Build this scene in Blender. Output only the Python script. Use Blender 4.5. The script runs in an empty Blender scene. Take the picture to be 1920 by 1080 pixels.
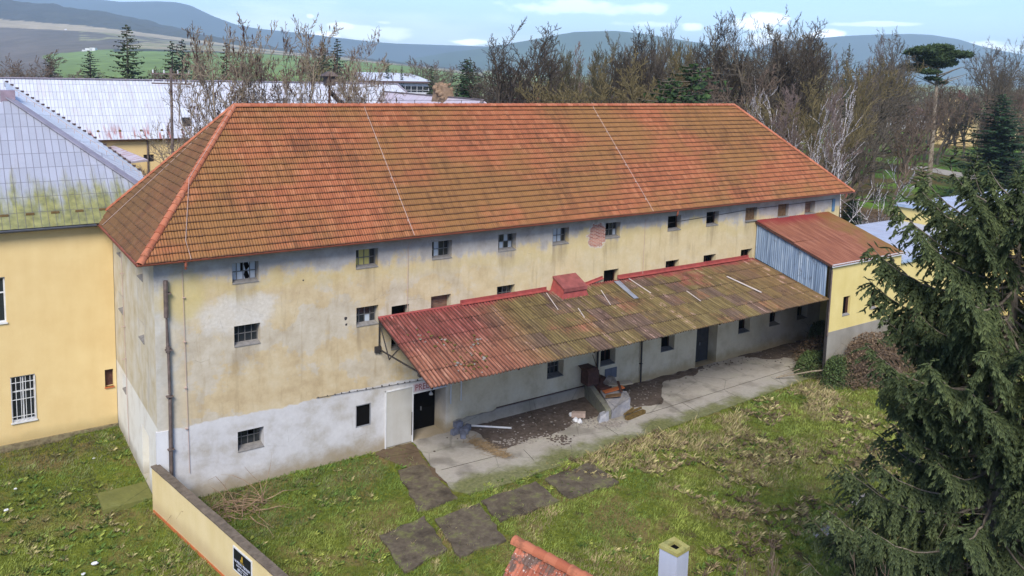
import bpy, math, random
import numpy as np
from mathutils import Vector, Matrix
RAD = math.radians
scene = bpy.context.scene
COL = scene.collection
# ------------------------------------------------------------------ camera
CAMP = np.array([-6.864, -35.146, 18.7])
YAW, PIT, ROL, FPX, PPY = .607899, -.11989, .028454, 1549.296, 317.136
_c, _s = math.cos(YAW), math.sin(YAW)
FW = np.array([_s*math.cos(PIT), _c*math.cos(PIT), math.sin(PIT)])
_R0 = np.array([_c, -_s, 0.]); _U0 = np.cross(_R0, FW)
RT = _R0*math.cos(ROL) + _U0*math.sin(ROL)
UPV = -_R0*math.sin(ROL) + _U0*math.cos(ROL)
cam_d = bpy.data.cameras.new('camera'); cam = bpy.data.objects.new('camera', cam_d); COL.objects.link(cam)
m = Matrix(((RT[0], UPV[0], -FW[0], CAMP[0]), (RT[1], UPV[1], -FW[1], CAMP[1]), (RT[2], UPV[2], -FW[2], CAMP[2]), (0, 0, 0, 1)))
cam.matrix_world = m
cam_d.sensor_fit = 'HORIZONTAL'; cam_d.sensor_width = 36.0
cam_d.lens = FPX/1920*36.0
cam_d.shift_y = -(540-PPY)/1920.0
cam_d.clip_start = .3; cam_d.clip_end = 40000
scene.camera = cam
def ray(u, v): return FW + RT*(u-960)/FPX - UPV*(v-PPY)/FPX
def pz(u, v, z=0.):
    r = ray(u, v); return CAMP + r*(z-CAMP[2])/r[2]
def py_(u, v, y=0.):
    r = ray(u, v); return CAMP + r*(y-CAMP[1])/r[1]
def hor(u): return 130.6 + (u-960)*.0289
def gnd(u, depth, z=0.):
    """ground point seen in column u at a given depth (metres along the view axis)"""
    lo, hi = hor(u)-200, 6000.
    for _ in range(60):
        mid = (lo+hi)/2
        zz = (CAMP + ray(u, mid)*depth)[2]
        if zz > z: lo = mid
        else: hi = mid
    p = CAMP + ray(u, lo)*depth
    return p, lo
def vdist(u, v, depth): return CAMP + ray(u, v)*depth
# ------------------------------------------------------------------ light, sky, exposure
SUN_EL, SUN_AZ = RAD(43), RAD(220)          # azimuth clockwise from +y (north)
sun_d = bpy.data.lights.new('sun', 'SUN'); sun = bpy.data.objects.new('sun', sun_d); COL.objects.link(sun)
sun_d.energy = 2.2; sun_d.angle = RAD(24); sun_d.color = (1, .945, .85)
_sd = Vector((math.sin(SUN_AZ)*math.cos(SUN_EL), math.cos(SUN_AZ)*math.cos(SUN_EL), math.sin(SUN_EL)))
sun.rotation_euler = _sd.to_track_quat('Z', 'Y').to_euler(); sun.location = (0, -60, 80)
world = bpy.data.worlds.new('World'); scene.world = world; world.use_nodes = True
wt = world.node_tree; wt.nodes.clear()
def wn(t, **k):
    n = wt.nodes.new(t)
    for a, b in k.items(): setattr(n, a, b)
    return n
sky = wn('ShaderNodeTexSky', sky_type='NISHITA', sun_disc=False, sun_elevation=SUN_EL, sun_rotation=SUN_AZ)
sky.air_density = 1.0; sky.dust_density = .3; sky.ozone_density = 1.6; sky.altitude = 200
bg = wn('ShaderNodeBackground'); bg.inputs[1].default_value = .112
wo = wn('ShaderNodeOutputWorld')
tc = wn('ShaderNodeTexCoord')
mp = wn('ShaderNodeMapping'); mp.inputs['Scale'].default_value = (1, 1, 5.5)
nz = wn('ShaderNodeTexNoise'); nz.inputs['Scale'].default_value = 2.2; nz.inputs['Detail'].default_value = 7; nz.inputs['Roughness'].default_value = .55
rp = wn('ShaderNodeValToRGB'); rp.color_ramp.elements[0].position = .50; rp.color_ramp.elements[1].position = .78
rp.color_ramp.elements[0].color = (0, 0, 0, 1); rp.color_ramp.elements[1].color = (.5, .5, .5, 1)
wt.links.new(tc.outputs['Generated'], mp.inputs['Vector']); wt.links.new(mp.outputs[0], nz.inputs['Vector']); wt.links.new(nz.outputs['Fac'], rp.inputs[0])
# separate cumulus puffs low over the hills: each a direction in the sky with a size
mp2 = wn('ShaderNodeMapping'); mp2.inputs['Scale'].default_value = (1, 1, 2.2)
nz2 = wn('ShaderNodeTexNoise'); nz2.inputs['Scale'].default_value = 26; nz2.inputs['Detail'].default_value = 6
wt.links.new(tc.outputs['Generated'], mp2.inputs['Vector']); wt.links.new(mp2.outputs[0], nz2.inputs['Vector'])
prev = None
for (u, v, w, h, a) in [(1420, 42, 62, 26, 1.0), (1440, 75, 60, 28, .8), (1540, 66, 50, 15, 1.0), (1300, 52, 30, 10, .6), (596, 66, 60, 13, 1.0), (640, 48, 34, 9, .7), (872, 78, 60, 8, .9), (718, 42, 26, 7, .6), (580, 30, 12, 7, .6), (1860, 88, 60, 14, .8), (1090, 14, 190, 20, .32), (700, 60, 130, 20, .45), (1210, 45, 80, 8, .3), (1650, 45, 150, 6, .35)]:
    d = Vector(ray(u, v)); d.normalize()
    rr = Vector(np.cross(d, (0, 0, 1))).normalized(); uu = rr.cross(d).normalized()
    ang = 1.0/FPX
    # elliptical falloff  1 - |(d.r)/w, (d.u)/h|
    parts = []
    for ax, sz in ((rr, w*ang), (uu, h*ang)):
        dp = wn('ShaderNodeVectorMath', operation='DOT_PRODUCT'); dp.inputs[1].default_value = ax/sz
        sb = wn('ShaderNodeMath', operation='SUBTRACT'); sb.inputs[1].default_value = d.dot(ax)/sz
        pw = wn('ShaderNodeMath', operation='MULTIPLY')
        wt.links.new(tc.outputs['Generated'], dp.inputs[0]); wt.links.new(dp.outputs['Value'], sb.inputs[0])
        wt.links.new(sb.outputs[0], pw.inputs[0]); wt.links.new(sb.outputs[0], pw.inputs[1]); parts.append(pw)
    ad = wn('ShaderNodeMath', operation='ADD'); wt.links.new(parts[0].outputs[0], ad.inputs[0]); wt.links.new(parts[1].outputs[0], ad.inputs[1])
    # front hemisphere only
    dd = wn('ShaderNodeVectorMath', operation='DOT_PRODUCT'); dd.inputs[1].default_value = d
    wt.links.new(tc.outputs['Generated'], dd.inputs[0])
    gt = wn('ShaderNodeMath', operation='GREATER_THAN'); gt.inputs[1].default_value = 0; wt.links.new(dd.outputs['Value'], gt.inputs[0])
    mr = wn('ShaderNodeMapRange'); mr.inputs[1].default_value = 1.0; mr.inputs[2].default_value = 0.0; mr.inputs[3].default_value = 0; mr.inputs[4].default_value = 1
    wt.links.new(ad.outputs[0], mr.inputs[0])
    s1 = wn('ShaderNodeMath', operation='MULTIPLY_ADD'); s1.inputs[1].default_value = 2.4; s1.inputs[2].default_value = -1.25
    wt.links.new(nz2.outputs['Fac'], s1.inputs[0])
    s2 = wn('ShaderNodeMath', operation='ADD'); wt.links.new(s1.outputs[0], s2.inputs[0]); wt.links.new(mr.outputs[0], s2.inputs[1])
    s3 = wn('ShaderNodeMapRange'); s3.interpolation_type = 'SMOOTHSTEP'; s3.inputs[1].default_value = .25; s3.inputs[2].default_value = .85; s3.inputs[4].default_value = a
    wt.links.new(s2.outputs[0], s3.inputs[0])
    s4 = wn('ShaderNodeMath', operation='MULTIPLY'); wt.links.new(s3.outputs[0], s4.inputs[0]); wt.links.new(gt.outputs[0], s4.inputs[1])
    s5 = wn('ShaderNodeMath', operation='MULTIPLY'); wt.links.new(s4.outputs[0], s5.inputs[0]); 
    m3 = wn('ShaderNodeMath', operation='MULTIPLY'); m3.inputs[1].default_value = 8; m3.use_clamp = True; wt.links.new(mr.outputs[0], m3.inputs[0]); wt.links.new(m3.outputs[0], s5.inputs[1])
    if prev is None: prev = s5
    else:
        mx = wn('ShaderNodeMath', operation='MAXIMUM'); wt.links.new(prev.outputs[0], mx.inputs[0]); wt.links.new(s5.outputs[0], mx.inputs[1]); prev = mx
mxa = wn('ShaderNodeMath', operation='MAXIMUM'); wt.links.new(prev.outputs[0], mxa.inputs[0]); wt.links.new(rp.outputs[0], mxa.inputs[1])
CLOUD = (10., 10.4, 10.8, 1)
SKYTINT = (.49, .555, .77, 1)
tint = wn('ShaderNodeMix', data_type='RGBA', blend_type='MULTIPLY'); tint.inputs[0].default_value = 1; tint.inputs[7].default_value = SKYTINT
wt.links.new(sky.outputs[0], tint.inputs[6])
mxc = wn('ShaderNodeMix', data_type='RGBA'); mxc.inputs[7].default_value = CLOUD
wt.links.new(mxa.outputs[0], mxc.inputs[0]); wt.links.new(tint.outputs[2], mxc.inputs[6])
wt.links.new(mxc.outputs[2], bg.inputs[0]); wt.links.new(bg.outputs[0], wo.inputs[0])
vs = scene.view_settings
vs.view_transform = 'Standard'; vs.look = 'None'; vs.gamma = 1.0; vs.use_curve_mapping = False; vs.exposure = 1.34
scene.cycles.max_bounces = 6; scene.cycles.diffuse_bounces = 4; scene.cycles.glossy_bounces = 2; scene.cycles.transparent_max_bounces = 6
scene.cycles.volume_bounces = 1; scene.cycles.caustics_reflective = False; scene.cycles.caustics_refractive = False
rng = random.Random(7); nr = np.random.RandomState(7)
# ------------------------------------------------------------------ helpers
def lin(c): c /= 255.; return c/12.92 if c <= .04045 else ((c+.055)/1.055)**2.4
def C(r, g, b, k=.8): return (lin(r)*k, lin(g)*k, lin(b)*k, 1)
def setp(o, label=None, cat=None, group=None, kind=None):
    if label: o['label'] = label
    if cat: o['category'] = cat
    if group: o['group'] = group
    if kind: o['kind'] = kind
    return o
def thing(name, label, cat, loc=(0, 0, 0), group=None):
    o = bpy.data.objects.new(name, None); COL.objects.link(o); o.location = loc; o.empty_display_size = .3
    return setp(o, label, cat, group)
def mesh_np(name, V, F, mats, parent=None, uv=None, col=None, mi=None, smooth=False, local=True):
    """V (n,3); F list of arrays (k,3)/(k,4); world coordinates, moved into the parent's space"""
    V = np.asarray(V, float)
    if not isinstance(F, list): F = [F]
    F = [np.asarray(f, int) for f in F if len(f)]
    me = bpy.data.meshes.new(name)
    base = np.zeros(3)
    p = parent
    while p is not None: base = base + np.array(p.location); p = p.parent
    nl = sum(f.size for f in F); npoly = sum(len(f) for f in F)
    me.vertices.add(len(V)); me.vertices.foreach_set('co', (V-base).astype(np.float32).ravel())
    me.loops.add(nl); me.loops.foreach_set('vertex_index', np.concatenate([f.ravel() for f in F]).astype(np.int32))
    me.polygons.add(npoly)
    tot = np.concatenate([np.full(len(f), f.shape[1]) for f in F]); st = np.concatenate([[0], np.cumsum(tot)[:-1]])
    me.polygons.foreach_set('loop_start', st.astype(np.int32))
    try: me.polygons.foreach_set('loop_total', tot.astype(np.int32))
    except Exception: pass
    if mi is not None: me.polygons.foreach_set('material_index', np.asarray(mi, np.int32))
    me.polygons.foreach_set('use_smooth', np.full(npoly, smooth))
    li = np.concatenate([f.ravel() for f in F])
    if uv is not None:
        ul = me.uv_layers.new(name='UVMap'); uv = np.asarray(uv, np.float32)
        if len(uv) == len(V) and len(uv) != nl: uv = uv[li]
        elif len(uv) == len(V) == nl: uv = uv[li]
        ul.data.foreach_set('uv', uv.ravel())
    if col is not None:
        ca = me.color_attributes.new(name='Col', type='FLOAT_COLOR', domain='POINT')
        col = np.asarray(col, np.float32)
        if col.shape[1] == 3: col = np.hstack([col, np.ones((len(col), 1), np.float32)])
        ca.data.foreach_set('color', col.ravel())
    me.update(calc_edges=True); me.validate()
    for mt in (mats if isinstance(mats, (list, tuple)) else [mats]): me.materials.append(mt)
    o = bpy.data.objects.new(name, me); COL.objects.link(o)
    if parent is not None: o.parent = parent
    return o
class MB:
    def __init__(s): s.v = []; s.f = []; s.m = []; s.uv = []; s.useuv = False
    def face(s, pts, m=0, uv=None):
        i = len(s.v); s.v += [tuple(p) for p in pts]; s.f.append(tuple(range(i, i+len(pts)))); s.m.append(m)
        s.uv += list(uv) if uv is not None else [(0, 0)]*len(pts)
        if uv is not None: s.useuv = True
    def hexa(s, p, m=0):
        """8 points: bottom 0-3 (ccw), top 4-7"""
        for a in ((3, 2, 1, 0), (4, 5, 6, 7), (0, 1, 5, 4), (1, 2, 6, 5), (2, 3, 7, 6), (3, 0, 4, 7)): s.face([p[k] for k in a], m)
    def box(s, c, sz, ax=None, m=0):
        c = np.array(c, float); h = np.array(sz, float)/2
        X, Y, Z = (np.eye(3) if ax is None else [np.array(a, float) for a in ax])
        p = [c+X*a*h[0]+Y*b*h[1]+Z*d*h[2] for d in (-1, 1) for a, b in ((-1, -1), (1, -1), (1, 1), (-1, 1))]
        s.hexa(p, m)
    def b2(s, lo, hi, m=0):
        lo = np.array(lo, float); hi = np.array(hi, float); s.box((lo+hi)/2, hi-lo, None, m)
    def beam(s, a, b, w, h, m=0, up=(0, 0, 1)):
        a = np.array(a, float); b = np.array(b, float); d = b-a; L = np.linalg.norm(d); d /= L
        x = np.cross(d, up); 
        if np.linalg.norm(x) < 1e-4: x = np.cross(d, (0, 1, 0))
        x /= np.linalg.norm(x); y = np.cross(x, d)
        s.box((a+b)/2, (w, L, h), (x, d, y), m)
    def tube(s, pts, r, n=8, m=0, cap=True):
        pts = [np.array(p, float) for p in pts]
        rs = r if isinstance(r, (list, tuple)) else [r]*len(pts)
        rings = []
        for i, p in enumerate(pts):
            d = pts[min(i+1, len(pts)-1)]-pts[max(i-1, 0)]; d = d/np.linalg.norm(d)
            a = np.cross(d, (0, 0, 1)) if abs(d[2]) < .95 else np.cross(d, (1, 0, 0)); a /= np.linalg.norm(a); b = np.cross(d, a)
            rings.append([p+(a*math.cos(2*math.pi*k/n)+b*math.sin(2*math.pi*k/n))*rs[i] for k in range(n)])
        for i in range(len(pts)-1):
            for k in range(n):
                s.face([rings[i][k], rings[i+1][k], rings[i+1][(k+1) % n], rings[i][(k+1) % n]], m)
        if cap: s.face(rings[0], m); s.face(rings[-1][::-1], m)
    def rock(s, c, r, m=0, seed=0, sq=(1, 1, 1)):
        rr = np.random.RandomState(seed); n = 7
        pts = []
        for j, ph in enumerate((-.9, -.3, .35, 1.0)):
            for k in range(n):
                a = 2*math.pi*(k+.5*(j % 2))/n; q = r*(.75+.45*rr.rand())
                pts.append(np.array(c)+np.array([math.cos(a)*math.cos(ph)*q*sq[0], math.sin(a)*math.cos(ph)*q*sq[1], math.sin(ph)*q*sq[2]]))
        for j in range(3):
            for k in range(n): s.face([pts[j*n+k], pts[j*n+(k+1) % n], pts[(j+1)*n+(k+1) % n], pts[(j+1)*n+k]], m)
        s.face([pts[k] for k in range(n)][::-1], m); s.face([pts[3*n+k] for k in range(n)], m)
    def build(s, name, mats, parent=None, smooth=False):
        me = bpy.data.meshes.new(name)
        base = Vector((0, 0, 0)); p = parent
        while p is not None: base = base + Vector(p.location); p = p.parent
        me.from_pydata([(v[0]-base[0], v[1]-base[1], v[2]-base[2]) for v in s.v], [], s.f)
        for mt in (mats if isinstance(mats, (list, tuple)) else [mats]): me.materials.append(mt)
        me.polygons.foreach_set('material_index', s.m)
        me.polygons.foreach_set('use_smooth', [smooth]*len(s.f))
        if s.useuv:
            ul = me.uv_layers.new(name='UVMap'); ul.data.foreach_set('uv', np.array(s.uv, np.float32).ravel())
        me.update()
        o = bpy.data.objects.new(name, me); COL.objects.link(o)
        if parent is not None: o.parent = parent
        return o
# numpy value noise
_perm = np.random.RandomState(3).rand(256, 256)
def vnoise(x, y):
    xi = np.floor(x).astype(int); yi = np.floor(y).astype(int); fx = x-xi; fy = y-yi
    fx = fx*fx*(3-2*fx); fy = fy*fy*(3-2*fy)
    g = lambda a, b: _perm[a % 256, b % 256]
    return (g(xi, yi)*(1-fx)+g(xi+1, yi)*fx)*(1-fy)+(g(xi, yi+1)*(1-fx)+g(xi+1, yi+1)*fx)*fy
def fnoise(x, y, o=4):
    t = 0; a = .5; s = 1.
    for k in range(o): t = t+a*vnoise(x*s+17*k, y*s+31*k); a *= .5; s *= 2.03
    return t/(1-.5**o)
# ------------------------------------------------------------------ material kit
class Mat:
    def __init__(s, name, rough=.8, spec=.3):
        s.m = bpy.data.materials.new(name); s.m.use_nodes = True; s.t = s.m.node_tree
        s.bs = s.t.nodes['Principled BSDF']; s.bs.inputs['Roughness'].default_value = rough
        s.bs.inputs['Specular IOR Level'].default_value = spec
        s._p = None
    def n(s, t, **k):
        x = s.t.nodes.new(t)
        for a, b in k.items(): setattr(x, a, b)
        return x
    def put(s, sock, v):
        if hasattr(v, 'links') or isinstance(v, bpy.types.NodeSocket): s.t.links.new(v, sock)
        else: sock.default_value = v
    def pos(s):
        if s._p is None: s._p = s.n('ShaderNodeNewGeometry').outputs['Position']
        return s._p
    def objc(s): return s.n('ShaderNodeTexCoord').outputs['Object']
    def uv(s): return s.n('ShaderNodeUVMap').outputs[0]
    def map(s, v, sc=(1, 1, 1), loc=(0, 0, 0), rot=(0, 0, 0)):
        x = s.n('ShaderNodeMapping'); x.inputs['Scale'].default_value = sc; x.inputs['Location'].default_value = loc; x.inputs['Rotation'].default_value = rot
        s.t.links.new(v, x.inputs[0]); return x.outputs[0]
    def noise(s, v, sc, det=4, ro=.55, dist=0):
        x = s.n('ShaderNodeTexNoise'); x.inputs['Scale'].default_value = sc; x.inputs['Detail'].default_value = det; x.inputs['Roughness'].default_value = ro
        x.inputs['Distortion'].default_value = dist; s.t.links.new(v, x.inputs['Vector']); return x.outputs['Fac']
    def white(s, v):
        x = s.n('ShaderNodeTexWhiteNoise', noise_dimensions='3D'); s.t.links.new(v, x.inputs['Vector']); return x.outputs['Value']
    def voro(s, v, sc, feature='F1'):
        x = s.n('ShaderNodeTexVoronoi', feature=feature); x.inputs['Scale'].default_value = sc; s.t.links.new(v, x.inputs['Vector']); return x.outputs['Distance']
    def step(s, v, a, b, lo=0., hi=1.):
        x = s.n('ShaderNodeMapRange'); x.interpolation_type = 'SMOOTHSTEP'; s.put(x.inputs[0], v); s.put(x.inputs[1], a); s.put(x.inputs[2], b)
        x.inputs[3].default_value = lo; x.inputs[4].default_value = hi; return x.outputs[0]
    def ma(s, op, a, b=0., c=0.):
        x = s.n('ShaderNodeMath', operation=op); s.put(x.inputs[0], a); s.put(x.inputs[1], b); s.put(x.inputs[2], c); return x.outputs[0]
    def vm(s, op, a, b=(0, 0, 0)):
        x = s.n('ShaderNodeVectorMath', operation=op); s.put(x.inputs[0], a); s.put(x.inputs[1], b); return x.outputs[0]
    def xyz(s, v):
        x = s.n('ShaderNodeSeparateXYZ'); s.t.links.new(v, x.inputs[0]); return x.outputs
    def comb(s, a, b, c=0.):
        x = s.n('ShaderNodeCombineXYZ'); s.put(x.inputs[0], a); s.put(x.inputs[1], b); s.put(x.inputs[2], c); return x.outputs[0]
    def mix(s, f, a, b, bt='MIX'):
        x = s.n('ShaderNodeMix', data_type='RGBA', blend_type=bt); s.put(x.inputs[0], f); s.put(x.inputs[6], a); s.put(x.inputs[7], b); return x.outputs[2]
    def ramp(s, f, stops):
        x = s.n('ShaderNodeValToRGB'); e = x.color_ramp.elements
        while len(e) < len(stops): e.new(.5)
        for i, (p, c) in enumerate(stops): e[i].position = p; e[i].color = c
        s.put(x.inputs[0], f); return x.outputs[0]
    def attr(s, name='Col'): 
        x = s.n('ShaderNodeAttribute'); x.attribute_name = name; return x.outputs['Color']
    def hsv(s, c, h=.5, sat=1., v=1.):
        x = s.n('ShaderNodeHueSaturation'); s.put(x.inputs['Hue'], h); s.put(x.inputs['Saturation'], sat); s.put(x.inputs['Value'], v); s.put(x.inputs['Color'], c); return x.outputs[0]
    def bump(s, h, st=.3, d=.05):
        x = s.n('ShaderNodeBump'); x.inputs['Strength'].default_value = st; x.inputs['Distance'].default_value = d; s.put(x.inputs['Height'], h)
        s.t.links.new(x.outputs[0], s.bs.inputs['Normal'])
    def col(s, c): s.put(s.bs.inputs['Base Color'], c); return s
    def rough(s, v): s.put(s.bs.inputs['Roughness'], v); return s
def plain(name, c, rough=.7, spec=.3, var=.25, sc=3., metal=0.):
    M = Mat(name, rough, spec); n = M.noise(M.pos(), sc, 5)
    d = tuple(x*(1-var) for x in c[:3])+(1,); l = tuple(min(1, x*(1+var*.6)) for x in c[:3])+(1,)
    M.col(M.ramp(n, [(.3, d), (.7, l)])); M.bump(n, .15, .02); M.bs.inputs['Metallic'].default_value = metal
    return M.m
def wall_holes(mb, O, U, N, L, H, holes, m=0, z0=0., jit=None):
    """wall in plane through O spanned by U and z; outward normal N; holes (u0,u1,z0,z1,depth)"""
    O = np.array(O, float); U = np.array(U, float); N = np.array(N, float); Z = np.array([0, 0, 1.])
    us = sorted({0., L, *[h[0] for h in holes], *[h[1] for h in holes]}); zs = sorted({z0, H, *[h[2] for h in holes], *[h[3] for h in holes]})
    P = lambda u, z, d=0.: O+U*u+Z*z-N*d
    for i in range(len(us)-1):
        for j in range(len(zs)-1):
            cu, cz = (us[i]+us[i+1])/2, (zs[j]+zs[j+1])/2
            if any(h[0] < cu < h[1] and h[2] < cz < h[3] for h in holes): continue
            mb.face([P(us[i], zs[j]), P(us[i+1], zs[j]), P(us[i+1], zs[j+1]), P(us[i], zs[j+1])], m)
    for (a, b, c, d, dep) in holes:
        mb.face([P(a, c), P(a, d), P(a, d, dep), P(a, c, dep)], m); mb.face([P(b, c), P(b, c, dep), P(b, d, dep), P(b, d)], m)
        mb.face([P(a, d), P(b, d), P(b, d, dep), P(a, d, dep)], m); mb.face([P(a, c), P(a, c, dep), P(b, c, dep), P(b, c)], m)
HAZE_D = .00014
# ------------------------------------------------------------------ materials
def m_facade():
    M = Mat('old_plaster', .92, .15); P = M.pos(); X, Y, Z = M.xyz(P)
    big = M.noise(M.map(P, (1, 1, 1.2)), .33, 6, .6); med = M.noise(P, 1.1, 7, .65); fine = M.noise(P, 7, 5, .6)
    streak = M.noise(M.map(P, (2.6, 2.6, .33)), 1.0, 6, .6, .4)
    # cream limewash worn to grey-white
    cream = M.ramp(med, [(.25, C(180, 158, 122)), (.5, C(204, 184, 148)), (.75, C(216, 202, 172))])
    grey = M.ramp(med, [(.25, C(176, 164, 144)), (.6, C(204, 196, 182)), (.8, C(214, 208, 200))])
    wear = M.step(M.ma('ADD', big, M.ma('MULTIPLY', M.ma('SUBTRACT', M.noise(P, 2.4, 8, .7), .5), .35)), .49, .545)
    xr = M.step(X, 8., 24.)                       # the right half keeps more of its cream
    wear = M.ma('MULTIPLY', wear, M.ma('SUBTRACT', .72, M.ma('MULTIPLY', xr, .40)))
    c = M.mix(wear, cream, grey)
    c = M.mix(M.ma('MULTIPLY', xr, .42), c, C(222, 204, 156), 'MIX')
    # browned streaks
    c = M.mix(M.ma('MULTIPLY', M.step(streak, .52, .72), .45), c, C(166, 146, 112))
    # left end: pale strip round the corner
    ls = M.ma('SUBTRACT', 1., M.step(M.ma('ADD', X, M.ma('MULTIPLY', med, 1.2)), .6, 2.4))
    c = M.mix(M.ma('MULTIPLY', ls, .75), c, M.ramp(med, [(.3, C(186, 182, 172)), (.7, C(212, 212, 208))]))
    # fresh pale patch
    dx = M.ma('MULTIPLY', M.ma('SUBTRACT', X, 3.4), .42); dz = M.ma('MULTIPLY', M.ma('SUBTRACT', Z, 7.9), 1.0)
    d = M.ma('SQRT', M.ma('ADD', M.ma('MULTIPLY', dx, dx), M.ma('MULTIPLY', dz, dz)))
    d = M.ma('ADD', d, M.ma('MULTIPLY', M.ma('SUBTRACT', med, .5), 1.6))
    c = M.mix(M.ma('MULTIPLY', M.step(d, 1.0, .6), .75), c, M.ramp(fine, [(.3, C(206, 200, 190)), (.7, C(222, 218, 212))]))
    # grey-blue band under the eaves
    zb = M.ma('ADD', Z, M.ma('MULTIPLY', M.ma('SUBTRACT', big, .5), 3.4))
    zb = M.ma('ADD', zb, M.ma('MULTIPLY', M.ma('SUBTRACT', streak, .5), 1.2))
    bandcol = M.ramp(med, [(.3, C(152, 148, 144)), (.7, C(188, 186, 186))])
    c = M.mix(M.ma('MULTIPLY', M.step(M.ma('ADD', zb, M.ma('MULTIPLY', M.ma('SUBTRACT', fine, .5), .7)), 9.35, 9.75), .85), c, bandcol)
    ystain = M.ma('MULTIPLY', M.step(zb, 8.3, 9.1), M.step(zb, 9.6, 9.1))
    c = M.mix(M.ma('MULTIPLY', ystain, .45), c, C(204, 184, 126))
    # yellow paint left near the left corner, top
    dx2 = M.ma('MULTIPLY', M.ma('SUBTRACT', X, 1.1), 1.1); dz2 = M.ma('MULTIPLY', M.ma('SUBTRACT', Z, 8.9), .9)
    d2 = M.ma('ADD', M.ma('SQRT', M.ma('ADD', M.ma('MULTIPLY', dx2, dx2), M.ma('MULTIPLY', dz2, dz2))), M.ma('MULTIPLY', M.ma('SUBTRACT', med, .5), 1.5))
    c = M.mix(M.ma('MULTIPLY', M.step(d2, 1.3, .5), .8), c, C(208, 190, 134))
    # dirt run down below the sills
    run = None
    for wx, wz, wl in [(x, 9.18, 1.5) for x in (3.72, 9.42, 13.48, 17.42, 21.0, 24.8, 29.8, 33.2, 36.92)]+[(3.77, 6.38, 1.3), (9.46, 6.38, 1.4)]:
        ax = M.step(M.ma('ABSOLUTE', M.ma('SUBTRACT', M.ma('ADD', X, M.ma('MULTIPLY', M.ma('SUBTRACT', streak, .5), 1.1)), wx)), .62, .38)
        q = M.ma('MULTIPLY', ax, M.ma('MULTIPLY', M.step(Z, wz-wl, wz), M.ma('LESS_THAN', Z, wz)))
        run = q if run is None else M.ma('MAXIMUM', run, q)
    c = M.mix(M.ma('MULTIPLY', M.ma('MULTIPLY', run, M.step(streak, .35, .65, .3, 1.)), .5), c, C(138, 122, 98))
    # lower zone: white on the left, painted bright and warm against the canopy's shade
    edge = M.ma('ADD', Z, M.ma('ADD', M.ma('MULTIPLY', M.ma('SUBTRACT', med, .5), .5), M.ma('MULTIPLY', M.ma('SUBTRACT', M.noise(P, .6, 3), .5), .5)))
    white = M.ramp(M.noise(P, .8, 7, .62), [(.28, C(172, 164, 150)), (.5, C(204, 202, 202)), (.72, C(218, 217, 218))])
    low = M.ramp(M.noise(M.map(P, (1, 1, .8)), .9, 6, .6), [(.25, C(200, 182, 148)), (.5, C(232, 216, 184)), (.75, C(242, 230, 204))])
    lowc = M.mix(M.step(X, 13.2, 14.4), white, low)
    lowc = M.mix(M.ma('MULTIPLY', M.step(X, 38., 41.), .6), lowc, white)
    lz = M.mix(M.step(X, 13.2, 13.3), (3.3, 3.3, 3.3, 1), (5.0, 5.0, 5.0, 1))
    lowmask = M.step(M.ma('SUBTRACT', edge, M.xyz(lz)[0]), .04, -.04)
    c = M.mix(lowmask, c, lowc)
    # damp foot
    c = M.mix(M.ma('MULTIPLY', M.step(M.ma('ADD', Z, M.ma('MULTIPLY', med, -1.2)), .35, -.5), .75), c, C(150, 132, 96))
    # brick laid bare
    bx = M.ma('MULTIPLY', M.ma('SUBTRACT', X, 23.65), 1.45); bz = M.ma('MULTIPLY', M.ma('SUBTRACT', Z, 9.45), 1.35)
    bd = M.ma('ADD', M.ma('SQRT', M.ma('ADD', M.ma('MULTIPLY', bx, bx), M.ma('MULTIPLY', bz, bz))), M.ma('MULTIPLY', M.ma('SUBTRACT', M.noise(P, 3.4, 8, .7), .5), 1.7))
    bm = M.step(bd, .96, .90); rim = M.step(bd, 1.10, 1.02)
    bt = M.n('ShaderNodeTexBrick'); M.t.links.new(M.comb(X, Z, 0.), bt.inputs['Vector'])
    bt.inputs['Color1'].default_value = C(150, 78, 58); bt.inputs['Color2'].default_value = C(196, 128, 100); bt.inputs['Mortar'].default_value = C(196, 188, 178)
    bt.inputs['Scale'].default_value = 1.; bt.inputs['Brick Width'].default_value = .27; bt.inputs['Row Height'].default_value = .082; bt.inputs['Mortar Size'].default_value = .012
    c = M.mix(M.ma('MULTIPLY', rim, M.step(fine, .35, .5)), c, C(206, 198, 188)); c = M.mix(bm, c, bt.outputs[0])
    # faint hairline cracks and pits
    cr = M.voro(M.map(P, (1, 1, 1)), .55, 'DISTANCE_TO_EDGE'); crn = M.ma('ADD', cr, M.ma('MULTIPLY', M.noise(P, 4, 3), .02))
    c = M.mix(M.ma('MULTIPLY', M.ma('MULTIPLY', M.step(crn, .0135, .0105), M.step(M.noise(P, .35, 2), .55, .62)), .35), c, C(110, 100, 84))
    c = M.hsv(c, .5, 1., M.step(fine, 0., 1., .93, 1.07))
    M.col(c); hgt = M.ma('ADD', M.ma('MULTIPLY', med, .6), M.ma('ADD', M.ma('MULTIPLY', fine, .25), M.ma('MULTIPLY', bm, -.8)))
    M.bump(hgt, .35, .04); return M.m
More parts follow.
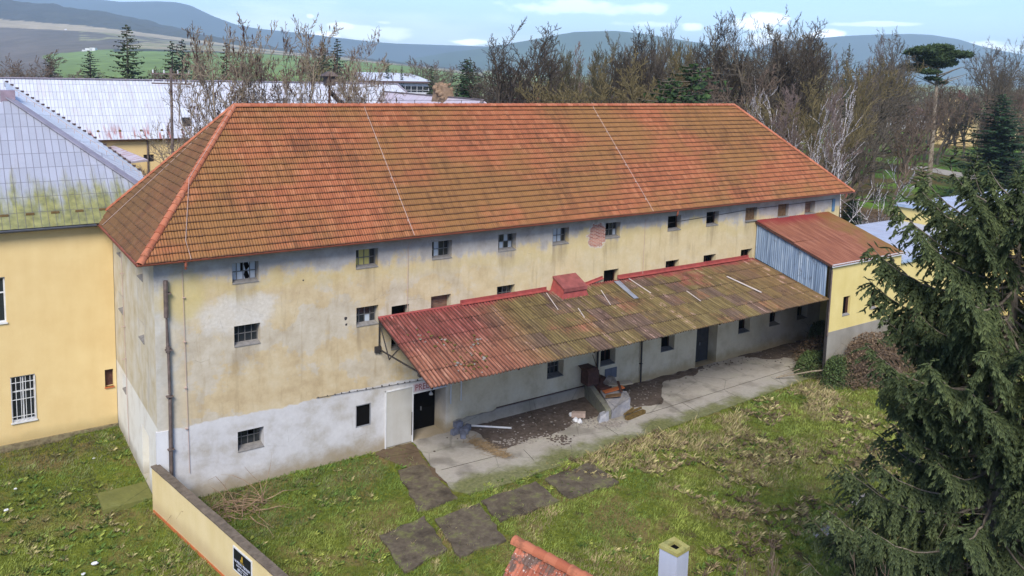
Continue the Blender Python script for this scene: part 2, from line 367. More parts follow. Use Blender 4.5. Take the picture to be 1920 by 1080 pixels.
def m_leftface():
    M = Mat('side_plaster', .92, .15); P = M.pos(); X, Y, Z = M.xyz(P)
    med = M.noise(P, 1.0, 7, .62); st = M.noise(M.map(P, (2.2, 2.2, .3)), 1., 6, .6)
    c = M.ramp(med, [(.25, C(184, 168, 134)), (.5, C(206, 196, 172)), (.75, C(216, 212, 202))])
    c = M.mix(M.ma('MULTIPLY', M.step(st, .5, .7), .5), c, C(172, 166, 158))
    c = M.mix(M.step(M.ma('ADD', Z, M.ma('MULTIPLY', M.ma('SUBTRACT', med, .5), .1)), 3.50, 3.44), c, M.ramp(med, [(.25, C(208, 202, 190)), (.5, C(230, 228, 220))]))
    c = M.mix(M.ma('MULTIPLY', M.step(M.ma('ADD', Z, M.ma('MULTIPLY', med, -1.1)), .2, -.5), .7), c, C(150, 140, 120))
    M.col(c); M.bump(med, .3, .03); return M.m
def m_tiles(name, dark=False):
    M = Mat(name, .78, .25); P = M.pos(); U = M.uv(); X, Y, Z = M.xyz(P)
    fl = M.vm('FLOOR', U); w = M.white(fl); w2 = M.white(M.vm('ADD', fl, (31.7, 11.3, 0)))
    base = M.ramp(w, [(0., C(160, 96, 62)), (.4, C(176, 106, 68)), (.8, C(182, 112, 72)), (1., C(192, 124, 84))])
    u_, v_, _ = M.xyz(U)
    ns = M.noise(M.comb(M.ma('MULTIPLY', u_, .055), M.ma('MULTIPLY', v_, .10), 0.), 1.0, 5, .62)
    nm = M.noise(M.comb(M.ma('MULTIPLY', u_, .9), M.ma('MULTIPLY', v_, .14), 3.), 1.0, 4, .6)
    # lichen ochre and black soot; more of it in the middle of the slope
    soot = M.ma('ADD', M.ma('MULTIPLY', ns, .75), M.ma('ADD', M.ma('MULTIPLY', nm, .55), M.ma('MULTIPLY', w2, .07)))
    base = M.mix(M.ma('MULTIPLY', M.step(M.noise(M.comb(M.ma('MULTIPLY', u_, .04), M.ma('MULTIPLY', v_, .09), 9.), 1., 5, .6), .38, .60), .70), base, C(148, 114, 62))
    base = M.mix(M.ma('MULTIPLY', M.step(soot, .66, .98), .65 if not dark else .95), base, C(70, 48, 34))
    # each tile's soiled side channel
    fu = M.ma('FRACT', M.ma('MULTIPLY', u_, 2.)); fv = M.ma('FRACT', v_)
    ch = M.ma('MULTIPLY', M.ma('ADD', M.step(fu, .62, .95), M.step(fu, .12, .0)), M.step(nm, .32, .58, .35, 1.))
    base = M.mix(M.ma('MULTIPLY', ch, .8), base, C(92, 62, 40))
    base = M.mix(M.ma('MULTIPLY', M.step(fv, .12, .06), .5), base, C(74, 50, 36))  # shadow lines of the tile rows painted in, faded upward by the next line
    base = M.mix(M.ma('MULTIPLY', M.step(fv, .30, .0), M.step(ns, .3, .6, .35, .85)), base, C(84, 56, 38))
    if dark:  # left hip copy: weathering, with that face's shade browned into the colour
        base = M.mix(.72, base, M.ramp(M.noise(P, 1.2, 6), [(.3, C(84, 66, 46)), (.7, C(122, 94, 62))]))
    M.col(M.hsv(base, .498, .99, .90)); M.bump(M.noise(P, 14, 4), .25, .01); return M.m
def m_metal_roof(name, tone, moss=0., rust=.3, rowh=1.05, seam=.32):
    """seamed sheet roof: uv in metres along eave / up slope"""
    M = Mat(name, .38, .5); U = M.uv(); P = M.pos(); u_, v_, _ = M.xyz(U)
    bt = M.n('ShaderNodeTexBrick'); M.t.links.new(U, bt.inputs['Vector']); bt.offset = .0; bt.squash = 1.0
    bt.inputs['Scale'].default_value = 1.; bt.inputs['Brick Width'].default_value = seam; bt.inputs['Row Height'].default_value = rowh; bt.inputs['Mortar Size'].default_value = .017
    bt.inputs['Mortar Smooth'].default_value = .3
    fl = M.vm('FLOOR', M.comb(M.ma('DIVIDE', u_, seam), M.ma('DIVIDE', v_, rowh), 0.)); w = M.white(fl)
    n1 = M.noise(P, .5, 6, .6); n2 = M.noise(M.comb(M.ma('MULTIPLY', u_, 2.2), M.ma('MULTIPLY', v_, .35), 1.), 1., 5, .6)
    a = tuple(x*.86 for x in tone[:3])+(1,)
    c = M.mix(w, a, tone)
    c = M.mix(M.ma('MULTIPLY', M.step(n1, .45, .75), .35), c, tuple(x*.7 for x in tone[:3])+(1,))
    r = M.ma('MULTIPLY', M.step(n2, .5, .66), M.step(v_, 2.6, 0., .12, 1.))
    c = M.mix(M.ma('MULTIPLY', r, rust), c, C(168, 110, 106))
    if moss:
        mm = M.ma('MULTIPLY', M.step(M.ma('ADD', M.ma('MULTIPLY', n2, 3.4), M.ma('SUBTRACT', 0., M.ma('MULTIPLY', v_, .42))), .1, 1.3), moss)
        c = M.mix(mm, c, M.ramp(M.noise(P, 3., 5), [(.3, C(104, 106, 44)), (.7, C(154, 152, 78))]))
    c = M.mix(M.ma('MULTIPLY', bt.outputs['Fac'], .6), c, C(104, 98, 104))
    M.col(c); M.rough(M.step(n1, .3, .7, .32, .55)); M.bump(M.ma('MULTIPLY', bt.outputs['Fac'], 1.), .8, .03)
    return M.m
def m_canopy():
    M = Mat('rusty_corrugated_sheet', .8, .25); U = M.uv(); P = M.pos(); u_, v_, _ = M.xyz(U); X, Y, Z = M.xyz(P)
    row = M.ma('FLOOR', v_); off = M.ma('MULTIPLY', row, .37)
    cell = M.comb(M.ma('FLOOR', M.ma('ADD', M.ma('MULTIPLY', u_, .92), off)), row, 0.); w = M.white(cell)
    st = M.noise(M.comb(M.ma('MULTIPLY', u_, 7.), M.ma('MULTIPLY', v_, .8), 0.), 1., 5, .65)
    big = M.noise(M.map(P, (.16, .35, 0)), 1., 4, .55); med = M.noise(P, 1.6, 6, .65); fine = M.noise(P, 9., 5, .7)
    red = M.ramp(st, [(.25, C(96, 50, 44)), (.5, C(140, 72, 62)), (.72, C(186, 116, 106))])
    orange = M.ramp(st, [(.25, C(106, 64, 48)), (.5, C(160, 100, 74)), (.75, C(198, 146, 118))])
    moss = M.ramp(st, [(.25, C(84, 76, 48)), (.5, C(114, 106, 60)), (.78, C(148, 138, 84))])
    umber = M.ramp(st, [(.3, C(80, 62, 54)), (.7, C(128, 104, 90))])
    lower = M.step(M.ma('ADD', v_, M.ma('MULTIPLY', med, 1.6)), 2.4, 4.2)
    c = M.mix(lower, red, orange)
    right = M.step(X, 13.8, 17.5)
    mmask = M.ma('ADD', M.ma('MULTIPLY', w, .20), M.ma('ADD', M.ma('MULTIPLY', med, .5), M.ma('MULTIPLY', big, .75)))
    c = M.mix(M.ma('MULTIPLY', M.ma('MULTIPLY', right, .85), M.step(mmask, .40, .72)), c, moss)
    w2 = M.white(M.vm('ADD', cell, (5.3, 2.1, 0)))
    um = M.ma('MULTIPLY', M.ma('MULTIPLY', right, .9), M.step(M.ma('ADD', M.ma('MULTIPLY', w2, .7), M.ma('MULTIPLY', med, .7)), .70, 1.0))
    c = M.mix(um, c, umber)
    far = M.ma('MULTIPLY', M.step(X, 30., 36.), .55)
    c = M.mix(far, c, M.ramp(med, [(.3, C(112, 82, 52)), (.7, C(150, 112, 66))]))
    # bare red paint just under the wall
    c = M.mix(M.ma('MULTIPLY', M.step(M.ma('ADD', v_, M.ma('MULTIPLY', M.noise(P, .9, 4), 1.4)), 1.15, .75), .9), c, C(150, 66, 62))
    # soot blots, lichen specks
    c = M.mix(M.ma('MULTIPLY', M.step(M.noise(P, 1.1, 7, .7), .53, .66), .6), c, C(62, 44, 38))
    c = M.mix(M.ma('MULTIPLY', M.step(fine, .66, .74), .6), c, C(206, 168, 150))
    gr = M.ma('FRACT', M.ma('DIVIDE', u_, .19)); grd = M.ma('MULTIPLY', M.step(M.ma('ABSOLUTE', M.ma('SUBTRACT', gr, .75)), .24, .05), M.step(med, .3, .6, .45, .95)); wv = M.white(M.comb(M.ma('FLOOR', M.ma('DIVIDE', u_, .19)), 0., 4.)); c = M.hsv(c, .5, .95, M.step(wv, 0., 1., .74, 1.04)); c = M.mix(M.ma('MULTIPLY', M.ma('MULTIPLY', M.step(wv, .88, .95), M.step(med, .5, .6)), .35), c, C(216, 176, 164)); c = M.mix(M.ma('MULTIPLY', grd, .8), c, C(56, 36, 30))  # groove shade painted in to deepen the corrugation, plus random tone per wave
    jr = M.ma('FRACT', v_); c = M.mix(M.ma('MULTIPLY', M.step(jr, .95, .99), .55), c, C(54, 40, 32))
    fu = M.ma('FRACT', M.ma('ADD', M.ma('MULTIPLY', u_, .92), off)); c = M.mix(M.ma('MULTIPLY', M.step(fu, .035, .0), .5), c, C(60, 38, 30))
    M.col(c); M.bump(fine, .3, .01); return M.m
def m_rustroof():
    M = Mat('rust_brown_sheet', .75, .3); P = M.pos(); X, Y, Z = M.xyz(P); med = M.noise(P, .7, 6, .6); st = M.noise(M.map(P, (5., .5, .5)), 1., 5, .6)
    c = M.ramp(st, [(.25, C(104, 62, 46)), (.5, C(142, 88, 64)), (.75, C(172, 120, 94))])
    c = M.mix(M.step(M.ma('ADD', Y, M.ma('MULTIPLY', med, 2.)), -.4, .9), c, C(134, 48, 50))
    c = M.mix(M.ma('MULTIPLY', M.step(M.ma('ADD', M.ma('MULTIPLY', X, .12), med), 5.55, 6.05), .8), c, C(126, 102, 46))
    M.col(c); M.bump(med, .2, .02); return M.m
def m_blue():
    M = Mat('blue_sheet_metal', .5, .4); P = M.pos(); X, Y, Z = M.xyz(P); st = M.noise(M.map(P, (9., 9., .5)), 1., 5, .6); med = M.noise(P, 1.4, 6, .6)
    c = M.ramp(st, [(.25, C(92, 108, 128)), (.5, C(134, 154, 178)), (.75, C(186, 200, 214))])
    c = M.mix(M.ma('MULTIPLY', M.step(med, .58, .72), .6), c, C(74, 70, 72))
    M.col(c); return M.m
def m_render(name, c1, c2, foot=None, sc=.8):
    M = Mat(name, .9, .15); P = M.pos(); X, Y, Z = M.xyz(P); n = M.noise(P, sc, 6, .6); st = M.noise(M.map(P, (1.6, 1.6, .25)), 1., 5, .6)
    c = M.ramp(M.ma('ADD', M.ma('MULTIPLY', n, .6), M.ma('MULTIPLY', st, .4)), [(.3, c1), (.65, c2)])
    if foot: c = M.mix(M.ma('MULTIPLY', M.step(M.ma('ADD', Z, M.ma('MULTIPLY', n, -1.)), .3, -.4), .6), c, foot)
    M.col(c); M.bump(M.noise(P, 12, 3), .15, .01); return M.m
def m_ground():
    M = Mat('earth', .95, .1); P = M.pos(); n = M.noise(P, .35, 7, .65); f = M.noise(P, 3.5, 6, .7); g = M.noise(P, .12, 4, .6)
    green = M.ramp(f, [(.25, C(70, 78, 28)), (.5, C(104, 114, 40)), (.75, C(142, 148, 58))])
    straw = M.ramp(f, [(.25, C(92, 78, 46)), (.6, C(140, 124, 78)), (.8, C(166, 150, 104))])
    soil = M.ramp(f, [(.3, C(60, 48, 34)), (.7, C(98, 82, 62))])
    c = M.mix(M.step(n, .47, .60), green, straw); c = M.mix(M.step(M.noise(P, .5, 6, .7), .56, .66), c, soil)
    c = M.mix(M.ma('MULTIPLY', M.step(g, .5, .62), .5), c, green)
    M.col(c); M.bump(M.ma('ADD', f, M.noise(P, 14, 4)), .7, .08); return M.m
def m_terrain():
    M = Mat('countryside', .95, .1); P = M.pos(); c = M.attr()
    n = M.noise(P, .02, 7, .65); n2 = M.noise(M.map(P, (1, 1, 1)), .004, 5, .6)
    c = M.hsv(c, .5, 1., M.ma('MULTIPLY', M.step(n, .2, .8, .72, 1.22), M.step(n2, .3, .7, .85, 1.1)))
    M.col(c); M.bump(M.noise(P, .06, 5), .6, 6.); return M.m
def m_park():
    M = Mat('park_lawn', .95, .1); P = M.pos(); n = M.noise(P, .07, 6, .65); f = M.noise(P, .8, 6, .7)
    green = M.ramp(f, [(.25, C(72, 92, 32)), (.6, C(104, 136, 50)), (.8, C(124, 150, 60))])
    leaf = M.ramp(f, [(.25, C(70, 58, 36)), (.6, C(108, 92, 54)), (.8, C(126, 108, 68))])
    M.col(M.mix(M.step(n, .44, .58), green, leaf)); M.bump(f, .5, .1); return M.m
def m_concrete(name, c1, c2, moss=0., y_moss=None, sc=.7, dark=.0, crack=.35):
    M = Mat(name, .9, .15); P = M.pos(); X, Y, Z = M.xyz(P); n = M.noise(P, sc, 7, .65); f = M.noise(P, 6., 6, .65); b = M.noise(P, .45, 4, .5)
    c = M.ramp(M.ma('ADD', M.ma('MULTIPLY', n, .7), M.ma('MULTIPLY', f, .3)), [(.3, c1), (.68, c2)])
    if dark: c = M.mix(M.ma('MULTIPLY', M.step(b, .52, .64), dark), c, tuple(x*.45 for x in c1[:3])+(1,))
    if moss:
        mk = M.step(M.ma('ADD', n, 0.), .5, .66)
        if y_moss is not None: mk = M.ma('MAXIMUM', M.ma('MULTIPLY', mk, .25), M.step(M.ma('ADD', Y, M.ma('MULTIPLY', M.ma('SUBTRACT', n, .5), 3.2)), y_moss, y_moss-1.1))
        c = M.mix(M.ma('MULTIPLY', mk, moss), c, M.ramp(f, [(.3, C(84, 90, 40)), (.7, C(130, 132, 78))]))
    cr = M.voro(P, .33, 'DISTANCE_TO_EDGE'); c = M.mix(M.ma('MULTIPLY', M.step(M.ma('ADD', cr, M.ma('MULTIPLY', f, .02)), .022, .012), crack), c, tuple(x*.35 for x in c1[:3])+(1,))
    M.col(c); M.bump(M.ma('ADD', n, M.ma('MULTIPLY', f, .5)), .35, .03); return M.m
def m_bark(name, c1, c2, sc=8.):
    M = Mat(name, .9, .1); P = M.objc(); n = M.noise(M.map(P, (1, 1, .35)), sc, 5, .65)
    M.col(M.ramp(n, [(.3, c1), (.7, c2)])); return M.m
def m_leaf(name, rough=.75):
    M = Mat(name, rough, .25); M.col(M.attr()); return M.m
def m_glass(name, c, rough=.12):
    M = Mat(name, rough, .6); M.col(c); return M.m
def m_birch():
    M = Mat('birch_bark', .8, .2); P = M.objc(); n = M.noise(M.map(P, (1, 1, 3.)), 3.5, 4, .6); X, Y, Z = M.xyz(P)
    c = M.ramp(n, [(.42, C(70, 62, 58)), (.5, C(206, 200, 200)), (.8, C(226, 222, 222))])
    M.col(c); return M.m
FACADE = m_facade(); SIDE = m_leftface(); TILE = m_tiles('clay_tiles'); TILED = m_tiles('weathered_shaded_tiles', True)
SILVER = m_metal_roof('mossy_silver_sheets', C(172, 176, 190), .9, .5, 1.0); WHITER = m_metal_roof('pale_sheets', C(214, 218, 228), 0, 1.3, 1.1)
PINKR = m_metal_roof('faded_pink_sheets', C(206, 196, 206), 0, 1.3, 1.1)
CANOPY = m_canopy(); RUSTR = m_rustroof(); BLUE = m_blue()
YELLOW = m_render('yellow_render', C(222, 192, 136), C(234, 208, 152), C(168, 148, 100))
YELLOW2 = m_render('pale_yellow_render', C(222, 200, 128), C(234, 214, 146), C(160, 150, 110))
CREAMW = m_render('cream_render', C(222, 204, 150), C(234, 218, 170))
WHITEW = m_render('white_render', C(206, 206, 208), C(232, 232, 234))
GREYW = m_render('grey_concrete', C(140, 134, 122), C(168, 162, 150))
ORANGEP = plain('orange_paint', C(196, 112, 66), .85, .2, .15, 2.)
GROUND = m_ground(); TERR = m_terrain(); PARK = m_park()
PAVE = m_concrete('worn_concrete', C(150, 142, 130), C(186, 180, 170), .85, -4.2, .5, .55)
SLAB = m_concrete('dark_concrete', C(62, 54, 44), C(128, 116, 98), .6, None, 1.6, .3, 0.)
GRAVEL = m_concrete('dark_grit', C(74, 64, 56), C(112, 100, 92), 0, None, 3., .35)
DIRT = m_concrete('bare_dirt', C(84, 70, 54), C(120, 102, 82), .2, None, 1., .4)
LEDGEM = m_concrete('old_plinth', C(150, 142, 128), C(178, 172, 160), .1, None, 1.2, .4)
GUTTER = plain('brown_red_metal', C(150, 86, 66), .5, .4, .2, 2.)
RED = plain('red_paint', C(160, 76, 70), .6, .35, .25, 3.)
RUSTM = plain('rusted_iron', C(92, 62, 54), .8, .3, .35, 5.)
DARKM = plain('dark_iron', C(58, 54, 54), .6, .4, .3, 5.)
PIPEM = plain('old_drainpipe', C(112, 98, 92), .7, .3, .4, 4.)
WHITEP = plain('white_paint', C(226, 226, 226), .55, .35, .12, 4.)
GREYP = plain('grey_paint', C(150, 152, 156), .6, .35, .25, 4.)
STONE = plain('grey_stone', C(150, 142, 134), .9, .2, .35, 5.)
BLOCKM = plain('concrete_block', C(118, 122, 136), .9, .2, .25, 6.)
WOOD = plain('weathered_wood', C(128, 100, 72), .85, .2, .35, 6.)
PALEW = plain('pale_board', C(214, 200, 192), .8, .25, .2, 5.)
DARK = plain('dark_interior', C(30, 28, 28, .5), .9, .05, .3, 2.)
FRAME = plain('grey_window_iron', C(120, 118, 116), .6, .35, .2, 6.)
GLASS = m_glass('dark_glass', C(46, 50, 54)); MILK = m_glass('dusty_glass', C(190, 198, 206), .35); YGL = m_glass('yellowed_glass', C(196, 184, 110), .35)
SILL = plain('sill_cement', C(140, 136, 132), .9, .2, .25, 6.)
BARK = m_bark('grey_bark', C(80, 72, 62), C(128, 118, 104)); BARKG = m_bark('mossy_bark', C(74, 70, 54), C(118, 112, 86))
BARKP = m_bark('pinkish_bark', C(112, 96, 90), C(160, 140, 132)); BARKB = m_bark('brown_bark', C(92, 78, 68), C(140, 122, 106)); BARKY = m_bark('olive_bark', C(96, 86, 58), C(146, 132, 96))
BARKD = m_bark('dark_bark', C(58, 52, 46), C(100, 90, 80)); BIRCH = m_birch(); PINEB = m_bark('pine_bark', C(120, 108, 92), C(170, 158, 140), 3.)
LEAF = m_leaf('needles'); GRASS = m_leaf('grass_blades', .8)
# ------------------------------------------------------------------ terrain: one sheet to the horizon
def terrain():
    us = [-600, -300, 0, 100, 200, 260, 330, 400, 480, 560, 640, 760, 960, 1300, 2500]
    H0 = lambda u: hor(u)
    flat = lambda u, w: hor(u)+19.*FPX/w
    tab = {
        1400: [120, 122, 126, 108, 98, 96, 97, 98, 101, 105, 112, 124, None, None, None],
        1900: [86, 86, 86, 80, 78, 80, 84, 90, 97, 103, 110, 123, None, None, None],
        2300: [50, 50, 52, 56, 63, 69, 77, 84, 94, 102, 109, 122, None, None, None],
        2600: [30, 34, 40, 46, 56, 62, 71, 79, 90, 100, 108, 122, None, None, None],
        3200: [-150, -90, -22, 2, 20, 36, 52, 68, 84, 96, 106, 121, None, None, None]}
    dist = np.concatenate([[0, 15, 40, 80, 140, 220, 320, 430, 520], np.linspace(600, 3300, 150), [3500, 3900, 4500, 5500, 7000, 9000]])
    ang = np.concatenate([np.linspace(-38, 38, 420), np.linspace(38, 322, 60)[1:-1]])
    def z_at(phi, d):
        p = math.radians(phi if phi < 180 else phi-360); p = max(-RAD(40), min(RAD(40), p))
        u = 960+FPX*math.tan(p); w = d*math.cos(p)
        ks = sorted(tab); zs = []
        for k in ks:
            row = [flat(a, k) if t is None else t for a, t in zip(us, tab[k])]
            v = np.interp(u, us, row); zs.append(18.7+(hor(u)-v)*k/FPX)
        zz = np.interp(w, [0, 620]+ks+[3900, 4600, 9000], [-.3, -.3]+zs+[zs[-1]*.45, -.3, -.3])
        return max(zz, -.3), u, w
    V = []; Cc = []
    for i, d in enumerate(dist):
        for a in ang:
            z, u, w = z_at(a, d)
            th = YAW+math.radians(a); x = CAMP[0]+math.sin(th)*d; y = CAMP[1]+math.cos(th)*d
            n = float(fnoise(np.array(x*.004+50), np.array(y*.004+50), 4)); nb = float(fnoise(np.array(x*.02+9), np.array(y*.02+5), 3))
            if w > 2650 and z > 5: z += (nb-.5)*22
            elif w > 600 and z > 2: z += (n-.5)*5
            ww = w+(n-.5)*260
            g = (.15, .22, .06); tan = (.36, .30, .20); dk = (.12, .10, .08); fo = (.05, .05, .045); ol = (.24, .23, .12)
            if w < 560: c = (.085, .08, .05)
            elif u > 900: c = ol if nb > .5 else g
            elif w > 2620+(nb-.5)*40: c = fo
            elif ww > 2330: c = tan
            elif ww > 1950: c = dk if (nb > .42 or u < 150) else ol
            elif ww > 1480: c = dk if u < 215+(w-1480)*.12 else (tan if nb > .5 else ol)
            else: c = dk if u < 85+(1400-w)*.03 else g
            if 1380 < ww < 1480 and u > 215: c = (.05, .055, .04)
            V.append((x, y, z)); Cc.append(c)
    na = len(ang); F = []
    for i in range(len(dist)-1):
        for j in range(na):
            k = (j+1) % na; F.append((i*na+j, i*na+k, (i+1)*na+k, (i+1)*na+j))
    o = mesh_np('ground', np.array(V), np.array(F), TERR, col=np.array(Cc), smooth=True); setp(o, kind='structure')
terrain()
def mountain(name, crest, w0, half, c1, seed):
    M = Mat('far_slope_%d' % seed, .95, .05); P = M.pos(); n = M.noise(P, .0016, 6, .6); M.col(M.ramp(n, [(.35, c1), (.65, tuple(min(1, x*1.5) for x in c1[:3])+(1,))]))
    U = np.arange(crest[0][0], crest[-1][0]+1, 8.); S = np.linspace(-1, 1, 15); V = []
    for u in U:
        v = np.interp(u, [c[0] for c in crest], [c[1] for c in crest]); zc = 18.7+(hor(u)-v)*w0/FPX
        r = ray(u, hor(u))
        for s in S:
            w = w0+s*half; p = CAMP+r*w
            n = float(fnoise(np.array(p[0]*.0012+seed), np.array(p[1]*.0012), 4))-.5
            z = max(zc, 0)*(1-abs(s)**1.5)+n*zc*.35*(abs(s)**.7)*(1-abs(s)) - 3*(abs(s) > .99)
            V.append((p[0], p[1], z))
    k = len(S); F = [(i*k+j, (i+1)*k+j, (i+1)*k+j+1, i*k+j+1) for i in range(len(U)-1) for j in range(k-1)]
    setp(mesh_np(name, np.array(V), np.array(F), M.m, smooth=True), kind='structure')
mountain('mountain', [(-700, -60), (-100, -35), (100, -8), (230, 5), (300, 4), (335, 6), (360, 12), (400, 31), (440, 46), (480, 54), (567, 63), (640, 72), (700, 79), (740, 82), (890, 87), (1000, 90), (1150, 98), (1330, 142)], 6200, 1500, (.035, .05, .055, 1), 1)
mountain('hill', [(700, 123), (760, 113), (807, 104), (850, 97), (890, 93), (930, 86), (1005, 74), (1050, 65), (1075, 61), (1110, 60), (1150, 59), (1200, 64), (1300, 80), (1400, 98), (1500, 130), (1560, 148)], 4700, 900, (.04, .06, .045, 1), 2)
mountain('mountain', [(1340, 141), (1380, 100), (1450, 80), (1573, 69), (1640, 66), (1700, 65), (1740, 67), (1790, 75), (1830, 87), (1880, 98), (1960, 112), (2200, 125), (2600, 175)], 6000, 1300, (.035, .05, .055, 1), 3)
# ------------------------------------------------------------------ near ground
def sheet(name, pts, z, m, jag=0., seed=0, skirt=.06, kind='structure', n=1):
    """flat slab with a wandering edge"""
    rr = np.random.RandomState(seed); out = []
    for i in range(len(pts)):
        a = np.array(pts[i], float); b = np.array(pts[(i+1) % len(pts)], float); L = np.linalg.norm(b-a); k = max(1, int(L/.35)) if jag else 1
        nrm = np.array([-(b-a)[1], (b-a)[0]])/max(L, 1e-6)
        for j in range(k):
            q = a+(b-a)*j/k
            if j: q = q+nrm*(rr.rand()-.5)*2*jag
            out.append(q)
    mb = MB(); mb.face([(q[0], q[1], z) for q in out])
    for i in range(len(out)):
        a, b = out[i], out[(i+1) % len(out)]; mb.face([(a[0], a[1], z), (a[0], a[1], z-skirt), (b[0], b[1], z-skirt), (b[0], b[1], z)])
    return setp(mb.build(name, m), kind=kind)
def yard_z(x, y):
    x = np.asarray(x, float); y = np.asarray(y, float)
    n = (fnoise(x*.5+7, y*.5+3, 3)-.5)*.10
    left = np.clip((-.25-y*.195-x)*2., 0, 1)
    return n*np.clip(1-np.exp(-np.abs(y+.0)*.8), .15, 1)-.16*left
gx = np.arange(-14, 66.1, .45); gy = np.arange(-36, 9.8, .45); GX, GY = np.meshgrid(gx, gy)
GZ = yard_z(GX, GY)-.045
inb = (GX > -.1) & (GX < 46.8) & (GY > .05); 
V = np.stack([GX.ravel(), GY.ravel(), GZ.ravel()], 1); nx = len(gx)
ii = np.arange(len(gy)-1)[:, None]*nx+np.arange(nx-1)[None]; ii = ii.ravel()
setp(mesh_np('yard_ground', V, np.stack([ii, ii+1, ii+nx+1, ii+nx], 1), GROUND, smooth=True), kind='structure')
sheet('park_lawn', [(47.5, 3), (70, -12), (130, -15), (330, 60), (300, 210), (150, 190), (90, 110), (60, 60), (47.5, 40)], -.12, PARK, 0, 1, .1)
pa = [pz(u, v)[:2] for u, v in [(1690, 312), (1735, 311), (1790, 321), (1900, 338), (1900, 346), (1780, 329), (1730, 318), (1690, 317)]]
sheet('park_path', pa, -.07, PAVE, .0, 2)
pa = [pz(u, v)[:2] for u, v in [(1590, 404), (1640, 399), (1690, 402), (1700, 425), (1600, 432), (1570, 420)]]
sheet('asphalt_yard', pa, -.08, m_concrete('asphalt', C(104, 100, 100), C(134, 130, 130)), 0., 3)
sheet('pavement', [(11.95, -.02), (11.6, -2.3), (11.2, -5.3), (11.7, -5.95), (15, -6.0), (20.8, -5.6), (27.7, -5.5), (38.7, -4.9), (43, -3.2), (45.5, -.02)], .03, PAVE, .07, 4)
sheet('bare_earth_patch', [(9.6, -.1), (11.85, -.1), (11.55, -2.3), (11.35, -4.6), (10.9, -3.0), (10.2, -1.6)], .005, DIRT, .14, 5, .05)
sheet('bare_earth_patch', [(14.9, -.08), (23.9, -.08), (23.0, -1.6), (22.2, -2.5), (20.3, -2.6), (18.2, -3.2), (17.2, -2.9), (15.5, -3.2), (15.0, -2.6), (15.3, -1.2)], .046, GRAVEL, .13, 6, .02)
sheet('bare_earth_patch', [(25.2, -.08), (33, -.08), (31.5, -.9), (28.9, -.7), (27.6, -1.8), (26.2, -3.2), (24.5, -2.7), (24.6, -1.3)], .046, GRAVEL, .16, 7, .02)
sheet('bare_earth_patch', [(36.4, -.08), (45, -.08), (44.6, -3.0), (41.5, -3.4), (40.2, -2.2), (38.2, -1.7), (37.4, -.8)], .046, GRAVEL, .2, 8, .02)
0 and sheet('bare_earth_patch', [(17.8, -3.3), (18.7, -3.2), (19.0, -3.9), (18.4, -4.4), (17.8, -3.9)], .047, GRAVEL, .12, 9, .02)
for k, q in enumerate([[(9.95, -2.4), (11.2, -2.5), (11.05, -5.95), (9.05, -6.05)], [(6.86, -6.85), (9.1, -6.5), (8.7, -9.1), (6.62, -9.55)], [(9.34, -6.95), (11.6, -6.85), (11.0, -9.8), (8.85, -9.8)], [(11.75, -6.75), (14.8, -6.6), (14.7, -8.5), (11.55, -8.55)], [(15.3, -6.65), (18.2, -6.55), (18.05, -8.65), (15.2, -8.6)]]):
    o = sheet('concrete_slab', q, .05+.004*k, SLAB, .09, 20+k, .09, None)
    if 'kind' in o: del o['kind']
    setp(o, ['dark mossy concrete slab beside the near corner of the pavement, farthest back of the slabs', 'dark concrete slab in the grass, nearest of the row to the perimeter wall', 'dark cracked concrete slab, second of the row counting from the perimeter wall', 'long dark concrete slab, third of the row counting from the perimeter wall', 'dark concrete slab at the far right end of the row in the grass'][k], 'concrete slab', 'concrete slabs sunk in the grass')
mb = MB(); mb.b2((-2.0, .95, -.2), (-.03, 2.55, .02))
setp(mb.build('doorstep', m_concrete('mossy_step', C(92, 94, 50), C(134, 134, 76), .6)), 'mossy green concrete step outside the side door of the granary', 'step')
# paving joints
mb = MB()
for x, a in ((16.2, .4), (21.5, .2), (27.4, .3), (31.0, .2), (35.2, .35), (39.4, .2)): mb.beam((x, -3.7, .032), (x+a*-.6, -4.9, .032), .025, .004)
mb.beam((24.5, -3.7, .034), (40, -3.3, .034), .03, .006); mb.beam((11.7, -3.4, .034), (15.2, -3.6, .034), .03, .006)
setp(mb.build('paving_joints', plain('joint_dirt', C(70, 62, 50), .95)), kind='structure')
# ------------------------------------------------------------------ the granary
bld = thing('granary', 'long old granary with an orange hipped tile roof and peeling cream plaster', 'building')
UZ, MZ, LZ = 9.66, 6.87, 2.06
upx = [3.72, 9.42, 13.48, 17.42, 21.0, 24.8, 29.8, 33.2, 36.92, 40.25, 43.2]
holes = []; wins = []
def addw(x, z, w, h, dep, kind): holes.append((x-w/2, x+w/2, z-h/2, z+h/2, dep)); wins.append((x, z, w, h, dep, kind))
for x, k in zip(upx, ['broken', 'yellow', 'grid', 'gridmilk', 'gridmilk', 'grid', 'open', 'open', 'board', 'board', 'brick']): addw(x, UZ, 1.14, .92, .42, k)
for x, k in [(3.77, 'grid'), (9.46, 'grid'), (13.47, 'brick'), (17.42, 'grid'), (24.82, 'open'), (29.8, 'open'), (33.15, 'open'), (36.7, 'open')]: addw(x, MZ, 1.14, .94, .42, k)
for x, k in [(3.88, 'grid'), (20.95, 'grid'), (24.85, 'open'), (29.77, 'open'), (36.95, 'open'), (40.15, 'open'), (43.18, 'open')]: addw(x, LZ, 1.16, .95, .55, k)
addw(9.29, 1.96, .8, 1.13, .12, 'dark')
addw(11.2, 6.05, .95, 2.2, .5, 'open')
holes.append((11.98, 13.87, 0., 2.52, 1.18)); holes.append((32.35, 34.31, .0, 2.75, .78))
mb = MB(); wall_holes(mb, (0, 0, 0), (1, 0, 0), (0, -1, 0), 46.7, 10.62, holes, 0, -.3); mb.build('wall', FACADE, bld)
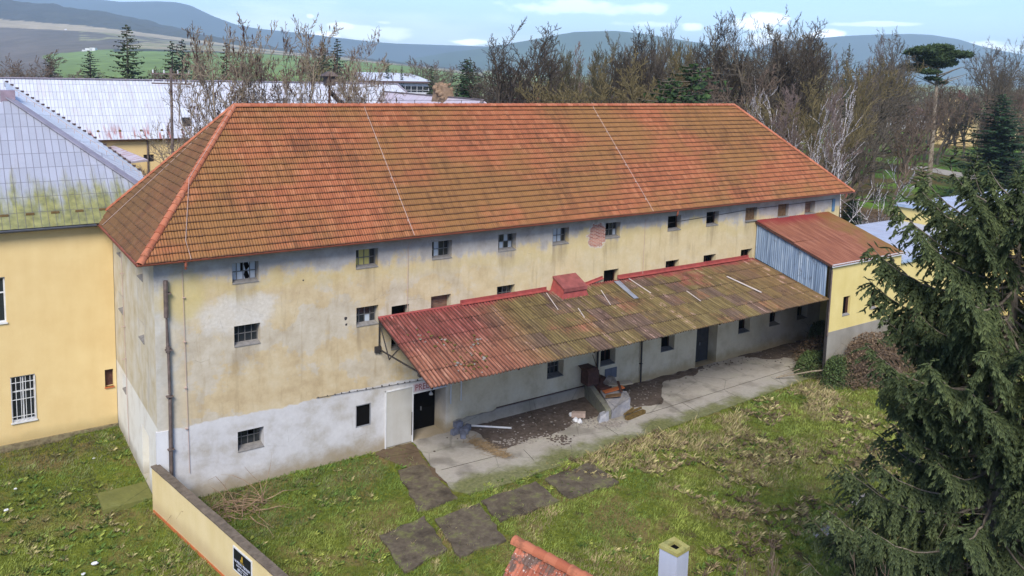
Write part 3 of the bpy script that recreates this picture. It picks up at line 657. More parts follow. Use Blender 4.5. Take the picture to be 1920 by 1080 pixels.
lh = [(9.6-2.8-.6, 9.6-2.8+.6, 6.42, 7.34, .5), (9.6-7.8-.58, 9.6-7.8+.58, 6.42, 7.34, .5), (9.6-2.8-.6, 9.6-2.8+.6, 9.2, 10.1, .5), (9.6-7.95-.5, 9.6-7.95+.5, 9.2, 10.1, .5), (9.6-7.4-.45, 9.6-7.4+.45, 2.5, 3.3, .4), (9.6-3.29, 9.6-1.8, 0.02, 2.42, .6)]
mb = MB(); wall_holes(mb, (0, 9.6, 0), (0, -1, 0), (-1, 0, 0), 9.6, 10.62, lh, 0, -.3); mb.build('wall', SIDE, bld)
mb = MB(); mb.face([(46.7, 0, -.3), (46.7, 9.6, -.3), (46.7, 9.6, 10.62), (46.7, 0, 10.62)]); mb.face([(0, 9.6, -.3), (46.7, 9.6, -.3), (46.7, 9.6, 10.62), (0, 9.6, 10.62)]); mb.build('wall', CREAMW, bld)
# corner pier at the foot of the near corner
mb = MB(); mb.b2((-.05, -.06, -.3), (.42, .1, 3.3)); mb.build('corner_pier', WHITEW, bld)
BRICK = Mat('brick_infill', .9, .15); _P = BRICK.pos(); _x, _y, _z = BRICK.xyz(_P); _b = BRICK.n('ShaderNodeTexBrick'); BRICK.t.links.new(BRICK.comb(_x, _z, 0.), _b.inputs['Vector'])
for a, b in (('Color1', C(132, 84, 66)), ('Color2', C(176, 128, 104)), ('Mortar', C(128, 118, 106))): _b.inputs[a].default_value = b
_b.inputs['Scale'].default_value = 1.; _b.inputs['Brick Width'].default_value = .27; _b.inputs['Row Height'].default_value = .08; _b.inputs['Mortar Size'].default_value = .012
BRICK.col(BRICK.mix(BRICK.ma('MULTIPLY', BRICK.noise(_P, 3, 4), .6), _b.outputs[0], C(96, 74, 62))); BRICK = BRICK.m
def window(P, U, N, w, h, dep, kind, parent, seed=0):
    """P: centre on the wall face; the frame sits deep in the opening"""
    P = np.array(P, float); U = np.array(U, float); N = np.array(N, float); Z = np.array([0, 0, 1.]); rr = random.Random(seed)
    at = lambda u, z, d: P+U*u+Z*z-N*d
    if kind in ('board', 'brick'):
        mb = MB(); d = dep*.55
        mb.box(at(0, 0, dep-.02 if kind == 'brick' else d), (w-.02, .04, h-.02), (U, N, Z))
        if kind == 'board':
            for k in range(3): mb.box(at((k-1)*w*.31, rr.uniform(-.02, .02), d-.03), (w*.29, .03, h*.93), (U, N, Z))
        o = mb.build('window', BRICK if kind == 'brick' else WOOD, parent)
        mb = MB(); mb.box(at(0, -h/2+.03, dep*.4), (w+.04, dep+.1, .05), (U, N, Z)); mb.build('sill', SILL, o); return o
    mb = MB(); fd = dep-.05; nx_, nz_ = (4, 2) if w > 1.0 else (2, 2)
    if kind == 'dark': fd = .05; nx_, nz_ = 1, 1
    t = .05
    mb.box(at(-w/2+t/2, 0, fd), (t, .05, h), (U, N, Z)); mb.box(at(w/2-t/2, 0, fd), (t, .05, h), (U, N, Z))
    mb.box(at(0, h/2-t/2, fd), (w-2*t, .05, t), (U, N, Z)); mb.box(at(0, -h/2+t/2, fd), (w-2*t, .05, t), (U, N, Z))
    if kind not in ('open', 'dark'):
        for k in range(1, nx_): mb.box(at(-w/2+w*k/nx_, 0, fd), (.03, .035, h-2*t), (U, N, Z))
        for k in range(1, nz_): mb.box(at(0, -h/2+h*k/nz_, fd-.002), (w-2*t, .03, .035), (U, N, Z))
    elif kind == 'open' and rr.random() < .6:
        k = rr.choice([-.2, 0, .2]); mb.box(at(k, 0, fd), (.035, .035, h-2*t), (U, N, Z))
    o = mb.build('window', FRAME if kind not in ('open', 'dark') else RUSTM if kind == 'open' else GREYP, parent)
    # panes: one mesh, some missing or dusty
    mb = MB()
    mb.box(at(0, 0, fd+.12), (w, .02, h), (U, N, Z), 2)  # dark backing sheet, painted to stand for the unlit room behind
    if kind in ('grid', 'gridmilk', 'yellow', 'broken'):
        for i in range(nx_):
            for j in range(nz_):
                a0, a1 = -w/2+w*i/nx_+.02, -w/2+w*(i+1)/nx_-.02; b0, b1 = -h/2+h*j/nz_+.02, -h/2+h*(j+1)/nz_-.02
                q = rr.random()
                mt = 0
                if kind == 'gridmilk' and q < .55: mt = 1
                if kind == 'yellow': mt = 3 if (i < 3 and q < .8) else (1 if q < .5 else 0)
                if kind == 'grid' and q < .12: mt = 1
                if kind == 'broken':
                    mt = 1
                    if (i, j) in ((2, 1), (2, 0)):    # smashed: leave shards on the frame
                        for sh in ([(a0, b0), (a0+.09, b0), (a0, b0+.3)], [(a1, b1), (a1-.07, b1), (a1, b1-.22)], [(a0, b1), (a0+.05, b1), (a0, b1-.2)], [(a1, b0), (a1, b0+.12), (a1-.12, b0)]): mb.face([at(x, z, fd+.01) for x, z in sh], 1)
                        continue
                    if (i, j) == (1, 1): a1 -= .1
                if q > .93 and kind != 'broken': continue
                mb.face([at(a0, b0, fd+.01), at(a1, b0, fd+.01), at(a1, b1, fd+.01), at(a0, b1, fd+.01)], mt)
    mb.build('pane', [GLASS, MILK, DARK, YGL], o)
    if kind != 'dark':
        mb = MB(); p = [at(-w/2+.005, -h/2+.004, -.03), at(w/2-.005, -h/2+.004, -.03), at(w/2-.005, -h/2+.004, fd-.03), at(-w/2+.005, -h/2+.004, fd-.03)]
        q = [at(-w/2+.005, -h/2+.04, -.03), at(w/2-.005, -h/2+.04, -.03), at(w/2-.005, -h/2+.12, fd-.03), at(-w/2+.005, -h/2+.12, fd-.03)]
        mb.hexa(p+q); mb.build('sill', SILL, o)
    return o
for i, (x, z, w, h, dep, kind) in enumerate(wins):
    o = window((x, 0, z), (1, 0, 0), (0, -1, 0), w, h, dep, kind, bld, i)
    if kind == 'broken': o['label'] = 'window with whitish panes and a jagged dark hole'
    if kind == 'yellow': o['label'] = 'window with yellowed panes'
    if kind == 'brick': o['label'] = 'window opening bricked up'
    if kind == 'board': o['label'] = 'window opening boarded up'
for i, (a, b, c, d, dep) in enumerate(lh[:5]):
    window((0, 9.6-(a+b)/2, (c+d)/2), (0, -1, 0), (-1, 0, 0), b-a, d-c, dep, 'open', bld, 40+i)
# doors
def door(P, U, N, w, h, dep, m, parent, handle=True):
    P = np.array(P, float); U = np.array(U, float); N = np.array(N, float); Z = np.array([0, 0, 1.])
    at = lambda u, z, d: P+U*u+Z*z-N*d
    mb = MB(); mb.box(at(0, h/2, dep-.04), (w-.02, .05, h-.02), (U, N, Z))
    for k in (-1, 1):
        for zz in (.3, .72): mb.box(at(k*w*.23, h*zz, dep-.075), (w*.34, .03, h*.32), (U, N, Z))
    o = mb.build('door', m, parent)
    if handle:
        mb = MB(); mb.box(at(w*.04, h*.45, dep-.12), (.05, .06, .2), (U, N, Z)); mb.build('handle', GREYP, o)
    return o
door((12.925, 0, 0), (1, 0, 0), (0, -1, 0), 1.86, 2.5, 1.18, DARK, bld)
door((33.33, 0, 0), (1, 0, 0), (0, -1, 0), 1.94, 2.73, .78, plain('black_grey_door', C(66, 64, 64), .8), bld)
door((0, 2.545, .02), (0, -1, 0), (-1, 0, 0), 1.47, 2.38, .6, CREAMW, bld)
# shop door's sliding panel, its white posts and the lintel board
mb = MB(); mb.b2((10.5, -.035, .05), (11.9, -.004, 2.86)); mb.build('sliding_panel', m_render('panel_grey', C(178, 172, 160), C(198, 196, 190)), bld)
mb = MB()
for x in (10.45, 11.93): mb.b2((x-.03, -.07, .0), (x+.03, -.003, 2.93))
mb.b2((10.42, -.06, 2.88), (11.9, -.003, 2.93)); mb.b2((11.96, -.07, 2.5), (13.9, -.003, 2.56)); mb.build('door_frame', WHITEP, bld)
mb = MB(); mb.b2((11.86, -.09, .4), (11.89, -.07, 1.6)); mb.build('bolt_rod', DARKM, bld)
mb = MB(); mb.tube([(13.15, .3, 2.46), (13.15, .3, 2.25)], .01, 5); mb.rock((13.15, .3, 2.16), .10, 0, 4); mb.build('lamp', WHITEP, bld, True)
def text_mesh(body, size, m, name, parent, P, U, V, extr=.004, sx=1.):
    cu = bpy.data.curves.new(name, 'FONT'); cu.body = body; cu.size = size; cu.extrude = extr; cu.align_x = 'CENTER'; cu.align_y = 'CENTER'
    tmp = bpy.data.objects.new(name+'_tmp', cu); COL.objects.link(tmp)
    dg = bpy.context.evaluated_depsgraph_get(); me = bpy.data.meshes.new_from_object(tmp.evaluated_get(dg)); bpy.data.objects.remove(tmp)
    P = np.array(P, float); U = np.array(U, float); V_ = np.array(V, float); W = np.cross(U, V_)
    base = np.zeros(3); q = parent
    while q is not None: base = base+np.array(q.location); q = q.parent
    for v in me.vertices:
        c = v.co; w = P+U*c.x*sx+V_*c.y+W*c.z-base; v.co = w
    me.materials.clear(); me.materials.append(m); me.name = name
    o = bpy.data.objects.new(name, me); COL.objects.link(o); o.parent = parent; return o
mb = MB(); mb.b2((11.99, -.03, 2.58), (13.88, -.004, 3.0)); sgn = mb.build('lintel_board', plain('pinkish_board', C(206, 188, 192), .8, .2, .15, 4), bld)
text_mesh('PREDAJŇA', .44, plain('faded_red_letters', C(138, 62, 66), .8), 'lettering', sgn, (12.94, -.034, 2.775), (1, 0, 0), (0, 0, 1), .003, .86)
# ---- tiled roof
def tile_slope(name, O, S, T, smin, smax, Tn, rows, tw, mats, parent, spt=8, amp=.020, step=.042, seed=0, endjit=.0):
    """O eave origin; S unit along eave; T unit up slope; smin/smax functions of t; rows of interlocking tiles"""
    O = np.array(O, float); S = np.array(S, float); T = np.array(T, float); N = np.cross(S, T); N /= np.linalg.norm(N)
    if N[2] < 0: N = -N
    rr = np.random.RandomState(seed); Vs = []; Fs = []; UVs = []; base = 0
    L0, L1 = smin(0), smax(0); ncol = int(round((L1-L0)/tw*spt)); s = L0+np.arange(ncol+1)*(L1-L0)/ncol
    ph = (s/tw) % 1.0; prof = amp*(.5+.5*np.sin(ph*4*np.pi-1.2))+amp*.5*(ph > .8)
    exp = Tn/rows
    for r in range(rows):
        t0, t1 = r*exp-.03, (r+1)*exp
        tj = rr.normal(0, .006, len(s)//spt+2)[np.minimum((np.floor(s/tw)-math.floor(L0/tw)).astype(int), len(s)//spt+1)]
        zj = rr.normal(0, .004, len(s)//spt+2)[np.minimum((np.floor(s/tw)-math.floor(L0/tw)).astype(int), len(s)//spt+1)]
        rows_ = []
        for t, hgt in ((t0, step-.035), (t0, step), (t1, 0.)):
            a, b = smin(max(t, 0)), smax(max(t, 0)); sc = np.clip(s, a, b)
            tt = t+(tj if t == t0 else 0)
            P = O+sc[:, None]*S+np.asarray(tt).reshape(-1, 1)*T+(prof+hgt+zj)[:, None]*N
            rows_.append(P); UVs.append(np.stack([sc/tw, np.full(len(s), (r+ (0.001 if t == t0 else .995)))], 1))
        Vs += rows_; n = len(s); a, b = smin(max(t0, 0)), smax(max(t0, 0)); a2, b2 = smin(t1), smax(t1)
        ok = (s[1:] > min(a, a2)) & (s[:-1] < max(b, b2)); idx = np.nonzero(ok)[0]
        for k in (0, 1):
            i0 = base+k*n; Fs.append(np.stack([i0+idx, i0+idx+1, i0+n+idx+1, i0+n+idx], 1))
        base += 3*n
    return mesh_np(name, np.vstack(Vs), np.vstack(Fs), mats, parent, uv=np.vstack(UVs))
EZ, RZ, YF, YR, YB = 10.64, 16.6, -.62, 4.8, 10.22
XL, XR, R0, R1 = -.62, 47.32, 4.69, 40.27
nrm = lambda v: np.array(v, float)/np.linalg.norm(v)
Tf = nrm((0, YR-YF, RZ-EZ)); Tl = np.linalg.norm((YR-YF, RZ-EZ))
tile_slope('roof', (XL, YF, EZ), (1, 0, 0), Tf, lambda t: (R0-XL)*t/Tl, lambda t: (XR-XL)-(XR-R1)*t/Tl, Tl, 23, .235, TILE, bld, seed=1)
tile_slope('roof', (XR, YB, EZ), (-1, 0, 0), nrm((0, YR-YB, RZ-EZ)), lambda t: (XR-R1)*t/Tl, lambda t: (XR-XL)-(R0-XL)*t/Tl, Tl, 23, .235, TILE, bld, spt=4, seed=2)
Th = nrm((R0-XL, 0, RZ-EZ)); Thl = np.linalg.norm((R0-XL, RZ-EZ))
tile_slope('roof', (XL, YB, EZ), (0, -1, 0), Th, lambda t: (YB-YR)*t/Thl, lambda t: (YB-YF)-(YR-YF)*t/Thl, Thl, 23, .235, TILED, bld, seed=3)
Th = nrm((R1-XR, 0, RZ-EZ)); Thl = np.linalg.norm((XR-R1, RZ-EZ))
tile_slope('roof', (XR, YF, EZ), (0, 1, 0), Th, lambda t: (YR-YF)*t/Thl, lambda t: (YB-YF)-(YB-YR)*t/Thl, Thl, 25, .235, TILE, bld, spt=4, seed=4)
CAPM = Mat('ridge_clay', .75, .25); _w = CAPM.white(CAPM.vm('FLOOR', CAPM.uv())); _n = CAPM.noise(CAPM.pos(), 3.5, 6, .65)
CAPM.col(CAPM.mix(CAPM.ma('MULTIPLY', CAPM.step(_n, .5, .68), .6), CAPM.ramp(_w, [(0, C(168, 96, 68)), (1, C(198, 126, 94))]), C(120, 78, 58))); CAPM = CAPM.m
def caps(name, A, B, m, parent, r=.15, step=.4, lift=.02):
    A = np.array(A, float); B = np.array(B, float); D = B-A; L = np.linalg.norm(D); D /= L
    X = np.cross(D, (0, 0, 1)); X /= np.linalg.norm(X); Y = np.cross(X, D); n = int(L/step); st = L/n; mb = MB(); k = 8
    for i in range(n):
        p0 = A+D*(i*st-.03)+Y*lift; p1 = A+D*(i+1)*st+Y*lift; ra, rb = r*1.14, r*.95
        ring = lambda p, q: [p+(X*math.cos(math.pi*j/k)*q+Y*(math.sin(math.pi*j/k)*q-.04)) for j in range(k+1)]
        a, b = ring(p0, ra), ring(p1, rb); c = ring(p0, ra-.025)
        for j in range(k):
            mb.face([a[j], b[j], b[j+1], a[j+1]], 0, [(i+.5, .5)]*4); mb.face([a[j], a[j+1], c[j+1], c[j]], 0, [(i+.5, .5)]*4)
    return mb.build(name, m, parent, False)
caps('ridge_cap', (R0, YR, RZ), (R1, YR, RZ), CAPM, bld)
caps('hip_cap', (XL, YF, EZ), (R0, YR, RZ), CAPM, bld); caps('hip_cap', (XL, YB, EZ), (R0, YR, RZ), CAPM, bld, .13)
caps('hip_cap', (XR, YF, EZ), (R1, YR, RZ), CAPM, bld, .13); caps('hip_cap', (XR, YB, EZ), (R1, YR, RZ), CAPM, bld, .13)
# eaves board and soffit
mb = MB(); z = EZ-.07
mb.b2((XL+.08, YF+.08, z-.05), (XR-.08, .0, z)); mb.b2((XL+.08, .0, z-.05), (-.0, YB-.08, z)); mb.b2((46.7, 0, z-.05), (XR-.08, YB-.08, z)); mb.b2((0, 9.6, z-.05), (46.7, YB-.08, z))
mb.build('soffit', m_render('soffit_board', C(120, 104, 92), C(150, 136, 124)), bld)
mb = MB()
def gutter(mb, a, b, r=.085):
    a = np.array(a, float); b = np.array(b, float); d = nrm(b-a); x = np.cross(d, (0, 0, 1)); z = np.array([0, 0, 1.]); k = 6
    for rr_, inv in ((r, 0), (r-.015, 1)):
        A = [a+x*math.cos(math.pi*j/k)*rr_-z*math.sin(math.pi*j/k)*rr_ for j in range(k+1)]; B = [p+(b-a) for p in A]
        for j in range(k): mb.face([A[j], B[j], B[j+1], A[j+1]])
gutter(mb, (XL-.1, YF-.09, EZ+.0), (XR+.05, YF-.09, EZ+.0)); mb.build('gutter', GUTTER, bld)
mb = MB(); gutter(mb, (XL-.09, YB, EZ), (XL-.09, YF-.1, EZ)); mb.build('gutter', GUTTER, bld)
for x in (1.1, 29.3, 46.35):
    mb = MB(); mb.tube([(x, YF-.09, EZ-.06), (x, YF-.09, EZ-.25), (x, YF-.03, EZ-.36)], .055, 8); mb.build('gutter_outlet', GUTTER, bld, True)
# the broken downpipe near the corner
mb = MB(); mb.tube([(.42, -.16, 9.75), (.42, -.16, 8.2)], .095, 8); mb.tube([(.43, -.13, 8.2), (.46, -.12, 6.95)], [.04, .07], 6); mb.tube([(.47, -.14, 6.95), (.47, -.14, 6.7)], .1, 8)
mb.tube([(.48, -.13, 6.7), (.50, -.13, 4.9)], .062, 8); mb.tube([(.5, -.13, 4.7), (.5, -.13, 1.2)], .075, 8); mb.tube([(.5, -.13, 1.2), (.55, -.15, -.1)], .08, 8)
for z in (9.2, 6.8, 4.8, 2.5, 1.2): mb.b2((.36, -.24, z-.02), (.62, -.001, z+.02))
mb.build('drainpipe', PIPEM, bld)
mb = MB(); mb.tube([(27.4, -.1, 5.9), (27.5, -.1, .0)], .05, 6)
for z in (1.2, 2.6, 4.): mb.b2((27.38, -.16, z), (27.56, -.001, z+.03))
mb.build('drainpipe', DARKM, bld)
mb = MB(); mb.tube([(23.95, -.12, 5.9), (23.95, -.12, .9)], .065, 6); mb.build('drainpipe', DARKM, bld)
for x, z in ((14.1, 1.55), (14.72, 1.6)):
    mb = MB(); mb.tube([(x, -.1, 5.6), (x, -.1, z)], .035, 6); mb.build('pipe_stub', WHITEP, bld)
    
# lightning conductors, stubs on the ridge
def wire(name, pts, r, m, parent): mb = MB(); mb.tube(pts, r, 4, 0, False); return mb.build(name, m, parent)
COND = plain('conductor_wire', C(196, 170, 158), .5, .4, .1)
sl = (RZ-EZ)/(YR-YF); rf = lambda y: EZ+(y-YF)*sl+.07
for x0, x1 in ((11.37, 11.56), (26.9, 27.3)):
    mb = MB(); mb.tube([(x0, YR, RZ+.2), (x0, YR-.2, rf(YR-.2)), (x1, YF-.05, rf(YF)+.0), (x1, -.05, 10.0), (x1, -.04, 6.8)], .014, 4, 0, False)
    for k in range(6): y = YR-.6-k*.85; mb.b2((x0+(x1-x0)*(k/6)-.03, y-.03, rf(y)-.05), (x0+(x1-x0)*(k/6)+.03, y+.03, rf(y)+.03))
    mb.build('lightning_conductor', COND, bld)
mb = MB(); mb.tube([(R0+.1, YR, RZ+.2), (1.9, 1.9, EZ+(1.9-YF)*sl+.22), (1.25, -.1, rf(-.1)+.04), (1.3, YF-.12, EZ+.05), (1.1, -.06, 10.2), (1.25, -.05, 1.2)], .013, 4, 0, False)
for z in (8.9, 7.0, 5.0, 3.2): mb.b2((1.1, -.1, z), (1.2, -.001, z+.03))
mb.build('lightning_conductor', COND, bld)
kx = (RZ-EZ)/(R0-XL); mb = MB(); mb.tube([(R0-.1, YR+.3, RZ-.1), (XL-.02, 8.15, EZ+.08)], .016, 4, 0, False); mb.tube([(-.06, 7.0, 10.3), (-.05, 6.3, .3)], .015, 4, 0, False)
for z in (8.6, 6.0, 4.4): mb.b2((-.2, 6.6, z), (-.001, 6.64, z+.03))
mb.build('lightning_conductor', COND, bld)
mb = MB()
for k in range(24): x = R0+.8+k*1.48; mb.tube([(x, YR, RZ+.12), (x, YR, RZ+.32)], .014, 4)
mb.tube([(R0, YR, RZ+.30), (R1, YR, RZ+.30)], .010, 4, 0, False); mb.build('lightning_conductor', DARKM, bld)
# cable drooping along the plaster, right end; iron bits and pits
mb = MB(); mb.tube([(29.2, -.03, 9.72), (33, -.03, 9.85), (37, -.03, 10.02), (41, -.03, 10.05), (46, -.03, 10.1)], .016, 4, 0, False); mb.build('cable', DARKM, bld)
mb = MB()
for k in range(14): x = 7.0+k*.4+rng.uniform(-.08, .08); mb.b2((x, -.05, 3.35-.016*k), (x+.035, -.001, 3.35-.016*k+rng.uniform(.03, .08)))
mb.tube([(6.9, -.05, 3.36), (12.6, -.05, 3.12)], .012, 4, 0, False); mb.build('cable_clips', DARKM, bld)
mb = MB(); mb.b2((44.25, -.03, .5), (45.25, -.003, 1.0)); mb.build('vent_panel', m_render('bluish_panel', C(160, 172, 186), C(184, 192, 200)), bld)
mb = MB(); mb.rock((8.35, .0, 6.92), .09, 0, 3, (1, .25, 1)); mb.rock((8.38, .0, 6.62), .06, 0, 5, (1, .25, 1)); mb.rock((2.1+4.2, .0, 9.0), .04, 0, 6, (1, .3, 1)); mb.build('plaster_hole', DARKM, bld)
mb = MB(); mb.b2((24.65, -.05, .74), (25.1, -.003, 1.36)); mb.b2((25.12, -.05, .74), (25.56, -.003, 1.36)); mb.build('meter_box', plain('grey_blue_metal', C(104, 108, 122), .5, .4, .15), bld)
mb = MB(); mb.b2((45.75, -.06, 9.2), (46.05, -.003, 10.1)); mb.build('vent_panel', plain('blue_panel', C(84, 120, 150), .5, .4, .2), bld)
# plinth laid bare under the canopy
mb = MB(); rr = np.random.RandomState(5); xs = np.arange(14.3, 23.61, .3)
bot = [.03+max(0, .02+.0*x) for x in xs]; top = [.62+.03*rr.rand() if x > 17 else .5+.1*rr.rand() for x in xs]
for i in range(len(xs)-1):
    a, b = xs[i], xs[i+1]; mb.hexa([(a, -.10, -.02), (b, -.10, -.02), (b, -.003, -.02), (a, -.003, -.02), (a, -.08, top[i]), (b, -.08, top[i+1]), (b, -.003, top[i+1]+.02), (a, -.003, top[i]+.02)])
mb.build('plinth', LEDGEM, bld)
mb = MB(); mb.b2((17.0, -.05, .66), (23.6, -.003, .70)); mb.build('ledge', RUSTM, bld)
# ------------------------------------------------------------------ canopy (part of the granary)
CZ0, CZ1, CY = 6.69, 5.27, -5.78
cxl = lambda f: 9.95-.32*f; cxr = lambda f: 37.3+.2*f
def corr_sheet(name, mats, parent, P, nrows, pitch, amp, spp, jag=0., seed=0, lap=.014, x0=0., x1=1.):
    """P(s,f) -> point, s metres along, f 0..1 down; N up"""
    rr = np.random.RandomState(seed); n = int((x1-x0)/pitch*spp); s = np.linspace(x0, x1, n+1); Vs = []; Fs = []; UV = []; b = 0
    N = nrm(np.cross(P(x0+1, 0)-P(x0, 0), P(x0, 0)-P(x0, 1)))
    if N[2] < 0: N = -N
    prof = amp*np.sin(2*np.pi*(s/pitch)); cellj = rr.normal(0, 1, 400)
    for r in range(nrows):
        f0, f1 = r/nrows, (r+1)/nrows+.012
        cj = cellj[(np.floor(s*.92+r*.37)).astype(int)+60*r+5]
        for f, h in ((f0, 0), ((f0+f1)/2, lap*.6), (f1, lap+.006), (f1, lap-.012)):
            ff = f+(cj*jag if f == f1 else 0)
            A = np.array([P(a, q) for a, q in zip(s, np.broadcast_to(ff, s.shape))]); sag = (fnoise(s*.35+seed, np.full(s.shape, r*3.+f*4), 2)-.5)*.05
            Vs.append(A+N*(prof+h+cj*.004+sag)[:, None]); UV.append(np.stack([s, np.full(s.shape, r+min(.999, (f-f0)/(f1-f0)))], 1))
        m_ = len(s); idx = np.arange(m_-1)
        for k in range(3): i0 = b+k*m_; Fs.append(np.stack([i0+idx, i0+idx+1, i0+m_+idx+1, i0+m_+idx], 1))
        b += 4*m_
    return mesh_np(name, np.vstack(Vs), np.vstack(Fs), mats, parent, uv=np.vstack(UV))
def Pc(s, f):
    g = (s-9.95)/(37.3-9.95); x = cxl(f)+(cxr(f)-cxl(f))*g; return np.array([x, -.02+(CY+.02)*f, CZ0+(CZ1-CZ0)*f])
can = corr_sheet('canopy', CANOPY, bld, Pc, 5, .19, .034, 8, .003, 3, x0=9.95, x1=37.3)
cz = lambda y: CZ0+(CZ1-CZ0)*(y/CY)
for k in range(7):
    x = 10.05+k*4.5; mb = MB()
    mb.beam((x, -.05, CZ0-.12), (x-.2, CY+.1, CZ1-.12), .07, .1); mb.beam((x, -.05, 5.15), (x-.15, CY*.78, cz(CY*.78)-.16), .06, .06)
    mb.beam((x, -.08, CZ0-.2), (x, -.08, 4.95), .06, .06); mb.beam((x, -.08, CZ0-.2), (x-.05, CY*.22, 5.0), .045, .045)
    mb.beam((x-.05, CY*.22, 5.04), (x-.08, CY*.42, cz(CY*.42)-.14), .045, .045); mb.b2((x-.22, -.12, 5.0), (x+.1, -.001, 5.3)); mb.b2((x-.25, CY*.78-.1, cz(CY*.78)-.3), (x-.05, CY*.78+.1, cz(CY*.78)-.1))
    mb.build('bracket', DARKM, can)
mb = MB()
for f in (.15, .4, .65, .93): p, q = Pc(10.1, f), Pc(37.2, f); mb.beam(p-np.array([0, 0, .07]), q-np.array([0, 0, .07]), .06, .08)
mb.build('purlin', WOOD, can)
def flash(pts, w=.2, nm_='flashing'):
    mb = MB()
    for a, b in zip(pts[:-1], pts[1:]):
        a = np.array(a, float); b = np.array(b, float)
        mb.hexa([a+(0, -.03, 0), b+(0, -.03, 0), b+(0, -.002, 0), a+(0, -.002, 0), a+(0, -.03, w), b+(0, -.03, w), b+(0, -.002, w), a+(0, -.002, w)])
        mb.hexa([a+(0, -w, -.02), b+(0, -w, -.02), b+(0, -.03, .03), a+(0, -.03, .03), a+(0, -w, .0), b+(0, -w, .0), b+(0, -.03, .05), a+(0, -.03, .05)])
    mb.build(nm_, RED, can)
flash([(14.6, 0, 6.73), (20.1, 0, 6.73)]); flash([(25.3, 0, 6.76), (31.5, 0, 6.74), (36.9, 0, 6.74)]); flash([(22.5, 0, 6.62), (24.15, 0, 6.92)], .14); flash([(10., 0, 6.70), (14.6, 0, 6.70)], .06)
mb = MB()   # sheet-metal housing let into the canopy
a0, a1 = 20.45, 22.15
mb.hexa([(a0-.1, -1.1, 6.35), (a1+.1, -1.1, 6.35), (a1+.1, -.02, 6.6), (a0-.1, -.02, 6.6), (a0+.12, -.95, 6.98), (a1-.1, -.95, 6.98), (a1-.1, -.02, 7.38), (a0+.12, -.02, 7.38)])
vb = mb.build('vent_housing', RED, can)
mb = MB(); mb.hexa([(a0+.05, -1.08, 6.92), (a1-.02, -1.08, 6.92), (a1-.02, -.02, 7.40), (a0+.05, -.02, 7.40), (a0+.05, -1.08, 7.0), (a1-.02, -1.08, 7.0), (a1-.02, -.02, 7.48), (a0+.05, -.02, 7.48)])
mb.b2((a0+.05, -1.09, 6.8), (a1-.02, -1.07, 6.98)); mb.build('lid', plain('brown_red_lid', C(150, 84, 80), .6, .3, .4, 2.), vb) if False else mb.build('vent_lid', plain('brown_red_lid', C(150, 84, 80), .6, .3, .4, 2.), can)
on = lambda x, y, dz=.06: (x, y, cz(y)+dz)
mb = MB(); mb.beam(on(32.84, -1.74, .09), on(33.38, -3.97, .09), .13, .03); setp(mb.build('board', PALEW), 'narrow pale pink board lying down the slope of the canopy', 'board')
mb = MB(); mb.beam(on(25.0, -.25), on(24.75, -2.25), .3, .02); mb.beam(on(25.2, -.3, .08), on(24.85, -2.0, .08), .05, .03); mb.build('patch_sheet', plain('shiny_grey_sheet', C(178, 186, 206), .3, .5, .15, 2., .5), can)
mb = MB(); mb.beam(on(26.05, -.2), on(26.1, -2.0), .06, .02); mb.beam(on(23.3, -.9), on(22.7, -2.4), .035, .02); mb.beam(on(19.9, -.3), on(19.4, -2.0), .035, .02); mb.beam(on(28.6, -2.4, .05), on(28.5, -3.6, .05), .05, .02); mb.beam(on(20.6, -2.2), on(20.3, -3.1), .04, .02); mb.build('cover_strip', PALEW, can)
mb = MB(); rr = np.random.RandomState(8)
for k in range(90):
    cx, cy_ = [(12.0, -3.0), (13.1, -4.3), (11.6, -4.9), (12.4, -5.0), (11.3, -2.2), (13.6, -3.2)][k % 6]; x = cx+rr.normal(0, .28); y = min(-.4, max(-5.6, cy_+rr.normal(0, .3)))
    mb.rock(on(x, y, .05), .03+.06*rr.rand(), int(rr.rand() < .35), k, (1, 1, .5))
mb.build('roof_debris', [plain('moss_clump', C(110, 98, 56), .95, .1, .4, 6.), STONE], can)['kind'] = 'stuff'
# ------------------------------------------------------------------ lean-to annex at the right end
anx = thing('annex', 'yellow lean-to annex with a rusty brown roof and a blue corrugated side', 'building', (41.3, -3., 0))
AX0, AX1, AY = 37.5, 45.25, -5.8; az = lambda y: 9.2+(7.42-9.2)*(y/AY)
def Pa(s, f): return np.array([AX0-.12+s, -.02+(AY-.12)*f, az(-.02+(AY-.12)*f)+.03])
corr_sheet('roof', RUSTR, anx, Pa, 2, .2, .012, 6, .0, 5, x0=0., x1=AX1-AX0+.25)
mb = MB(); hs = [(39.02-AX0, 39.78-AX0, 3.95, 5.2, .22), (42.0-AX0, 42.8-AX0, 3.95, 5.3, .22)]
wall_holes(mb, (AX0+.1, AY, 0), (1, 0, 0), (0, -1, 0), AX1-AX0-.1, 7.3, [(a-.1, b-.1, c, d, e) for a, b, c, d, e in hs], 0, 3.12)
mb.face([(AX1, AY, 0), (AX1, -.01, 0), (AX1, -.01, 9.1), (AX1, AY, 7.3)]); mb.b2((AX0+.1, AY, 7.3), (AX1, AY+.15, 7.38)); mb.build('wall', YELLOW2, anx)
mb = MB(); mb.b2((AX0+.1, AY-.04, -.1), (AX1, AY+.12, 3.14)); mb.build('foundation', GREYW, anx)
for a, b, c, d, e in hs:
    window((AX0+(a+b)/2, AY, (c+d)/2), (1, 0, 0), (0, -1, 0), b-a, d-c, e, 'open', anx, 60)
mb = MB(); mb.b2((AX0-.1, AY-.17, 7.28), (AX1+.15, AY-.13, 7.46)); mb.build('fascia', WHITEP, anx)
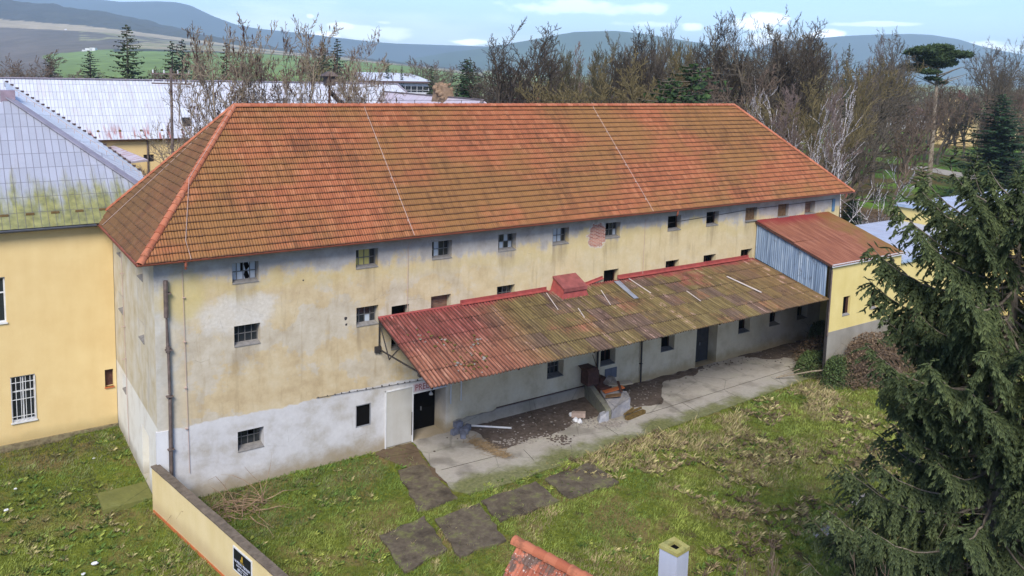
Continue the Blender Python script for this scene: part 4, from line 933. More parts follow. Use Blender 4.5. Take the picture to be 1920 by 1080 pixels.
# blue corrugated side
n = 150; ys = np.linspace(-.04, AY+.3, n); px_ = AX0+.03*np.sign(np.sin(np.arange(n)*np.pi/2+.3))
zb = np.array([cz(y)+.02 for y in ys]); zt = np.array([az(y)-.04 for y in ys])
V = np.concatenate([np.stack([px_, ys, zb], 1), np.stack([px_, ys, zt], 1)]); i = np.arange(n-1)
mesh_np('side_cladding', V, np.stack([i, i+1, n+i+1, n+i], 1), BLUE, anx)
mb = MB(); mb.beam((AX0-.1, -.02, az(0)-.08), (AX0-.1, AY-.1, az(AY)-.06), .05, .14); mb.build('verge_board', RUSTM, anx)
mb = MB(); mb.b2((AX0-.02, AY-.03, -.1), (AX0+.10, AY+.1, 7.26)); mb.build('corner_post', DARKM, anx)
mb = MB(); mb.tube([(AX0-.06, AY-.12, 7.1), (AX0-.06, AY-.12, 3.)], .05, 6); mb.build('drainpipe', PIPEM, anx)
# flat-roofed hall beyond it
hall = thing('flat_roofed_hall', 'low yellow hall with a pale flat roof, partly behind the big spruce', 'building', (55, 0, 0))
p1 = pz(1609, 424, 6.9); p2 = pz(1676, 412, 6.9); HY = float((p1[1]+p2[1])/2); HX = float(p2[0])
FLAT = m_metal_roof('pale_roofing_felt', C(196, 204, 222), 0, .2, 3.0)
def flatblock(x0, x1, y0, y1, z0, z1, par, wm):
    mb = MB(); mb.b2((x0, y0, z0), (x1, y1, z1-.25)); mb.build('wall', wm, par)
    mb = MB(); mb.face([(x0-.2, y0-.2, z1), (x1+.2, y0-.2, z1), (x1+.2, y1+.2, z1), (x0-.2, y1+.2, z1)], 0, [(x0, y0), (x1, y0), (x1, y1), (x0, y1)])
    for a, b in (((x0-.2, y0-.2), (x1+.2, y0-.2)), ((x1+.2, y0-.2), (x1+.2, y1+.2)), ((x1+.2, y1+.2), (x0-.2, y1+.2)), ((x0-.2, y1+.2), (x0-.2, y0-.2))):
        mb.face([(a[0], a[1], z1-.25), (b[0], b[1], z1-.25), (b[0], b[1], z1), (a[0], a[1], z1)], 1)
    mb.face([(x0-.2, y0-.2, z1-.25), (x1+.2, y0-.2, z1-.25), (x1+.2, y1+.2, z1-.25), (x0-.2, y1+.2, z1-.25)], 1)
    mb.build('roof', [FLAT, plain('pale_blue_edge', C(170, 190, 214), .5)], par)
flatblock(45.5, HX-.02, -5.7, HY, -.2, 6.9, hall, YELLOW2)
flatblock(HX+.2, HX+34, HY-11, HY, -.2, 8.35, hall, YELLOW2); print('hall', HX, HY)
for x in (46.6, 49.5, 52.5, 55.5): window((x, -5.7, 4.3), (1, 0, 0), (0, -1, 0), .9, 1.5, .0001+.12, 'dark', hall, 70)
mb = MB()
for k in range(7): x, y = HX+3+k*4.1, HY-8+((k*37) % 5)*1.4; mb.b2((x, y, 8.36), (x+1.6, y+.05, 8.385))
mb.build('roof_puddle', plain('roof_seam', C(120, 112, 116), .5), hall)
# ------------------------------------------------------------------ yellow building on the left with the silver hipped roof
lb = thing('side_building', 'smooth yellow building with barred windows and a mossy silver metal hipped roof', 'building', (-5, 16, 0))
mb = MB(); lhole = [(12-5.75, 12-4.68, 6.15, 8.35, .22), (12-4.65, 12-3.62, 1.14, 3.42, .22), (12-.56, 12-.17, 2.12, 3.02, .3)]
wall_holes(mb, (-12, 9.5, 0), (1, 0, 0), (0, -1, 0), 11.98, 10.7, lhole, 0, -.4); mb.b2((-12, 9.62, -.3), (4.3, 55.5, 10.4)) if False else None
mb.face([(-12, 9.5, -.3), (-12, 55.5, -.3), (-12, 55.5, 10.7), (-12, 9.5, 10.7)]); mb.face([(4.3, 10.2, -.3), (4.3, 55.5, -.3), (4.3, 55.5, 10.4), (4.3, 10.2, 10.4)])
mb.build('wall', YELLOW, lb)
mb = MB(); mb.b2((-12, 9.38, -.3), (-.03, 9.498, .12)); mb.build('plinth', m_concrete('pebble_plinth', C(96, 86, 66), C(156, 142, 112), .3, None, 6.), lb)
def bars(P, w, h, parent, nb=5, nh=2):
    mb = MB()
    for k in range(nb+1): x = P[0]-w/2+w*k/nb; mb.b2((x-.012, P[1]-.05, P[2]-h/2), (x+.012, P[1]-.03, P[2]+h/2))
    for k in range(nh+1): z = P[2]-h/2+h*(k+.3)/(nh+.6); mb.b2((P[0]-w/2, P[1]-.055, z-.012), (P[0]+w/2, P[1]-.03, z+.012))
    return mb.build('bars', WHITEP, parent)
def pvc(P, w, h, parent, seed):
    mb = MB(); t = .07
    for a, b in (((-w/2, -h/2), (-w/2+t, h/2)), ((w/2-t, -h/2), (w/2, h/2)), ((-w/2+t, h/2-t), (w/2-t, h/2)), ((-w/2+t, -h/2), (w/2-t, -h/2+t)), ((-.03, -h/2+t), (.03, h/2-t)), ((-w/2+t, h*.14), (-.03, h*.14+.06)), ((.03, h*.14), (w/2-t, h*.14+.06))):
        mb.b2((P[0]+a[0], P[1]+.13, P[2]+a[1]), (P[0]+b[0], P[1]+.18, P[2]+b[1]))
    o = mb.build('window', WHITEP, parent)
    mb = MB(); mb.b2((P[0]-w/2, P[1]+.19, P[2]-h/2), (P[0]+w/2, P[1]+.21, P[2]+h/2)); mb.build('pane', GLASS, o)
    mb = MB(); mb.b2((P[0]-w/2-.04, P[1]-.08, P[2]-h/2-.05), (P[0]+w/2+.04, P[1]+.12, P[2]-h/2+.01)); mb.build('sill', WHITEP, o)
    return o
o = pvc((-5.215, 9.5, 7.25), 1.07, 2.2, lb, 0)
o = pvc((-4.135, 9.5, 2.28), 1.03, 2.28, lb, 1); bars((-4.135, 9.5, 2.28), 1.0, 2.2, o)
mb = MB(); mb.b2((-.56, 9.72, 2.12), (-.17, 9.76, 3.02)); mb.build('hatch', RUSTM, lb)
mb = MB(); mb.b2((-.58, 9.42, 2.06), (-.15, 9.6, 2.12)); mb.build('sill', ORANGEP, lb)
Cn = np.array((3.4, 9.05, 10.66)); Ap = np.array((-3.85, 16.3, 16.46)); Cl = np.array((-11.1, 9.05, 10.66)); Bk = np.array((-3.85, 61.2, 16.46))
WHITEB = m_metal_roof('bright_band_sheets', C(222, 230, 240), 0, .1, 3., 1.4)
def roof_poly(mb, pts, O, U, m=0):
    pts = [np.array(p, float) for p in pts]; N = np.cross(pts[1]-pts[0], pts[2]-pts[0]); N /= np.linalg.norm(N); U = np.array(U, float); V_ = np.cross(N, U)
    if V_[2] < 0: V_ = -V_
    O = np.array(O, float); mb.face(pts, m, [((p-O)@U, (p-O)@V_) for p in pts])
mb = MB(); roof_poly(mb, [Cl, Cn, Ap], Cl, (1, 0, 0)); mb.build('roof', SILVER, lb)
E1 = np.array((4.95, 10.6, 10.36)); E2 = np.array((4.95, 55.6, 10.36))
mb = MB(); roof_poly(mb, [Cn, E1, Ap], E1, (0, 1, 0)); roof_poly(mb, [E1, E2, Bk, Ap], E1, (0, 1, 0)); roof_poly(mb, [Ap, Bk, (-11.1, 55, 10.66), Cl], Cl, (0, 1, 0)); mb.build('roof', WHITER, lb)
mb = MB(); mb.beam(Cn+(0, 0, .05), Ap+(0, 0, .06), .42, .07); mb.build('hip_flashing', plain('lilac_flashing', C(150, 146, 160), .45, .4, .2, 2.), lb)
H_ = lambda t: Cn+(Ap-Cn)*t
G1_ = py_(265, 322, 13.6); G2_ = py_(183, 262, 15.6); G3_ = py_(8, 151, 19.5)
mb = MB(); roof_poly(mb, [H_(.27), G1_, G2_, H_(.55)], H_(.27), nrm(Ap-Cn)); roof_poly(mb, [H_(.55), G2_, G3_, H_(1.)], H_(.27), nrm(Ap-Cn)); roof_poly(mb, [H_(.27), H_(.22)+(.1, 0, -.0), G1_], H_(.27), nrm(Ap-Cn)); mb.build('roof_band', WHITEB, lb)
mb = MB(); dz_ = np.array((0, 0, .34))
for a, b in ((G1_, G2_), (G2_, G3_)):
    mb.face([a, b, b-dz_, a-dz_]); n_ = int(np.linalg.norm(b-a)/.35)
    for k in range(n_): q = a+(b-a)*(k+.5)/n_; mb.box(q+(0, 0, .03), (.16, .16, .1))
mb.build('verge_edge', plain('dark_red_edge', C(84, 66, 66), .7), lb)
mb = MB(); mb.b2((-4.15, 16.1, 16.2), (-3.5, 17.0, 16.85)); mb.build('ridge_end_cap', plain('lilac_cap', C(158, 140, 152), .5), lb)
mb = MB(); p = (pz(168, 268, 12.6)); yy = 40.; 
fx = lambda y, g: np.array([4.95+(-3.85-4.95)*g, y, 10.36+6.1*g])
mb.beam(py_(170, 269, 15.1)+(0, 0, .06), py_(187, 281, 14.6)+(0, 0, .06), .25, .05); mb.build('roof_vent', DARKM, lb)
mb = MB(); gutter(mb, (-11.3, 8.98, 10.62), (-.75, 8.98, 10.62), .09); mb.b2((-12, 9.05, 10.5), (-.2, 9.5, 10.58)); mb.build('gutter', plain('grey_gutter', C(96, 100, 110), .5), lb)
for g in range(3):
    mb = MB()
    for k in range(22):
        t = (k+.5)/22; a = Cn*(1-t)+Ap*t
        if g == 0: mb.b2(a+(.35, .1, .2), a+(.37, .12, .42))
    if g == 0: mb.tube([Cn+(.36, .1, .42), Ap+(.36, .1, .42)], .012, 4, 0, False); mb.build('lightning_conductor', COND, lb)
SG = plain('dark_guard', C(120, 96, 60), .8)
for k in range(13): mb = MB(); x = -10+k*1.05; y = 9.05+.62; mb.b2((x, y, 10.66+.5+.02), (x+.35, y+.05, 10.66+.5+.12)); mb.build('snow_guard', SG, lb)
# small pinkish porch roof behind
q = [pz(183, 260, 10.3), pz(277, 299, 9.4), pz(245, 303, 9.2), pz(215, 282, 9.7)]
mb = MB(); top = [np.array(a) for a in q]; bot = [a-np.array((0, 0, .18)) for a in top]
roof_poly(mb, top, top[0], nrm(top[1]-top[0])); 
for i in range(4): mb.face([bot[i], bot[(i+1) % 4], top[(i+1) % 4], top[i]], 0, [(0, 0)]*4)
mb.build('porch_roof', PINKR, lb)
# ------------------------------------------------------------------ long white-roofed building behind
bb = thing('rear_building', 'long yellow building behind the granary under a pale sheet metal roof', 'building', (12, 58, 0))
YE, YT, ZE, ZT = 55.3, 61.45, 10.6, 16.45
mb = MB(); wall_holes(mb, (4.5, YE+.4, 0), (1, 0, 0), (0, -1, 0), 35.5, 10.5, [(9.0-4.5+1.2, 9.0-4.5+2.2, 8.2, 8.95, .2)], 0, -.3); mb.b2((-22, 56., -.3), (4.4, 66.5, 10.5)); mb.b2((4.5, 56.2, -.3), (46, 66.5, 10.45)); mb.build('wall', YELLOW, bb)
mb = MB(); roof_poly(mb, [(-22, YE, ZE), (46.6, YE, ZE), (41.9, YT, ZT), (-22, YT, ZT)], (-22, YE, ZE), (1, 0, 0)); roof_poly(mb, [(46.6, YE, ZE), (46.6, 67.5, ZE), (41.9, YT, ZT)], (46.6, YE, ZE), (0, 1, 0)); roof_poly(mb, [(46.6, 67.5, ZE), (-22, 67.5, ZE), (-22, YT, ZT), (41.9, YT, ZT)], (46.6, 67.5, ZE), (-1, 0, 0)); mb.build('roof', WHITER, bb)
mb = MB(); mb.beam((-22, YT, ZT+.04), (41.9, YT, ZT+.04), .4, .1); mb.beam((41.9, YT, ZT+.04), (46.6, YE, ZE+.04), .35, .1); mb.build('ridge_flashing', plain('dull_lilac', C(160, 150, 160), .5), bb)
mb = MB(); mb.tube([(10.6, YE+.3, 10.5), (10.6, YE+.3, 0)], .09, 6); mb.build('drainpipe', PIPEM, bb)
mb = MB(); gutter(mb, (5.2, YE-.1, ZE-.02), (46, YE-.1, ZE-.02), .1); mb.build('gutter', RUSTM, bb)
mb = MB(); mb.b2((14.3, 56.5, 11.75), (15.1, 57.2, 12.65)); mb.build('roof_hatch', DARKM, bb)
for k in range(18): mb = MB(); x = 6+k*2.0; mb.b2((x, YE+.75, ZE+.7), (x+.22, YE+.85, ZE+.92)); mb.build('snow_guard', SG, bb)
mb = MB()
for k in range(4): mb.b2((10.25+k*.22, YE+.4, 8.2), (10.28+k*.22, YE+.43, 8.95))
mb.b2((10.2, YE+.55, 8.2), (11.2, YE+.58, 8.95)); mb.build('window', DARKM, bb)
# wing coming forward at its right end
wg = thing('rear_wing', 'wing with a faded pink striped metal roof and a crumbling chimney behind the granary ridge', 'building', (39.5, 45, 0))
mb = MB(); roof_poly(mb, [(33.4, 33, 10.4), (33.4, 56, 10.4), (39.4, 60, 15.5), (39.4, 37, 15.5)], (33.4, 33, 10.4), (0, 1, 0)); roof_poly(mb, [(33.4, 33, 10.4), (45.4, 33, 10.4), (39.4, 37, 15.5)], (33.4, 33, 10.4), (1, 0, 0)); roof_poly(mb, [(45.4, 33, 10.4), (45.4, 56, 10.4), (39.4, 60, 15.5), (39.4, 37, 15.5)], (45.4, 33, 10.4), (0, 1, 0)); mb.build('roof', PINKR, wg)
mb = MB(); mb.beam((39.4, 60, 15.54), (39.4, 37, 15.54), .3, .08); mb.beam((39.4, 37, 15.54), (33.4, 33, 10.45), .3, .08); mb.beam((33.6, 55.4, 10.5), (39.4, 59.9, 15.56), .3, .1); mb.build('ridge_flashing', plain('brown_flashing', C(120, 108, 108), .6), wg)
mb = MB(); mb.b2((33.9, 33.5, -.3), (44.9, 55.2, 10.4)); mb.build('wall', YELLOW, wg)
mb = MB(); mb.hexa([(38.6, 43.8, 14.4), (40.4, 43.8, 14.4), (40.4, 46.6, 14.4), (38.6, 46.6, 14.4), (39.0, 44.1, 16.6), (39.9, 44.0, 16.2), (40.0, 46.2, 17.0), (38.8, 46.0, 16.9)])
for k in range(26): mb.rock((39.4+rng.uniform(-.9, .9), 45.2+rng.uniform(-1.5, 1.4), 16.0+rng.uniform(-1., .9)), rng.uniform(.18, .4), 0, k)
mb.build('chimney', plain('crumbling_brick', C(150, 126, 104), .95, .1, .35, 2.), wg)
# ------------------------------------------------------------------ school and village
def gable(name, label, u, v_base_hint, depth, w, l, h, rh, rot, wm, rm, grp=None, wins_=True, flat=False):
    p, vb = gnd(u, depth, -.2); t = thing(name, label, 'house', (p[0], p[1], -.2), grp)
    ca, sa = math.cos(rot), math.sin(rot); tr = lambda x, y, z: (p[0]+x*ca-y*sa, p[1]+x*sa+y*ca, z-.2)
    mb = MB(); mb.hexa([tr(-l/2, -w/2, 0), tr(l/2, -w/2, 0), tr(l/2, w/2, 0), tr(-l/2, w/2, 0), tr(-l/2, -w/2, h), tr(l/2, -w/2, h), tr(l/2, w/2, h), tr(-l/2, w/2, h)])
    for s in (-1, 1): mb.face([tr(s*l/2, -w/2, h), tr(s*l/2, w/2, h), tr(s*l/2, 0, h+rh)])
    mb.build('wall', wm, t)
    mb = MB(); e = .5
    for s in (-1, 1):
        a, b, c, d = tr(-l/2-e, s*(w/2+e), h-e*rh/(w/2)), tr(l/2+e, s*(w/2+e), h-e*rh/(w/2)), tr(l/2+e, 0, h+rh), tr(-l/2-e, 0, h+rh); up = lambda q: (q[0], q[1], q[2]+.18)
        mb.hexa([a, b, c, d, up(a), up(b), up(c), up(d)])
    ro = mb.build('roof', rm, t)
    if wins_:
        mb = MB(); n = max(2, int(l/3))
        for k in range(n):
            x = -l/2+l*(k+.5)/n
            for s in (-1, 1):
                q = [tr(x-.5, s*(w/2+.03), h*.45), tr(x+.5, s*(w/2+.03), h*.45), tr(x+.5, s*(w/2+.03), h*.8), tr(x-.5, s*(w/2+.03), h*.8)]; mb.face(q)
        mb.build('window', GLASS, t)
        mb = MB(); c = tr(l*.2, .3, h+rh); mb.b2((c[0]-.3, c[1]-.3, h), (c[0]+.3, c[1]+.3, h+rh+.9)); mb.build('chimney', RUSTM, ro)
    return t
ROOFW = plain('white_roofing', C(216, 222, 234), .5, .3, .1, .3); ROOFR = plain('red_roof_tiles', C(150, 84, 66), .85, .2, .25, .5); ROOFB = plain('brown_roof_tiles', C(104, 76, 68), .85, .2, .25, .5)
d = 230.; a = vdist(672, 152, d); b = vdist(858, 150, d); sc = thing('school_building', 'long flat white school with rows of windows beyond the rear roofs', 'building', tuple((a+b)/2*np.array([1, 1, 0])))
U_ = nrm((1, .02, 0)); Wd = np.array([-U_[1], U_[0], 0]); L = float((b-a)@U_); O = np.array([a[0], a[1], 0])
def ub(mb, u0, u1, d0, d1, z0, z1, m=0): mb.hexa([O+U_*u0+Wd*d0+np.array([0, 0, z0]), O+U_*u1+Wd*d0+np.array([0, 0, z0]), O+U_*u1+Wd*d1+np.array([0, 0, z0]), O+U_*u0+Wd*d1+np.array([0, 0, z0])]+[O+U_*u0+Wd*d0+np.array([0, 0, z1]), O+U_*u1+Wd*d0+np.array([0, 0, z1]), O+U_*u1+Wd*d1+np.array([0, 0, z1]), O+U_*u0+Wd*d1+np.array([0, 0, z1])], m)
mb = MB(); ub(mb, 0, L, 0, 16, -.3, 14.2); mb.build('wall', WHITEW, sc)
mb = MB(); p = [O+U_*-.6+Wd*-.8, O+U_*(L+.6)+Wd*-.8, O+U_*(L+.6)+Wd*12, O+U_*4+Wd*12]; z = [14.6, 14.6, 16.7, 16.7]
mb.hexa([q+np.array([0, 0, zz-.3]) for q, zz in zip(p, z)]+[q+np.array([0, 0, zz]) for q, zz in zip(p, z)]); mb.build('roof', ROOFW, sc)
mb = MB(); ub(mb, -.7, L+.7, -.9, -.7, 14.0, 14.5); mb.build('fascia', plain('brown_fascia', C(110, 88, 88)), sc)
for row, z0 in enumerate((11.4, 8.0, 4.6)):
    for k in range(11):
        u0 = 2.+k*L/11.5; mb = MB(); ub(mb, u0, u0+1.9, -.06, -.02, z0, z0+1.7); o = mb.build('window', GLASS, sc)
        mb = MB(); ub(mb, u0+.9, u0+1.05, -.1, -.06, z0, z0+1.7); ub(mb, u0, u0+1.9, -.1, -.065, z0+.5, z0+.6); mb.build('frame', WHITEP, o)
vill = [('pale house with a white roof, leftmost of the village at the foot of the hill', 28, 260, 8, 12, 4.5, 3, .5, WHITEW, ROOFB), ('white gabled house left of the bare round tree', 80, 270, 9, 14, 4.5, 3, .4, WHITEW, ROOFW),
        ('house with a bright white pyramid-like roof just over the rear roof ridge', 92, 190, 10, 15, 4.6, 4, .3, CREAMW, ROOFW), ('low flat pale building under the paired dark conifers', 175, 220, 8, 16, 5., .8, .2, CREAMW, STONE),
        ('small white house glimpsed through the walnut branches', 452, 240, 8, 12, 5, 2.6, .3, WHITEW, ROOFW), ('white house with a dark roof between the walnut stems', 480, 300, 8, 14, 6, 3, .1, WHITEW, ROOFB),
        ('pale house with brown roof to the right of the school', 905, 230, 9, 14, 6.5, 3.5, .25, WHITEW, ROOFB), ('cream house with a red roof behind the big bare tree', 985, 210, 9, 13, 7.5, 4.2, .4, CREAMW, ROOFR),
        ('small peach house with a red roof right of the big bare tree', 1075, 215, 9, 12, 6.5, 3.6, .2, plain('peach_wall', C(214, 178, 150)), ROOFR), ('distant pale house among the trees behind the ridge end', 1335, 280, 8, 14, 5, 2.5, .6, WHITEW, ROOFW),
        ('yellow villa with a red roof seen past the tall pine', 1790, 255, 11, 16, 11, 4.5, .35, YELLOW, ROOFR), ('white house glimpsed left of the tall pine', 1700, 330, 10, 16, 6, 3.5, .2, WHITEW, ROOFB), ('long red-roofed house at the far right behind the park trees', 1895, 300, 10, 20, 9, 5, .2, CREAMW, ROOFR),
        ('grey-roofed house left of the birch behind the hip', 1490, 250, 9, 15, 5, 3, .4, WHITEW, STONE)]
for (lab, u, dep, w, l, h, rh, rot, wm, rm) in vill: gable('house', lab, u, 0, dep, w, l, h, rh, rot, wm, rm, 'village houses in the distance')
# chapel and villa on the slope: their ground is the hillside
def hill_z(u, v, w): return vdist(u, v, w)
p = hill_z(125, 66, 2280.); ch = thing('chapel', 'tiny white twin-winged chapel with a tower on the hillside', 'church', tuple(p))
mb = MB(); mb.b2((p[0]-11, p[1]-5, p[2]-6), (p[0]+7, p[1]+5, p[2]+7)); mb.b2((p[0]-12, p[1]-5.5, p[2]-6), (p[0]-6, p[1]+5.5, p[2]+10)); mb.b2((p[0]+2, p[1]-5.5, p[2]-6), (p[0]+8, p[1]+5.5, p[2]+10)); mb.build('wall', WHITEW, ch)
mb = MB(); mb.b2((p[0]-4.4, p[1]-2, p[2]+7), (p[0]+.4, p[1]+2, p[2]+17)); mb.build('tower', WHITEW, ch)
p = hill_z(168, 96, 1500.); vl = thing('hillside_villa', 'white terraced villa on the green hillside', 'house', tuple(p))
mb = MB(); U_ = nrm((RT[0], RT[1], 0)); W_ = np.array([-U_[1], U_[0], 0])
for (a, b, z0, z1) in ((-12, 0, -5, 2.2), (-6, 6, -4, 5.2), (2, 12, -3, 6.4)): mb.box(p+U_*(a+b)/2+np.array([0, 0, (z0+z1)/2]), (b-a, 8, z1-z0), (U_, W_, (0, 0, 1)))
mb.build('wall', WHITEW, vl)
mb = MB()
for k in range(4): mb.box(p+U_*(-10+k*2.6)-W_*4.05+np.array([0, 0, -.4]), (1.2, .1, 1.6), (U_, W_, (0, 0, 1)))
mb.build('window', GLASS, vl)
# ------------------------------------------------------------------ low tiled house and flue at the bottom edge
fh = thing('shed_with_tiled_roof', 'small shed at the bottom edge whose clay tiled gable roof is speckled with lichen', 'shed', (7, -22, 0))
FG = Mat('lichen_clay_tiles', .85, .2); u_ = FG.uv(); f_ = FG.noise(FG.pos(), 16, 5, .7); m_ = FG.noise(FG.pos(), 3, 5, .6)
c_ = FG.ramp(FG.white(FG.vm('FLOOR', u_)), [(0, C(150, 84, 64)), (1, C(196, 122, 96))]); c_ = FG.mix(FG.step(m_, .48, .6), c_, C(112, 90, 80)); c_ = FG.mix(FG.step(f_, .6, .66), c_, C(214, 206, 198)); FG.col(c_); FG = FG.m
D_ = nrm((.24, -.97, 0)); Q_ = np.array([D_[1], -D_[0], 0]); rg = np.array((5.47, -18.23, 6.0)); sl_ = 1.1
drop = 2.7; A0 = rg+Q_*drop-np.array([0, 0, drop*sl_]); Tt = nrm(-Q_*drop+np.array([0, 0, drop*sl_])); TL = drop*math.sqrt(1+sl_**2)
tile_slope('roof', A0, D_, Tt, lambda t: 0., lambda t: 11., TL, 11, .22, FG, fh, spt=6, amp=.05, step=.05, seed=11)
B0 = rg-Q_*drop-np.array([0, 0, drop*sl_]); Tt2 = nrm(Q_*drop+np.array([0, 0, drop*sl_]))
tile_slope('roof', B0+D_*11, -D_, Tt2, lambda t: 0., lambda t: 11., TL, 11, .22, FG, fh, spt=4, amp=.05, step=.05, seed=12)
caps('ridge_cap', rg-D_*.12, rg+D_*11, CAPM, fh, .15, .38, .05)
mb = MB(); k = drop-.25
P8 = lambda s, q, z: (rg+D_*s+Q_*q)*np.array([1, 1, 0])+np.array([0, 0, z])
mb.hexa([P8(.2, k, -.2), P8(10.8, k, -.2), P8(10.8, -k, -.2), P8(.2, -k, -.2), P8(.2, k, 3.2), P8(10.8, k, 3.2), P8(10.8, -k, 3.2), P8(.2, -k, 3.2)])
for s in (.2, 10.8): mb.face([P8(s, k, 3.2), P8(s, -k, 3.2), P8(s, 0, 5.9)])
mb.build('wall', CREAMW, fh)
c4 = [pz(u, v, 6.2) for u, v in [(1237, 1022), (1264, 1008), (1292, 1026), (1270, 1039)]]
ctr = sum(c4)/4; mb = MB(); mb.hexa([np.array([p[0], p[1], -.1]) for p in c4]+[np.array([p[0], p[1], 6.12]) for p in c4]); 
flue = thing('chimney', 'square whitewashed chimney with a moss-covered rim at the bottom edge', 'chimney', (ctr[0], ctr[1], 0))
mb.build('shaft', m_render('bluish_limewash', C(168, 176, 194), C(196, 202, 216)), flue)
mb = MB(); o_ = [ctr+(p-ctr)*1.07 for p in c4]; i_ = [ctr+(p-ctr)*.52 for p in c4]; zz = lambda p, z: np.array([p[0], p[1], z])
for k in range(4):
    a, b = o_[k], o_[(k+1) % 4]; c, d_ = i_[k], i_[(k+1) % 4]
    mb.face([zz(a, 6.22), zz(b, 6.22), zz(d_, 6.22), zz(c, 6.22)]); mb.face([zz(a, 6.12), zz(b, 6.12), zz(b, 6.22), zz(a, 6.22)]); mb.face([zz(c, 5.6), zz(d_, 5.6), zz(d_, 6.22), zz(c, 6.22)])
mb.build('rim', m_concrete('mossy_rim', C(150, 140, 70), C(190, 184, 120), .6, None, 4.), flue)
mb = MB(); mb.face([zz(p, 6.125) for p in [ctr+(q-ctr)*.53 for q in c4]]); mb.build('flue_opening', DARK, flue)
# ------------------------------------------------------------------ perimeter wall and its board
pw = thing('perimeter_wall', 'yellow garden wall with a dark coping and an orange base running from the granary corner', 'wall', (0, -5, 0))
dW = nrm((.195, -1, 0)); nW = np.array([-dW[1]*-1, dW[0], 0]); nW = nrm((1, .195, 0)); w0 = np.array([-.25, -.02, 0])
def wbox(s0, s1, d0, d1, z0, z1, z1b, name, m):
    mb = MB(); P = lambda s, d, z: w0+dW*s+nW*d+np.array([0, 0, z])
    mb.hexa([P(s0, d0, z0), P(s1, d0, z0), P(s1, d1, z0), P(s0, d1, z0), P(s0, d0, z1), P(s1, d0, z1b), P(s1, d1, z1b), P(s0, d1, z1)]); return mb.build(name, m, pw)
wbox(0, 16, 0, .24, -.4, 1.86, 1.64, 'wall', CREAMW if False else m_render('pale_garden_yellow', C(218, 196, 140), C(232, 212, 164), C(186, 160, 120)))
wbox(.1, 16, -.03, -.001, -.4, .02, .04, 'plinth', ORANGEP)
mb = MB(); P = lambda s, d, z: w0+dW*s+nW*d+np.array([0, 0, z]); zc_ = lambda s: 1.86-.0137*s
for k in range(32):
    s0, s1 = k*.5+.0, k*.5+.49; j = rng.uniform(-.006, .006)
    mb.hexa([P(s0, -.05, zc_(s0)+j), P(s1, -.05, zc_(s1)+j), P(s1, .29, zc_(s1)+j), P(s0, .29, zc_(s0)+j), P(s0, -.05, zc_(s0)+.06+j), P(s1, -.05, zc_(s1)+.06+j), P(s1, .29, zc_(s1)+.06+j), P(s0, .29, zc_(s0)+.06+j)])
mb.build('coping', plain('dark_coping', C(120, 108, 94), .9, .15, .35, 4.), pw)
sb = thing('sign_board', 'black real estate board with white writing fixed to the garden wall', 'sign', tuple(P(7.7, -.05, 1.1)))
s0, s1, zt, zb_ = 7.05, 8.42, 1.55, .64
mb = MB(); mb.hexa([P(s0, -.03, zb_), P(s1, -.03, zb_), P(s1, -.004, zb_), P(s0, -.004, zb_), P(s0, -.03, zt), P(s1, -.03, zt), P(s1, -.004, zt), P(s0, -.004, zt)]); mb.build('frame', WHITEP, sb)
mb = MB(); mb.hexa([P(s0+.07, -.036, zb_+.06), P(s1-.07, -.036, zb_+.06), P(s1-.07, -.031, zb_+.06), P(s0+.07, -.031, zb_+.06), P(s0+.07, -.036, zt-.06), P(s1-.07, -.036, zt-.06), P(s1-.07, -.031, zt-.06), P(s0+.07, -.031, zt-.06)]); pn = mb.build('panel', plain('black_board', C(26, 28, 38), .4), sb)
LW = plain('white_letters', C(220, 224, 240), .6, .3, .02); LG = plain('gold_mark', C(196, 160, 60), .5, .3, .1)
sm = (s0+s1)/2; U2 = dW; up_ = (0, 0, 1)
text_mesh('NA PREDAJ / PRENÁJOM', .135, LW, 'lettering', pn, P(sm, -.040, 1.06), U2, up_, .002, .76)
text_mesh('WWW.REALITY.SK', .10, LW, 'lettering', pn, P(sm, -.040, .92), U2, up_, .002, .95) if False else None
text_mesh('REALITNÁ KANCELÁRIA', .085, LW, 'lettering', pn, P(sm, -.040, .93), U2, up_, .002, .9)
text_mesh('0917 717 177', .15, LW, 'lettering', pn, P(sm, -.040, .79), U2, up_, .002, .9) if False else text_mesh('0917 771', .16, LW, 'lettering', pn, P(sm, -.040, .79), U2, up_, .002, 1.1)
mb = MB()
for q in ([(-.05, 0), (.05, 0), (.05, .18), (0, .24), (-.05, .15)], [(-.13, -.01), (-.06, -.01), (-.06, .09), (-.12, .05)], [(-.13, -.05), (.14, -.05), (.14, -.03), (-.13, -.03)]): mb.face([P(sm+a, -.041, 1.2+b) for a, b in q])
mb.build('emblem', LG, pn)
text_mesh('REALITY', .06, LG, 'lettering', pn, P(sm, -.040, 1.125), U2, up_, .002, 1.) if False else None
# ------------------------------------------------------------------ trees
def tubes_np(segs, n=3):
    """segs: array (k,8) p0,p1,r0,r1 -> V,F"""
    S = np.asarray(segs, float); p0, p1, r0, r1 = S[:, :3], S[:, 3:6], S[:, 6], S[:, 7]
    d = p1-p0; d /= np.linalg.norm(d, axis=1)[:, None]+1e-9
    ref = np.where(np.abs(d[:, 2:3]) < .9, np.array([[0, 0, 1.]]), np.array([[1., 0, 0]]))
    a = np.cross(d, ref); a /= np.linalg.norm(a, axis=1)[:, None]+1e-9; b = np.cross(d, a)
    R = []
    for (p, r) in ((p0, r0), (p1, r1)):
        for k in range(n):
            t = 2*math.pi*k/n; R.append(p+(a*math.cos(t)+b*math.sin(t))*r[:, None])
    V = np.stack(R, 1).reshape(-1, 3); m = len(S); o = np.arange(m)[:, None]*2*n
    F = [np.concatenate([o+k, o+n+k, o+n+(k+1) % n, o+(k+1) % n], 1) for k in range(n)]
    return V, np.concatenate(F)
